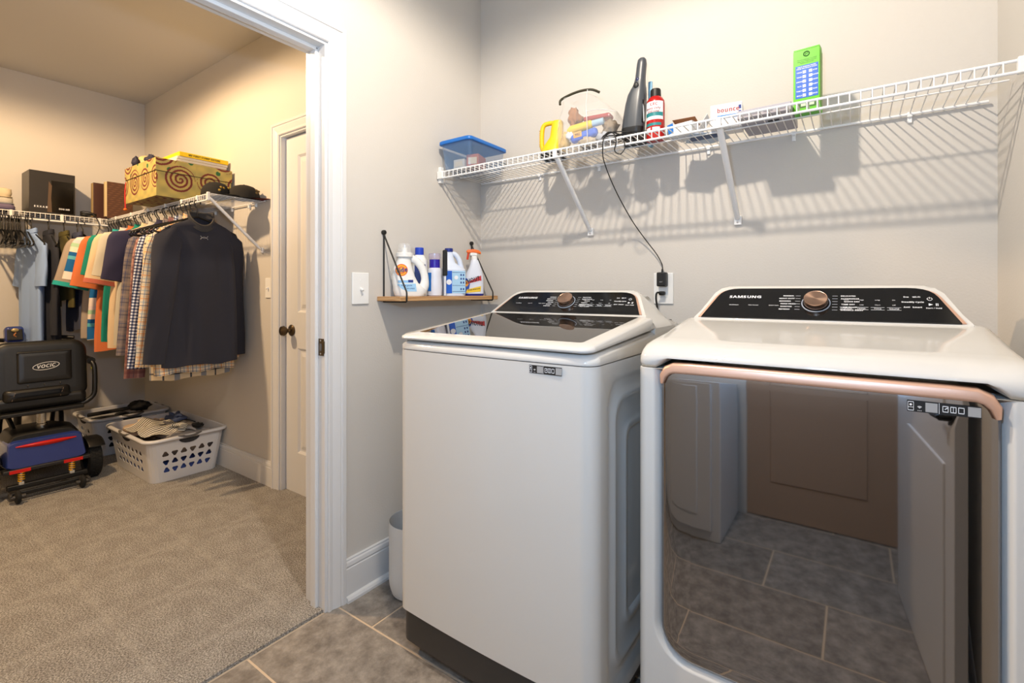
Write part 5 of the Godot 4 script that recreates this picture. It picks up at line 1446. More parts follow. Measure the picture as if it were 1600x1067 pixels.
	for k in 3:
		b = MB.new(); b.rbox(Vector3(0.004 * (k - 1), 0.0075 + 0.0152 * k, 0.004 * (1 - k)), Vector3(0.26, 0.0145, 0.285), 0.001); obj("sheaf", b, mat(Color(0.88 - 0.03 * k, 0.86 - 0.03 * k, 0.82 - 0.03 * k), 0.8), t)
	t = thing("book", "yellow book with a lettered spine on top of the spiral box", "book", Vector3(-1.89, y + 0.275, 0.565))
	b = MB.new(); b.rbox(Vector3(0, 0.0135, 0), Vector3(0.275, 0.027, 0.28), 0.003); obj("cover", b, mat(Color(0.92, 0.78, 0.06), 0.45), t)
	b = MB.new(); b.box(Vector3(-0.004, 0.0135, -0.003), Vector3(0.272, 0.021, 0.279)); obj("pages", b, mat(Color(0.93, 0.9, 0.82), 0.8), t)
	b = MB.new(); write(b, "MY FIRST STAMP SISTERS", 0.0115, facing(Vector3(0.1378, 0.0135, 0), Vector3(0, 0, -1), Vector3(1, 0, 0)), 0.95); obj("spine_lettering", b, M.black_soft, t)
	t = thing("gift_wrap", "crumpled cream gift wrap poking up behind the spiral box's left end", "gift wrap", Vector3(-2.09, y + 0.226, 0.74))
	b = crumple(Vector3(0, 0.045, 0), Vector3(0.105, 0.055, 0.09), 9, 0.6, 18); obj("paper", b, mat(Color(0.78, 0.68, 0.48), 0.7), t)
	b = crumple(Vector3(-0.05, 0.045, 0.062), Vector3(0.035, 0.045, 0.03), 12, 0.6, 14); obj("dark_fold", b, mat(Color(0.13, 0.13, 0.22), 0.7), t)
	b = crumple(Vector3(0.085, 0.05, 0.02), Vector3(0.025, 0.045, 0.05), 15, 0.6, 14); obj("dark_fold", b, mat(Color(0.13, 0.13, 0.22), 0.7), t)
	for q in [["black cap with gold camouflage on the crown, at the shelf's end", Vector3(-1.475, y, 0.62), Color(0.06, 0.055, 0.05), Color(0.05, 0.05, 0.05), 0.3, 1.0, Color(0.55, 0.45, 0.16)], ["dark cap with a maroon brim, nearest the closet door", Vector3(-1.385, y, 0.505), Color(0.10, 0.09, 0.08), Color(0.42, 0.12, 0.13), 1.0, 0.92, Color(0.4, 0.33, 0.2)]]:
		t = thing("baseball_cap", q[0], "cap", q[1], q[4], "caps on the closet shelf")
		b = MB.new()
		var rows := []
		for s in [[0.002, 1.0], [0.02, 1.0], [0.045, 0.95], [0.066, 0.82], [0.082, 0.6], [0.091, 0.3], [0.093, 0.03]]:
			var ring := PackedVector3Array()
			for k in 20: ring.append(Vector3(cos(TAU * k / 20) * 0.085 * s[1], s[0] * q[5], sin(TAU * k / 20) * 0.072 * s[1]))
			rows.append(ring)
		b.grid(rows, true); obj("crown", b, mat(q[2], 0.9), t)
		b = MB.new()
		rows = []
		for k in 9:
			var f := -1.0 + k / 4.0
			rows.append(PackedVector3Array([Vector3(0.083 * sqrt(maxf(1.0 - f * f * 0.82, 0.0)), 0.010 - f * f * 0.004, f * 0.066), Vector3(0.11 + 0.04 * (1.0 - f * f), 0.012 - f * f * 0.009, f * 0.072), Vector3(0.125 + 0.035 * (1.0 - f * f), 0.008 - f * f * 0.006, f * 0.075), Vector3(0.11 + 0.04 * (1.0 - f * f), 0.006 - f * f * 0.006, f * 0.072), Vector3(0.083 * sqrt(maxf(1.0 - f * f * 0.82, 0.0)), 0.004 - f * f * 0.003, f * 0.066)]))
		b.grid(rows, false, Vector3.UP); obj("brim", b, mat(q[3], 0.85), t)
		b = MB.new()
		for k in 7: b.sphere(Vector3(0.066 + 0.004 * sin(k * 2.1), 0.045 + 0.012 * sin(k * 1.7), -0.03 + 0.011 * k), Vector3(0.014, 0.008, 0.007), 8)
		obj("crown_patch", b, mat(q[6], 0.9), t)
		b = MB.new(); b.sphere(Vector3(0, 0.093 * q[5], 0), Vector3(0.007, 0.004, 0.007), 10); obj("button", b, mat(q[2], 0.9), t)
	t = thing("photo_album", "brown woven cover album standing upright left of the spiral box", "album", Vector3(-2.93, y, 0.675), 0.0)
	var wv := texmat(image(64, 64, func(u, v): return Color(0.30, 0.18, 0.11).lerp(Color(0.42, 0.27, 0.17), (0.5 + 0.5 * sin(v * TAU * 8.0)) * (0.6 + 0.4 * sin(u * TAU * 3.0 + floor(v * 8.0) * 2.0)))), Vector2(0.12, 0.12), 0.6)
	wv.uv1_triplanar = true; wv.uv1_scale = Vector3.ONE * 8.0
	b = MB.new()
	b.rbox(Vector3(0.020, 0.13, -0.012), Vector3(0.006, 0.27, 0.155), 0.002); b.rbox(Vector3(-0.02, 0.13, -0.012), Vector3(0.006, 0.27, 0.155), 0.002)
	obj("cover", b, wv, t)
	b = MB.new(); b.rbox(Vector3(0.0, 0.135, -0.005), Vector3(0.034, 0.255, 0.16), 0.003); obj("pages", b, mat(Color(0.85, 0.76, 0.58), 0.8), t)
	t = thing("photo_album", "dark brown album standing behind the woven one on the closet shelf", "album", Vector3(-3.03, y, 0.70))
	b = MB.new(); b.rbox(Vector3(0, 0.13, 0), Vector3(0.05, 0.26, 0.19), 0.004); obj("cover", b, mat(Color(0.27, 0.14, 0.08), 0.5), t)
	b = MB.new(); b.rbox(Vector3(0, 0.131, 0.003), Vector3(0.04, 0.25, 0.19), 0.002); obj("pages", b, mat(Color(0.7, 0.6, 0.42), 0.8), t)
	t = thing("ribbon_cord", "thin red cord hanging at the left edge of the spiral box", "cord", Vector3(-2.215, y, 0.83))
	b = MB.new(); b.tube(curve([Vector3(0, 0.15, 0), Vector3(-0.004, 0.08, 0.004), Vector3(0.002, 0.0, 0.004), Vector3(0.0, -0.02, 0.004)], 4), 0.004, 6); obj("strand", b, M.red, t)
	b = MB.new(); b.sphere(Vector3(0, -0.022, 0.004), Vector3(0.011, 0.008, 0.011), 10); obj("tassel", b, M.orange, t)
	# things on the far wall's shelf
	y = DA + 0.0015
	t = thing("product_box", "black product box with a glossy black panel on the far closet shelf", "box", Vector3(-3.08, y, 1.022))
	b = MB.new(); b.rbox(Vector3(0, 0.146, 0), Vector3(0.21, 0.292, 0.236), 0.002); obj("box", b, mat(Color(0.15, 0.14, 0.135), 0.35), t)
	b = MB.new(); b.rbox(Vector3(0.1052, 0.125, -0.052), Vector3(0.0016, 0.22, 0.118), 0.0007); obj("glossy_panel", b, mat(Color(0.03, 0.03, 0.032), 0.15), t)
	b = MB.new(); b.extrude(PackedVector2Array([Vector2(-0.012, 0.015), Vector2(0.012, 0.015), Vector2(0.008, 0.12), Vector2(0.012, 0.20), Vector2(-0.004, 0.228), Vector2(-0.008, 0.13)]), 0.0012, facing(Vector3(0.1052, 0, 0.016), Vector3(0, 0, -1), Vector3(1, 0, 0))); obj("pictured_strap", b, mat(Color(0.34, 0.26, 0.18), 0.5), t)
	b = MB.new(); write(b, "E X X A B", 0.012, facing(Vector3(0.1056, 0.048, 0.06), Vector3(0, 0, -1), Vector3(1, 0, 0)), 1.0); write(b, "DOG 200", 0.010, facing(Vector3(0.1064, 0.044, -0.06), Vector3(0, 0, -1), Vector3(1, 0, 0)), 1.0); obj("lettering", b, M.print, t)
	for k in 3:
		t = thing("folded_blanket", ["grey purple folded garment lowest in the stack at the far shelf's left", "pale grey folded garment in the middle of the stack at the far shelf's left", "cream folded blanket topmost of the stack at the far shelf's left"][k], "folded cloth", Vector3(-3.06, y + [0.0, 0.034, 0.078][k], 1.36), 0.05 * (k - 1))
		b = folded(0.13, 0.155 - 0.01 * k, [0.036, 0.046, 0.062][k], k + 2)
		obj("cloth", b, mat([Color(0.42, 0.38, 0.48), Color(0.72, 0.70, 0.66), Color(0.82, 0.76, 0.64)][k], 0.95), t)
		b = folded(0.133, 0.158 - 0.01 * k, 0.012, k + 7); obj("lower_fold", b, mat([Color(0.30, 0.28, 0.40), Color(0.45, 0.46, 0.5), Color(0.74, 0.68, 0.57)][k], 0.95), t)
	t = thing("power_cable", "tangled black cable at the shelf corner left of the albums", "cable", Vector3(-2.96, y, 0.84))
	b = MB.new()
	var lp := []
	for j in 40: lp.append(Vector3(0.02 * cos(j * 0.7) + 0.02, 0.012 + 0.01 * sin(j * 0.9) + j * 0.0005, 0.045 * sin(j * 0.7)))
	b.tube(lp, 0.003, 5); obj("coil", b, M.black, t)
	b = MB.new(); b.tube(curve([Vector3(0.03, 0.025, 0.03), Vector3(0.06, 0.02, -0.02), Vector3(0.07, -0.06, -0.05), Vector3(0.075, -0.14, -0.02), Vector3(0.07, -0.165, 0.05), Vector3(0.075, -0.13, 0.08), Vector3(0.07, -0.12, 0.05), Vector3(0.07, -0.14, 0.02)], 5), 0.003, 5); obj("hanging_loop", b, M.black, t)


func folded(hx: float, hz: float, h: float, seed_: int) -> MB:
	var f := FastNoiseLite.new(); f.seed = seed_; f.frequency = 9.0
	var rows := []
	for s in [[0.0, 0.9], [0.12, 0.97], [0.5, 1.0], [0.88, 0.97], [1.0, 0.9], [1.02, 0.6], [1.0, 0.1]]:
		var ring := PackedVector3Array()
		for p in rr(hx * 2 * s[1], hz * 2 * s[1], 0.04 * s[1], 6):
			var q := f.get_noise_3d(p.x, s[0] * 0.4, p.y)
			ring.append(Vector3(p.x * (1.0 + 0.05 * q), h * s[0] * (1.0 + (0.35 * q if s[0] > 0.5 else 0.0)), p.y * (1.0 + 0.05 * q)))
		rows.append(ring)
	var b := MB.new(); b.loft(rows)
	return b


# ---------------------------------------------------------------- clothes
func hanger_shape(t: Node3D, m: Material) -> void:   # origin at the rod's centre, shoulders along x
	var b := MB.new()
	var pts := []
	for k in 10:
		var a := -0.35 + (PI + 0.55) * k / 9.0
		pts.append(Vector3(cos(a) * 0.016, sin(a) * 0.016 - 0.004, 0))
	pts.append(Vector3(-0.010, -0.026, 0)); pts.append(Vector3(0, -0.040, 0)); pts.append(Vector3(0, -0.085, 0))
	b.tube(pts, 0.0032, 6); obj("hook", b, m, t)
	b = MB.new()
	b.tube([Vector3(0, -0.082, 0), Vector3(-0.05, -0.098, 0), Vector3(-0.205, -0.165, 0), Vector3(-0.212, -0.178, 0), Vector3(-0.2, -0.186, 0), Vector3(0, -0.19, 0), Vector3(0.2, -0.186, 0), Vector3(0.212, -0.178, 0), Vector3(0.205, -0.165, 0), Vector3(0.05, -0.098, 0), Vector3(0, -0.082, 0)], 0.005, 6)
	obj("frame", b, m, t)


func shirt(label: String, cat: String, at: Vector3, turn: float, p: Dictionary) -> void:
	# origin at the collar; x across the shoulders, z the front
	var t := thing(p.get("called", "shirt"), label, cat, at, turn, p.get("group", ""))
	var L: float = p.len
	var hw: float = p.get("w", 0.205)
	var th: float = p.get("t", 0.024)
	var sd: int = p.seed
	var fold: float = p.get("fold", 0.008)
	var rows := []
	var rng := RandomNumberGenerator.new(); rng.seed = sd
	var ph := [rng.randf() * TAU, rng.randf() * TAU, rng.randf() * TAU]
	for s in [[0.0, 0.068, 0.9], [0.012, 0.078, 1.0], [0.028, 0.108, 0.85], [0.045, 0.150, 0.72], [0.062, 0.182, 0.68], [0.085, 0.196, 0.8], [0.12, 0.197, 1.0], [0.2, 0.200, 1.15], [0.32, 0.207, 1.25], [0.45, 0.214, 1.3], [0.6, 0.222, 1.35], [0.75, 0.228, 1.4], [0.9, 0.232, 1.45], [1.0, 0.232, 1.45]]:
		var d: float = s[0] if s[0] < 0.13 else 0.12 + (L - 0.12) * (s[0] - 0.12) / 0.88
		var w: float = s[1] * hw / 0.23
		var ring := PackedVector3Array()
		var fa: float = fold * clampf((d - 0.06) / 0.25, 0.0, 1.0)
		for k in 36:
			var a := TAU * k / 36
			var cx := cos(a)
			var x := signf(cx) * pow(absf(cx), 0.8) * w
			var sg := signf(sin(a))
			var z: float = sg * pow(absf(sin(a)), 0.8) * th * s[2]
			z += fa * (sin(x * 34.0 + ph[0] + d * 2.0) + 0.6 * sin(x * 61.0 + ph[1] - d * 3.0) + 0.4 * sin(x * 17.0 + ph[2]) * sg)
			var fd: float = p.get("drop", 0.015) * maxf(sin(a), 0.0) * clampf(1.0 - d / 0.11, 0.0, 1.0) * clampf(1.0 - absf(x) / 0.13, 0.0, 1.0)
			ring.append(Vector3(x, -d - fd - (0.006 * sin(x * 30.0 + ph[1]) if s[0] >= 1.0 else 0.0), z))
		rows.append(ring)
	var b := MB.new(); b.grid(rows, true)
	obj("torso", b, p.mat, t)
	# sleeves
	for sx in [-1.0, 1.0]:
		var sl: float = p.sleeve
		var ang: float = p.get("spread", 0.12) * (0.55 if sx < 0 else p.get("spread_wall", 0.15))
		var sw: float = p.get("sw", 0.062)
		rows = []
		var n := 13
		for i in n:
			var f := i / float(n - 1)
			var c := Vector3(sx * ((0.148 + 0.052 * sqrt(minf(f * 5.0, 1.0))) * hw / 0.23 + sl * f * sin(ang)), -0.066 - sl * f * cos(ang) * (1.0 if f > 0 else 0.0), 0.004 * sin(ph[1] + f * 4.0) + p.get("lean", 0.0) * f)
			var r := lerpf(sw * 1.05, p.get("cuff", sw * 0.85), f)
			if i == 0: r = sw * 0.5
			var ring := PackedVector3Array()
			var ax := Vector3(cos(ang) , sx * sin(ang), 0)
			for k in 16:
				var a := TAU * k / 16
				ring.append(c + ax * cos(a) * r + Vector3(0, 0, 1) * sin(a) * r * 0.34 + Vector3(0, 0, fold * 0.35 * sin(cos(a) * 5.0 + f * 9.0 + ph[0]) + (0.042 * smoothstep(0.0, 0.4, f) * -sx if p.has("sleeve_front") else 0.0)))
			rows.append(ring)
		b = MB.new(); b.grid(rows, true)
		obj("sleeve", b, p.get("sleeve_mat", p.mat), t)
		if p.has("band"):
			b = MB.new()
			var q := []
			for i in [9, 11]:
				var ring := PackedVector3Array()
				var mid := Vector3.ZERO
				for v in rows[i]: mid += v
				mid /= 16.0
				for v in rows[i]: ring.append(mid + (v - mid) * 1.03)
				q.append(ring)
			b.grid(q, true); obj("sleeve_band", b, p.band, t)
		if p.has("cuff_mat"):
			b = MB.new()
			var q := []
			for i in [n - 2, n - 1]:
				var ring := PackedVector3Array()
				var mid := Vector3.ZERO
				for v in rows[i]: mid += v
				mid /= 16.0
				for v in rows[i]: ring.append(mid + (v - mid) * 1.03)
				q.append(ring)
			b.grid(q, true); obj("cuff", b, p.cuff_mat, t)
	# collar: a standing band, higher behind
	b = MB.new()
	rows = []
	for s in [[0.068, 0.0, 1.0], [0.070, -0.008, 1.06], [0.066, p.get("stand", 0.022), 1.0], [0.062, p.get("stand", 0.022) - 0.002, 0.92], [0.062, -0.004, 0.9]]:
		var ring := PackedVector3Array()
		for k in 24:
			var a := TAU * k / 24
			var front := maxf(sin(a), 0.0)
			ring.append(Vector3(cos(a) * s[0], s[1] - front * p.get("drop", 0.015), sin(a) * th * 1.05 * s[2]))
		rows.append(ring)
	b.grid(rows, true); obj("collar", b, p.get("collar_mat", p.mat), t)
	if p.has("emblem"):
		b = MB.new()
		var rim := []
		for k in 25:
			var a := TAU * k / 24
			rim.append(Vector3(cos(a) * 0.065, p.stand + 0.002 - maxf(sin(a), 0.0) * p.drop, sin(a) * th * 1.03))
		b.tube(rim, 0.0042, 8); obj("neck_binding", b, cloth(Color(0.30, 0.28, 0.26)), t)
		b = MB.new()
		var c := Vector3(0.0, -0.118, th + 0.0055)
		for sg in [1.0, -1.0]:
			var arc := []
			for k in 9:
				var a := PI * k / 8.0
				arc.append(c + Vector3(cos(a) * (0.019 - 0.004 * sin(a)), sg * (0.010 - sin(a) * 0.0135), 0))
			b.tube(arc, 0.0017, 5)
		obj("chest_emblem", b, mat(Color(0.52, 0.53, 0.56), 0.5), t)


func plaid(base: Color, lines: Array, w := 96) -> Image:   # lines: [position, width, colour, strength], both ways
	return image(w, w, func(u, v):
		var c := base
		for l in lines:
			if absf(fposmod(u - l[0] + 0.5, 1.0) - 0.5) < l[1] / 2: c = c.lerp(l[2], l[3])
		for l in lines:
			if absf(fposmod(v - l[0] + 0.5, 1.0) - 0.5) < l[1] / 2: c = c.lerp(l[2], l[3] * 0.8)
		return c)


func cloth(c: Color) -> StandardMaterial3D:
	var m := mat(c, 0.9)
	m.rim_enabled = true; m.rim = 0.15
	return m


func closet_clothes() -> void:
	var rod_b := 1.663
	var black := mat(Color(0.035, 0.035, 0.04), 0.35)
	var gx := image(32, 32, func(u, v):
		var k := int(u < 0.5) + int(v < 0.5)
		return [Color(0.90, 0.90, 0.92), Color(0.42, 0.46, 0.58), Color(0.09, 0.11, 0.24)][k])
	var tan_plaid := texmat(plaid(Color(0.88, 0.82, 0.72), [[0.12, 0.05, Color(0.13, 0.19, 0.34), 0.9], [0.5, 0.10, Color(0.86, 0.52, 0.25), 0.65], [0.62, 0.04, Color(0.86, 0.52, 0.25), 0.5], [0.82, 0.07, Color(0.45, 0.55, 0.68), 0.6], [0.3, 0.05, Color(0.86, 0.62, 0.3), 0.5]]), Vector2(0.062, 0.062), 0.9)
	var grey_plaid := texmat(plaid(Color(0.46, 0.42, 0.42), [[0.1, 0.10, Color(0.20, 0.20, 0.28), 0.6], [0.5, 0.18, Color(0.62, 0.54, 0.48), 0.5], [0.8, 0.06, Color(0.26, 0.28, 0.42), 0.7]]), Vector2(0.07, 0.07), 0.9)
	var red_plaid := texmat(plaid(Color(0.52, 0.36, 0.34), [[0.15, 0.20, Color(0.36, 0.20, 0.22), 0.6], [0.6, 0.12, Color(0.72, 0.56, 0.50), 0.6], [0.85, 0.05, Color(0.25, 0.22, 0.30), 0.6]]), Vector2(0.08, 0.08), 0.9)
	var wide_plaid := texmat(plaid(Color(0.84, 0.76, 0.62), [[0.2, 0.22, Color(0.32, 0.38, 0.50), 0.6], [0.7, 0.06, Color(0.12, 0.14, 0.2), 0.8]]), Vector2(0.14, 0.14), 0.9)
	var ging := texmat(gx, Vector2(0.017, 0.017), 0.9)
	var blocks := texmat(image(8, 128, func(_u, v):
		if v < 0.20: return Color(0.90, 0.84, 0.80)
		if v < 0.30: return Color(0.87, 0.80, 0.80)
		if v < 0.40: return Color(0.66, 0.80, 0.66)
		if v < 0.52: return Color(0.93, 0.86, 0.78)
		if v < 0.62: return Color(0.03, 0.36, 0.60)
		if v < 0.70: return Color(0.36, 0.68, 0.74)
		return Color(0.04, 0.38, 0.62)), Vector2(0.5, 0.27), 0.9)
	# label, x, material, length, sleeve, extra
	var G := "shirts hanging in a row under the closet shelf"
	var list := [
		["charcoal long sleeved pullover with a small chest emblem, nearest of the row", "pullover", -1.468, cloth(Color(0.145, 0.15, 0.195)), 0.83, 0.74, {"emblem": true, "called": "pullover", "sw": 0.068, "cuff": 0.048, "spread": 0.19, "drop": 0.078, "spread_wall": 0.34, "stand": 0.026, "collar_mat": cloth(Color(0.20, 0.195, 0.20)), "w": 0.192, "fold": 0.014, "t": 0.030, "sleeve_front": true}],
		["cream orange and blue plaid long sleeved shirt directly behind the charcoal pullover", "shirt", -1.535, tan_plaid, 0.875, 0.76, {"sw": 0.066, "cuff": 0.05, "spread": 0.16}],
		["cream and slate wide plaid shirt showing only its low hem behind the pullover", "shirt", -1.595, wide_plaid, 0.915, 0.60, {"sw": 0.055, "spread": 0.04}],
		["navy and white gingham long sleeved shirt", "shirt", -1.655, ging, 0.80, 0.78, {"sw": 0.066, "cuff": 0.046, "spread": 0.17}],
		["dusty red and brown plaid long sleeved shirt beside the gingham one", "shirt", -1.735, red_plaid, 0.82, 0.84, {"sw": 0.058, "cuff": 0.05, "spread": 0.12}],
		["grey and tan plaid long sleeved shirt left of the dusty red plaid one", "shirt", -1.815, grey_plaid, 0.80, 0.72, {"sw": 0.066, "cuff": 0.055, "spread": 0.15}],
		["navy short sleeved polo between the grey plaid and the off white shirt", "polo shirt", -1.92, cloth(Color(0.17, 0.16, 0.27)), 0.74, 0.30, {"called": "polo_shirt", "sw": 0.088, "cuff": 0.084, "spread": 0.30}],
		["off white short sleeved shirt beside the navy polo", "shirt", -2.04, cloth(Color(0.74, 0.71, 0.64)), 0.74, 0.28, {"sw": 0.088, "cuff": 0.086, "spread": 0.34}],
		["cream short sleeved shirt with a coral inside edge", "shirt", -2.16, cloth(Color(0.84, 0.74, 0.60)), 0.76, 0.32, {"sw": 0.09, "cuff": 0.088, "spread": 0.34, "cuff_mat": cloth(Color(0.74, 0.40, 0.32))}],
		["sea green short sleeved polo between the cream and the orange shirt", "polo shirt", -2.28, cloth(Color(0.04, 0.50, 0.43)), 0.74, 0.27, {"called": "polo_shirt", "sw": 0.086, "cuff": 0.086, "spread": 0.32}],
		["bright orange short sleeved shirt", "shirt", -2.40, cloth(Color(0.80, 0.43, 0.24)), 0.80, 0.34, {"sw": 0.092, "cuff": 0.092, "spread": 0.36}],
		["white polo with green and blue colour blocks on the sleeve", "polo shirt", -2.55, blocks, 0.74, 0.30, {"called": "polo_shirt", "sw": 0.094, "cuff": 0.094, "spread": 0.40}],
		["beige grey short sleeved shirt with turquoise edging, farthest of the row", "shirt", -2.70, cloth(Color(0.66, 0.60, 0.54)), 0.74, 0.34, {"sw": 0.094, "cuff": 0.096, "spread": 0.44, "cuff_mat": cloth(Color(0.15, 0.66, 0.64)), "collar_mat": cloth(Color(0.2, 0.68, 0.66))}],
	]
	var hproto: Node3D = null
	for k in list.size():
		var q: Array = list[k]
		var p: Dictionary = q[6]
		p.merge({"mat": q[3], "len": q[4], "sleeve": q[5], "seed": 31 + k, "group": G})
		var x: float = q[2]
		if k >= 6: p.merge({"w": 0.238}, true)
		var tw: float = [0.0, 0.03, -0.02, 0.03, 0.02, -0.02, 0.03, -0.03, 0.02, 0.0, 0.03, -0.02, 0.02][k]
		shirt(q[0], q[1], Vector3(x, rod_b - 0.083, 0.70), PI / 2 + tw, p)
		var lab: String = "black plastic hanger carrying the " + ["charcoal pullover", "orange and blue plaid shirt", "wide slate plaid shirt", "gingham shirt", "dusty red plaid shirt", "grey plaid shirt", "navy polo", "off white shirt", "cream shirt with coral edge", "sea green polo", "orange shirt", "colour block polo", "turquoise edged shirt"][k]
		if hproto == null:
			hproto = thing("clothes_hanger", lab, "hanger", Vector3(x, rod_b, 0.7205), PI / 2 + tw, "black plastic hangers over the row of shirts")
			hanger_shape(hproto, black)
		else:
			dup(hproto, Vector3(x, rod_b, 0.7205), PI / 2 + tw, lab)
	# spare hangers crowding the rod between the shirts
	for k in 14:
		dup(hproto, Vector3(-1.775 - 0.118 * k if k < 8 else -2.62 - 0.055 * (k - 7), rod_b, 0.7205), PI / 2 + 0.05 * sin(k * 5.0), "empty black plastic hanger crowded among the row of shirts", "empty hangers among the shirts")
	# far wall: hangers and garments seen nearly edge on
	var rod := Vector3(-2.9175, 1.642, 0)
	var zs := [1.285, 1.275, 1.262, 1.25, 1.243, 1.232, 1.222, 1.21, 1.20, 1.192, 1.168, 1.158]
	for k in zs.size():
		dup(hproto, Vector3(rod.x, rod.y, zs[k]), 0.10 * sin(k * 2.3) - 0.05, "empty black plastic hanger in the dense cluster at the far rod's left", "empty hangers on the far rod")
	dup(hproto, Vector3(rod.x, rod.y, 0.875), 0.45, "empty black hanger hanging askew near the corner of the two rods", "")
	var F := "garments hanging on the far rod behind the scooter"
	var fl := [
		["light blue short sleeved shirt on the far rod, above the scooter's controls", "shirt", 1.14, cloth(Color(0.56, 0.67, 0.86)), 0.78, 0.30, 0.12, {"sw": 0.062, "cuff": 0.066, "spread": 0.25, "w": 0.18}],
		["charcoal navy jacket on the far rod, right of the light blue shirt", "jacket", 1.055, cloth(Color(0.15, 0.16, 0.20)), 0.74, 0.62, -0.02, {"called": "jacket", "sw": 0.06, "cuff": 0.05, "spread": 0.1, "t": 0.026, "w": 0.19}],
		["olive green shirt on the far rod between the navy jacket and the slate shirt", "shirt", 0.975, cloth(Color(0.34, 0.31, 0.15)), 0.46, 0.44, 0.0, {"sw": 0.05, "cuff": 0.045, "spread": 0.05, "w": 0.18}],
		["slate blue shirt on the far rod, right of the olive one", "shirt", 0.905, cloth(Color(0.27, 0.29, 0.38)), 0.66, 0.62, 0.0, {"sw": 0.055, "cuff": 0.05, "spread": 0.05, "w": 0.18}],
	]
	for k in fl.size():
		var q: Array = fl[k]
		var p: Dictionary = q[7]
		p.merge({"mat": q[3], "len": q[4], "sleeve": q[5], "seed": 71 + k, "group": F})
		shirt(q[0], q[1], Vector3(rod.x, rod.y - 0.083, q[2]), q[6], p)
		dup(hproto, Vector3(rod.x, rod.y, q[2]), q[6], "black plastic hanger on the far rod carrying the " + ["light blue shirt", "navy jacket", "olive shirt", "slate shirt"][k], "")


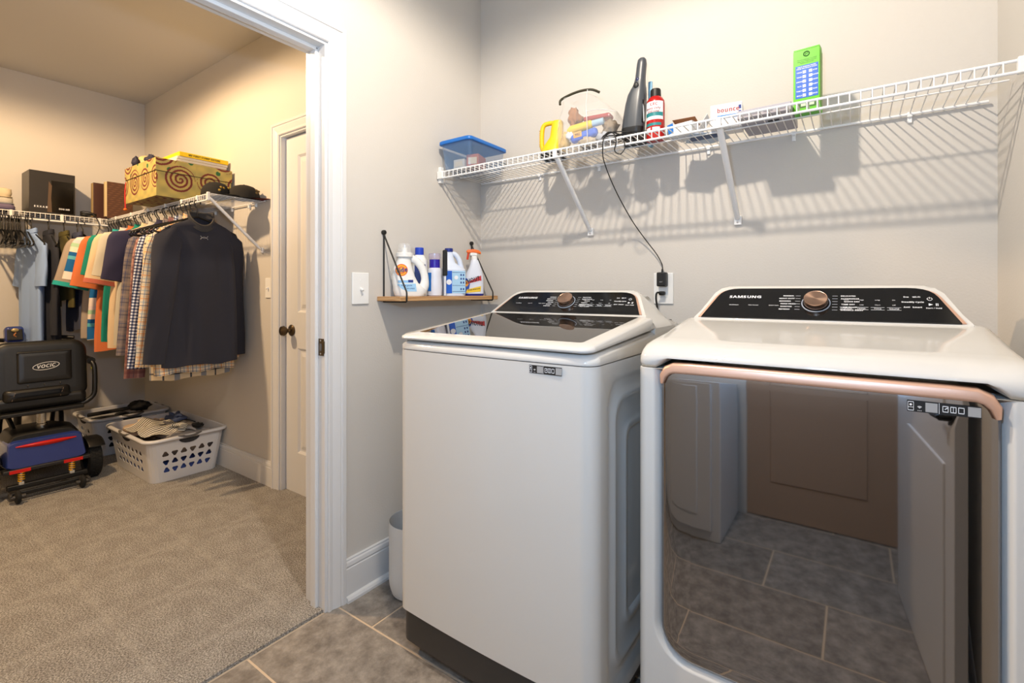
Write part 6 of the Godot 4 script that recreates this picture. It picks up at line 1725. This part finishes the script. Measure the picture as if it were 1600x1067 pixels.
func basket(called: String, label: String, at: Vector3, turn: float, hx: float, hz: float) -> Node3D:
	# long sides face z; walls lean outward; rows of rounded triangular holes
	var t := thing(called, label, "laundry basket", at, turn, "white plastic laundry baskets")
	var h := 0.265
	var taper := 0.035
	var rc := 0.055
	var pm := mat(Color(0.82, 0.82, 0.83), 0.4)
	var b := MB.new()
	# faces: a sheet with holes on each of the four sides
	for face in 4:
		var long := face % 2 == 0
		var half: float = (hx if long else hz)
		var other: float = (hz if long else hx)
		var rot := Basis(Vector3.UP, PI / 2 * face)
		var put := func(u: float, y: float, inn: float) -> Vector3:   # u in metres along the bottom width, y height
			var f: float = y / h
			var w: float = half - rc + taper * f
			return rot * Vector3(u / (half - rc) * w, y, other + taper * f - inn)
		var nrm: Vector3 = rot * Vector3(0, 0.13, 1)
		var W: float = half - rc
		# hole field
		var cols := int(floor((2.0 * W - 0.03) / 0.062)) if long else int(floor((2.0 * W) / 0.042))
		var cw := 0.060 if long else 0.042
		var ch := 0.050
		var x0 := -cols * cw / 2.0
		var y0 := 0.045
		for side in [0.0, 0.003]:
			var nn: Vector3 = nrm if side == 0.0 else -nrm
			for strip in [[-W, x0, 0.0, h], [-x0, W, 0.0, h], [x0, -x0, 0.0, y0], [x0, -x0, y0 + 3 * ch, h - 0.0]]:
				var n := 6
				for k in n:
					var ua := lerpf(strip[0], strip[1], k / float(n)); var ub := lerpf(strip[0], strip[1], (k + 1) / float(n))
					b.quad(put.call(ua, strip[2], side), put.call(ub, strip[2], side), put.call(ub, strip[3], side), put.call(ua, strip[3], side), nn)
		for r in 3:
			for c in cols:
				var cx := x0 + (c + 0.5) * cw
				var cy := y0 + (r + 0.5) * ch
				var up := 1.0 if (r + c) % 2 == 0 else -1.0
				var hole := []; var edge := []
				for k in 12:
					var a := TAU * k / 12.0 + PI / 12
					var tri_r := 0.0165 * (1.0 + 0.22 * cos(3.0 * (a - PI / 2 * up)))
					hole.append(Vector2(cx + cos(a) * tri_r * (1.1 if long else 0.85), cy + sin(a) * tri_r * 0.95))
					var m := maxf(absf(cos(a)) / (cw / 2), absf(sin(a)) / (ch / 2))
					edge.append(Vector2(cx + cos(a) / m, cy + sin(a) / m))
				# square the ring's corners
				for k in 12:
					var j := (k + 1) % 12
					var cn := Vector2.ZERO
					var e0: Vector2 = edge[k]; var e1: Vector2 = edge[j]
					for side in [0.0, 0.003]:
						var nn: Vector3 = nrm if side == 0.0 else -nrm
						b.quad(put.call(hole[k].x, hole[k].y, side), put.call(hole[j].x, hole[j].y, side), put.call(e1.x, e1.y, side), put.call(e0.x, e0.y, side), nn)
						if absf(e0.x - e1.x) > 0.001 and absf(e0.y - e1.y) > 0.001:
							cn = Vector2(cx + signf(e0.x + e1.x - 2 * cx) * cw / 2, cy + signf(e0.y + e1.y - 2 * cy) * ch / 2)
							b.quad(put.call(e0.x, e0.y, side), put.call(cn.x, cn.y, side), put.call(e1.x, e1.y, side), put.call((e0.x + e1.x) / 2, (e0.y + e1.y) / 2, side), nn)
					b.quad(put.call(hole[k].x, hole[k].y, 0.0), put.call(hole[j].x, hole[j].y, 0.0), put.call(hole[j].x, hole[j].y, 0.003), put.call(hole[k].x, hole[k].y, 0.003), put.call(cx, cy, 0.0) - put.call(hole[k].x, hole[k].y, 0.0))
		# rounded corner to the next face
		for k in 5:
			var q := []
			for e in [k, k + 1]:
				var a: float = PI / 2 * e / 5.0
				for y in [0.0, h]:
					var f: float = y / h
					q.append(rot * Vector3(half - rc + taper * f + sin(a) * rc, y, other - rc + taper * f + cos(a) * rc))
			var dirv: Vector3 = rot * Vector3(sin(PI / 2 * (k + 0.5) / 5.0), 0, cos(PI / 2 * (k + 0.5) / 5.0))
			b.quad(q[0], q[2], q[3], q[1], dirv)
	b.cap(lift(rr(hx * 2, hz * 2, rc), facing(Vector3(0, 0.0005, 0), Vector3.RIGHT, Vector3.UP)), Vector3.DOWN)
	obj("tub", b, pm, t)
	b = MB.new()
	var rows := []
	for s in [[0.0, -0.012], [0.018, -0.014], [0.020, -0.004], [0.016, 0.004], [0.002, 0.006], [-0.003, 0.001], [-0.003, -0.012]]:
		var ring := PackedVector3Array()
		for p in rr((hx + taper + s[0]) * 2, (hz + taper + s[0]) * 2, rc + s[0], 8):
			# the rim dips towards its handles
			var dx := absf(p.x); var dz := absf(p.y)
			var dip := 0.012 * (smoothstep(0.16, 0.09, dx) if dz > hz + taper - 0.03 else 0.0) + 0.010 * (smoothstep(0.11, 0.06, dz) if dx > hx + taper - 0.03 else 0.0)
			ring.append(Vector3(p.x, h + s[1] - dip, p.y))
		rows.append(ring)
	b.grid(rows, true); obj("rim", b, pm, t)
	for face in 4:
		var long := face % 2 == 0
		var other: float = (hz if long else hx) + taper
		var rot := Basis(Vector3.UP, PI / 2 * face)
		var hwid := 0.085 if long else 0.065
		b = MB.new()
		var pts := []
		for k in 11:
			var f := -1.0 + k / 5.0
			pts.append(rot * Vector3(f * hwid, h + 0.004 - 0.010 * cos(f * PI / 2), other + 0.010))
		b.tube(pts, [0.006, 0.010, 0.0125, 0.0135, 0.0135, 0.0135, 0.0135, 0.0135, 0.0125, 0.010, 0.006], 8, true, 0.65); obj("grip", b, mat(Color(0.36, 0.35, 0.34), 0.6), t)
		b = MB.new()
		var poly := PackedVector2Array()
		for k in 9: poly.append(Vector2(cos(PI * k / 8.0) * hwid * 0.88, -sin(PI * k / 8.0) * 0.030))
		b.extrude(poly, 0.002, Transform3D(rot, rot * Vector3(0, h - 0.018, other - 0.0015))); obj("hand_hole", b, mat(Color(0.16, 0.16, 0.17), 0.8), t)
	return t


func pile(called: String, label: String, cat: String, at: Vector3, hx: float, hz: float, depth: float, top: float, seed_: int, m: Material, lean := 0.0) -> void:   # heaped clothing with folds: a rounded block with an uneven top
	var f := FastNoiseLite.new(); f.seed = seed_; f.frequency = 5.5; f.fractal_octaves = 3; f.noise_type = FastNoiseLite.TYPE_SIMPLEX_SMOOTH
	var t := thing(called, label, cat, at)
	var b := MB.new()
	var rows := []
	for s in [[0.0, 0.92], [0.5, 1.0], [0.85, 1.0], [0.95, 0.96], [1.0, 0.88], [1.0, 0.7], [1.0, 0.5], [1.0, 0.3], [1.0, 0.1]]:
		var ring := PackedVector3Array()
		for p in rr(hx * 2 * s[1], hz * 2 * s[1], 0.05 * s[1], 8):
			var n := f.get_noise_2d(p.x * 2.0, p.y * 2.0)
			var ridge := absf(f.get_noise_2d(p.x * 3.0 + 7.0, p.y * 3.0))
			var y: float = depth * s[0] + (top * (0.6 * n + 0.5 - ridge) * (1.2 - s[1] * 0.9) if s[0] > 0.9 else 0.0) + lean * p.x * s[0]
			ring.append(Vector3(p.x, y, p.y))
		rows.append(ring)
	b.loft(rows); obj("heap", b, m, t)
	b = MB.new()
	var q := []
	for k in 12: q.append(Vector3(lerpf(-hx * 0.8, hx * 0.8, k / 11.0), depth + lean * lerpf(-hx * 0.8, hx * 0.8, k / 11.0) + top * (0.35 + 0.3 * sin(k * 1.3 + seed_)), hz * 0.3 * sin(k * 0.8 + seed_)))
	b.tube(q, [0.006, 0.014, 0.018, 0.017, 0.020, 0.018, 0.016, 0.018, 0.02, 0.017, 0.013, 0.006], 8, true, 0.7); obj("fold", b, m, t)


func baskets() -> void:
	var at := Vector3(-2.155, 0.011, 0.630)
	basket("laundry_basket", "white plastic laundry basket heaped with clothes, nearest the closet door", at, 0.0, 0.315, 0.183)
	pile("denim", "blue clothes at the bottom of the nearest laundry basket", "clothes", at + Vector3(0, 0.004, 0), 0.305, 0.172, 0.095, 0.02, 3, cloth(Color(0.24, 0.32, 0.58)))
	pile("clothes_heap", "brown and grey clothes in the middle of the nearest laundry basket", "clothes", at + Vector3(0, 0.126, 0), 0.316, 0.184, 0.06, 0.02, 5, texmat(plaid(Color(0.50, 0.42, 0.34), [[0.2, 0.3, Color(0.30, 0.27, 0.26), 0.8], [0.7, 0.15, Color(0.68, 0.58, 0.46), 0.8]]), Vector2(0.2, 0.2), 0.95))
	pile("clothes_heap", "pale grey clothes on the right end of the nearest laundry basket", "clothes", at + Vector3(0.10, 0.215, -0.04), 0.20, 0.12, 0.035, 0.045, 8, cloth(Color(0.60, 0.58, 0.57)))
	var stripes := texmat(image(8, 64, func(_u, v): return Color(0.88, 0.86, 0.80) if fposmod(v * 4.0, 1.0) < 0.55 else Color(0.07, 0.08, 0.14)), Vector2(0.16, 0.16), 0.95)
	stripes.uv1_triplanar = true; stripes.uv1_scale = Vector3(16, 16, 16); stripes.uv1_offset = Vector3(0, 0, 0)
	stripes.uv1_triplanar = false
	# striped shirt: a draped sheet with folds
	var t := thing("striped_shirt", "black and white striped shirt on top of the nearest laundry basket", "shirt", at + Vector3(0.02, 0.262, 0.06))
	var b := MB.new()
	var rows := []
	for i in 13:
		var row := PackedVector3Array()
		for j in 15:
			var u := -0.20 + 0.40 * i / 12.0; var v := -0.105 + 0.21 * j / 14.0
			row.append(Vector3(u * 0.95 + 0.02 * sin(v * 30.0), 0.024 + 0.016 * sin(u * 24.0 + v * 15.0) + 0.011 * sin(v * 40.0 - u * 9.0) - 0.10 * u * u * 6.0 * 0.16 - 0.02 * absf(v) / 0.1, v + 0.015 * sin(u * 22.0)))
		rows.append(row)
	b.grid(rows, false, Vector3.UP); obj("body", b, stripes, t)
	b = MB.new(); b.tube(curve([Vector3(0.12, 0.03, -0.05), Vector3(0.19, 0.035, -0.08), Vector3(0.24, 0.02, -0.05)], 5), 0.022, 10, true, 0.55); obj("sleeve", b, stripes, t)
	pile("clothes_heap", "cream and pink clothes at the left end of the nearest laundry basket", "clothes", at + Vector3(-0.205, 0.205, 0.03), 0.10, 0.13, 0.04, 0.04, 12, cloth(Color(0.80, 0.70, 0.60)))
	pile("shorts", "slate blue garment bunched at the rear of the nearest laundry basket", "clothes", at + Vector3(-0.19, 0.225, -0.125), 0.085, 0.055, 0.04, 0.04, 14, cloth(Color(0.28, 0.33, 0.46)))
	t = thing("camisole", "black strappy garment at the far right corner of the nearest laundry basket", "clothes", at + Vector3(0.22, 0.265, -0.10))
	obj("cloth", crumple(Vector3(0, 0.015, 0), Vector3(0.055, 0.02, 0.04), 21, 0.5, 16), cloth(Color(0.06, 0.06, 0.07)), t)
	b = MB.new(); b.tube(curve([Vector3(-0.04, 0.03, 0.0), Vector3(-0.1, 0.04, 0.03), Vector3(-0.16, 0.02, 0.06)], 5), 0.004, 6); obj("strap", b, cloth(Color(0.06, 0.06, 0.07)), t)
	var a2 := Vector3(-2.895, 0.011, 0.655)
	basket("laundry_basket", "white plastic laundry basket holding black clothes, beside the scooter", a2, 0.0, 0.175, 0.190)
	pile("clothes_heap", "dark clothes filling the laundry basket beside the scooter", "clothes", a2 + Vector3(0, 0.004, 0), 0.165, 0.18, 0.20, 0.05, 16, cloth(Color(0.10, 0.10, 0.115)))
	t = thing("black_garment", "black garment mounded over the rear rim of the basket beside the scooter", "clothes", a2 + Vector3(0.04, 0.265, -0.09))
	obj("mound", crumple(Vector3(0.02, 0.028, 0.0), Vector3(0.10, 0.042, 0.085), 23, 0.45, 18), cloth(Color(0.055, 0.05, 0.055)), t)
	b = MB.new(); b.tube(curve([Vector3(0.02, 0.02, 0.07), Vector3(0.01, 0.016, 0.15), Vector3(-0.03, 0.006, 0.23), Vector3(-0.06, 0.0, 0.28)], 5), 0.026, 10, true, 0.5); obj("sleeve", b, cloth(Color(0.055, 0.05, 0.055)), t)


func scooter() -> void:
	var o := Vector3(-2.20, 0.01, 1.195)
	var t := thing("mobility_scooter", "blue and black mobility scooter seen from behind its seat", "mobility scooter", o)
	var shell := mat(Color(0.10, 0.19, 0.48), 0.12); shell.clearcoat_enabled = true; shell.clearcoat = 0.8
	var blk := mat(Color(0.045, 0.045, 0.05), 0.45)
	var rub := mat(Color(0.05, 0.05, 0.05), 0.85)
	var leather := mat(Color(0.06, 0.058, 0.057), 0.42)
	# rear shell: local x 0 is the rear face, -x forward; z across
	var sec := func(x: float, w0: float, w1: float, y0: float, y1: float, r: float) -> PackedVector3Array:
		var q := PackedVector3Array()
		for p in rr(2.0, 2.0, r, 4):
			var f := (p.y + 1.0) / 2.0
			q.append(Vector3(x - 0.05 * f * (1.0 if x > -0.1 else 0.4), lerpf(y0, y1, f), p.x * lerpf(w0, w1, f)))
		return q
	var b := MB.new()
	b.loft([sec.call(0.0, 0.165, 0.150, 0.175, 0.305, 0.25), sec.call(-0.01, 0.172, 0.157, 0.168, 0.312, 0.25), sec.call(-0.15, 0.178, 0.16, 0.16, 0.315, 0.25), sec.call(-0.40, 0.16, 0.14, 0.15, 0.29, 0.3)])
	obj("rear_shell", b, shell, t)
	b = MB.new()
	b.loft([sec.call(-0.06, 0.152, 0.12, 0.298, 0.330, 0.5), sec.call(-0.075, 0.160, 0.13, 0.295, 0.345, 0.5), sec.call(-0.20, 0.168, 0.135, 0.28, 0.355, 0.5), sec.call(-0.42, 0.15, 0.11, 0.26, 0.33, 0.5)])
	obj("top_cover", b, blk, t)
	b = MB.new()
	var rows := []
	for k in 9:
		var f := -1.0 + k / 4.0
		var ring := PackedVector3Array()
		for q in [[-0.007, 0.0], [0.004, 0.008], [0.010, 0.0], [0.004, -0.012], [-0.007, -0.012]]: ring.append(Vector3(-0.034 + q[0] - f * f * 0.006, 0.281 + q[1] * 1.3 * (1.0 - 0.75 * f * f) + 0.004, f * 0.128))
		rows.append(ring)
	b.loft(rows); obj("tail_light", b, mat(Color(0.78, 0.13, 0.08), 0.15), t)
	b = MB.new(); b.rbox(Vector3(-0.012, 0.163, 0), Vector3(0.05, 0.022, 0.37), 0.006); obj("bumper", b, mat(Color(0.12, 0.12, 0.13), 0.4), t)
	for z in [0.118, -0.105]:
		b = MB.new(); b.rbox(Vector3(0.014, 0.162, z), Vector3(0.004, 0.018, 0.085), 0.001); obj("reflector", b, mat(Color(0.80, 0.10, 0.09), 0.2), t)
	for z in [0.112, -0.10]:
		b = MB.new()
		var sp := []
		for k in 33: sp.append(Vector3(0.002 + cos(k * PI / 4) * 0.013, 0.104 + k * 0.0015, z + sin(k * PI / 4) * 0.013))
		b.tube(sp, 0.0032, 6); obj("suspension_spring", b, mat(Color(0.85, 0.62, 0.08), 0.35), t)
		b = MB.new(); b.tube([Vector3(0.002, 0.165, z), Vector3(0.002, 0.09, z)], 0.007, 8); b.rbox(Vector3(0.002, 0.092, z), Vector3(0.026, 0.018, 0.022), 0.004); obj("damper", b, mat(Color(0.75, 0.74, 0.72), 0.35, 0.4), t)
	b = MB.new(); b.rbox(Vector3(0.0, 0.075, 0.0), Vector3(0.03, 0.028, 0.34), 0.006); obj("axle_beam", b, blk, t)
	b = MB.new(); b.rbox(Vector3(0.03, 0.045, 0.0), Vector3(0.018, 0.022, 0.33), 0.005); obj("tipping_bar", b, blk, t)
	for z in [0.135, -0.134]:
		b = MB.new(); b.lathe([Vector2(0.012, -0.012), Vector2(0.030, -0.010), Vector2(0.036, -0.006), Vector2(0.037, 0.0), Vector2(0.036, 0.006), Vector2(0.030, 0.010), Vector2(0.012, 0.012)], Vector3(0.062, 0.037, z), Basis(Vector3(1, 0, 0), PI / 2), 24)
		var c := obj("anti_tip_wheel", b, rub, t)
		b = MB.new(); b.tube([Vector3(0.062, 0.037, z - 0.03), Vector3(0.062, 0.037, z + 0.03)], 0.012, 10); b.rbox(Vector3(0.05, 0.045, z + signf(z) * 0.028), Vector3(0.045, 0.024, 0.014), 0.004); obj("hub", b, mat(Color(0.22, 0.21, 0.2), 0.4), c)
	for sz in [1.0, -1.0]:
		var wc := Vector3(-0.13, 0.112, sz * 0.222)
		b = MB.new(); b.lathe([Vector2(0.055, -0.030), Vector2(0.09, -0.034), Vector2(0.106, -0.030), Vector2(0.112, -0.018), Vector2(0.112, 0.018), Vector2(0.106, 0.030), Vector2(0.09, 0.034), Vector2(0.055, 0.030)], wc, Basis(Vector3(1, 0, 0), PI / 2), 40)
		var w := obj("rear_tire", b, rub, t)
		b = MB.new()
		for k in 30:
			var a := TAU * k / 30
			for e in [-0.015, 0.0, 0.015]: b.box(wc + Vector3(cos(a + e * 6.0) * 0.1125, sin(a + e * 6.0) * 0.1125, e), Vector3(0.006, 0.013, 0.011), Basis(Vector3(0, 0, 1), a + e * 6.0))
		var tr := obj("tread", b, rub, w); tr.set_meta("kind", "stuff")
		b = MB.new(); b.lathe([Vector2(0.056, -0.02), Vector2(0.05, -0.026), Vector2(0.02, -0.028), Vector2(0.0, -0.028)], wc, Basis(Vector3(1, 0, 0), -PI / 2 * sz), 24); obj("wheel_rim", b, mat(Color(0.3, 0.3, 0.31), 0.4), w)
		b = MB.new()
		rows = []
		for k in 10:
			var a := 0.75 + 1.9 * k / 9.0
			var ring := PackedVector3Array()
			for q in [[0.122, -0.042], [0.132, -0.03], [0.134, 0.03], [0.124, 0.042], [0.118, 0.0]]: ring.append(wc + Vector3(cos(a) * q[0] * 1.1, sin(a) * q[0] + 0.006, q[1] * 1.05))
			rows.append(ring)
		b.loft(rows); obj("fender", b, blk, t)
	# deck and front wheels, mostly hidden by the rear shell
	b = MB.new(); b.rbox(Vector3(-0.62, 0.105, 0), Vector3(0.50, 0.04, 0.36), 0.015); obj("deck", b, blk, t)
	for sz in [1.0, -1.0]:
		b = MB.new(); b.lathe([Vector2(0.04, -0.025), Vector2(0.09, -0.025), Vector2(0.098, -0.012), Vector2(0.098, 0.012), Vector2(0.09, 0.025), Vector2(0.04, 0.025)], Vector3(-0.78, 0.098, sz * 0.17), Basis(Vector3(1, 0, 0), PI / 2), 28); obj("front_tire", b, rub, t)
	# arched black hand rails over the battery cover
	for sz in [1.0, -1.0]:
		b = MB.new(); b.tube(curve([Vector3(-0.22, 0.32, sz * 0.10), Vector3(-0.30, 0.40, sz * 0.115), Vector3(-0.40, 0.415, sz * 0.12), Vector3(-0.50, 0.37, sz * 0.12), Vector3(-0.54, 0.26, sz * 0.12)], 5), 0.013, 8); obj("side_rail", b, blk, t)
	# seat post, seat, back
	b = MB.new(); b.lathe([Vector2(0.026, 0.345), Vector2(0.026, 0.365), Vector2(0.021, 0.368), Vector2(0.021, 0.46)], Vector3(-0.20, 0, -0.008), Basis.IDENTITY, 24); obj("seat_post", b, M.chrome, t)
	b = MB.new(); b.rbox(Vector3(-0.26, 0.452, 0.0), Vector3(0.34, 0.022, 0.36), 0.006); b.tube([Vector3(-0.155, 0.448, -0.19), Vector3(-0.155, 0.448, 0.19)], 0.012, 8); obj("seat_frame", b, blk, t)
	b = MB.new(); b.rbox(Vector3(-0.33, 0.505, 0.0), Vector3(0.40, 0.09, 0.41), 0.035, Basis.IDENTITY, 4); obj("seat_cushion", b, leather, t)
	# the back rest: a leaning padded slab with rounded outline
	b = MB.new()
	var xf := facing(Vector3(-0.165, 0.665, 0.0), Vector3(0, 0, -1), Vector3(1, 0.10, 0))
	rows = []
	var outl := func(i: float, z: float) -> PackedVector3Array: return lift(rr4(-0.212 + i, 0.212 - i, -0.155 + i, 0.195 - i, maxf(0.05 - i, 0.01), maxf(0.075 - i, 0.01), 6), xf, z)
	for s in [[0.05, -0.052], [0.016, -0.048], [0.004, -0.036], [0.0, -0.02], [0.004, 0.0], [0.016, 0.010], [0.035, 0.013], [0.06, 0.013]]: rows.append(outl.call(s[0], s[1]))
	b.loft(rows); var back := obj("seat_back", b, leather, t)
	b = MB.new()
	rows = []
	for s in [[0.0, 0.012], [0.002, 0.019], [0.010, 0.023], [0.03, 0.024]]: rows.append(lift(rr4(-0.105 + s[0], 0.135 - s[0], -0.05 + s[0], 0.135 - s[0], 0.012, 0.008, 4), xf, s[1]))
	b.grid(rows, true, xf.basis.z); b.cap(rows[-1], xf.basis.z); obj("back_pouch", b, mat(Color(0.075, 0.072, 0.07), 0.38), back)
	b = MB.new(); b.tube([xf * Vector3(-0.105, 0.127, 0.024), xf * Vector3(0.135, 0.127, 0.024)], 0.004, 6); obj("pouch_hem", b, mat(Color(0.10, 0.098, 0.095), 0.4), back)
	for k in 3:
		b = MB.new(); b.sphere(xf * Vector3(-0.06 + 0.07 * k, -0.065, 0.014), Vector3(0.007, 0.007, 0.004), 10); obj("snap", b, mat(Color(0.35, 0.34, 0.33), 0.3, 0.7), back)
	b = MB.new()
	rows = []
	for s in [[0.0, 0.010], [0.004, 0.026], [0.018, 0.036], [0.04, 0.040]]: rows.append(lift(rr4(-0.165 + s[0], 0.125 - s[0], -0.150 + s[0] * 0.6, -0.078 - s[0] * 0.5, 0.02, 0.02, 5), xf, s[1]))
	b.grid(rows, true, xf.basis.z); b.cap(rows[-1], xf.basis.z); obj("lumbar_pad", b, leather, back)
	b = MB.new()
	for x in [-0.13, 0.075]: b.tube([xf * Vector3(x, -0.14, 0.036), xf * Vector3(x + 0.014, -0.094, 0.039)], 0.0014, 5)
	obj("stitching", b, mat(Color(0.5, 0.42, 0.36), 0.7), back).set_meta("kind", "stuff")
	# name badge: an oval line with slanted capitals
	b = MB.new()
	var el := []
	for k in 25: el.append(xf * (Vector3(0.018, 0.043, 0.025) + Vector3(cos(TAU * k / 24) * 0.058, sin(TAU * k / 24) * 0.021 + 0.006 * cos(TAU * k / 24), 0)))
	b.tube(el, 0.0016, 5)
	write(b, "VOCiC", 0.0195, Transform3D(xf.basis * Basis(Vector3(1, 0.08, 0), Vector3(0.18, 1, 0), Vector3(0, 0, 1)), xf * Vector3(0.018, 0.043, 0.025)), 1.02)
	obj("name_badge", b, mat(Color(0.85, 0.85, 0.86), 0.4), back)
	# arm tubes at both sides
	for sz in [1.0, -1.0]:
		b = MB.new()
		b.tube(curve([Vector3(-0.185, 0.705, sz * 0.238), Vector3(-0.165, 0.67, sz * 0.245), Vector3(-0.155, 0.56, sz * 0.245), Vector3(-0.155, 0.50, sz * 0.238), Vector3(-0.155, 0.465, sz * 0.20), Vector3(-0.155, 0.452, sz * 0.15)], 5), 0.0135, 10); var arm := obj("arm_tube", b, blk, t)
		b = MB.new(); b.tube([Vector3(-0.19, 0.712, sz * 0.236), Vector3(-0.50, 0.72, sz * 0.236)], 0.022, 10); obj("arm_pad", b, leather, arm)
		b = MB.new(); b.tube([Vector3(-0.171, 0.675, sz * 0.245), Vector3(-0.169, 0.662, sz * 0.245)], 0.0145, 10); obj("yellow_ring", b, mat(Color(0.75, 0.8, 0.1), 0.4), arm)
	# tiller with its blue head and handle bars
	b = MB.new(); b.tube([Vector3(-0.80, 0.13, 0), Vector3(-0.70, 0.80, 0)], 0.02, 10); obj("tiller_column", b, blk, t)
	b = MB.new(); b.rbox(Vector3(-0.665, 0.870, 0.035), Vector3(0.07, 0.105, 0.09), 0.02, Basis(Vector3(0, 0, 1), 0.25)); var head := obj("tiller_head", b, shell, t)
	b = MB.new(); b.rbox(Vector3(-0.632, 0.872, 0.035), Vector3(0.01, 0.07, 0.072), 0.004, Basis(Vector3(0, 0, 1), 0.25)); obj("dial_panel", b, blk, head)
	b = MB.new(); b.sphere(Vector3(-0.628, 0.902, 0.035), Vector3(0.006, 0.012, 0.018), 14); obj("speed_dial", b, mat(Color(0.75, 0.66, 0.45), 0.3, 0.4), head)
	b = MB.new(); b.tube(curve([Vector3(-0.627, 0.885, 0.03), Vector3(-0.625, 0.87, 0.04), Vector3(-0.627, 0.858, 0.03), Vector3(-0.627, 0.85, 0.045)], 4), 0.004, 6); obj("key_cord", b, mat(Color(0.7, 0.45, 0.25), 0.5), head)
	for sz in [1.0, -1.0]:
		b = MB.new(); b.tube(curve([Vector3(-0.69, 0.83, sz * 0.03), Vector3(-0.67, 0.842, sz * 0.12), Vector3(-0.63, 0.842, sz * 0.19), Vector3(-0.60, 0.835, sz * 0.245)], 5), 0.013, 8); obj("handle_bar", b, blk, t)
		b = MB.new(); b.tube([Vector3(-0.64, 0.812, sz * 0.06), Vector3(-0.60, 0.81, sz * 0.17)], 0.006, 6); obj("lever", b, mat(Color(0.16, 0.2, 0.28), 0.4), t)


func small_things() -> void:
	laundry_shelf()
	shelf_items()
	floating_shelf()
	closet_shelves()
	closet_clothes()
	baskets()
	scooter()
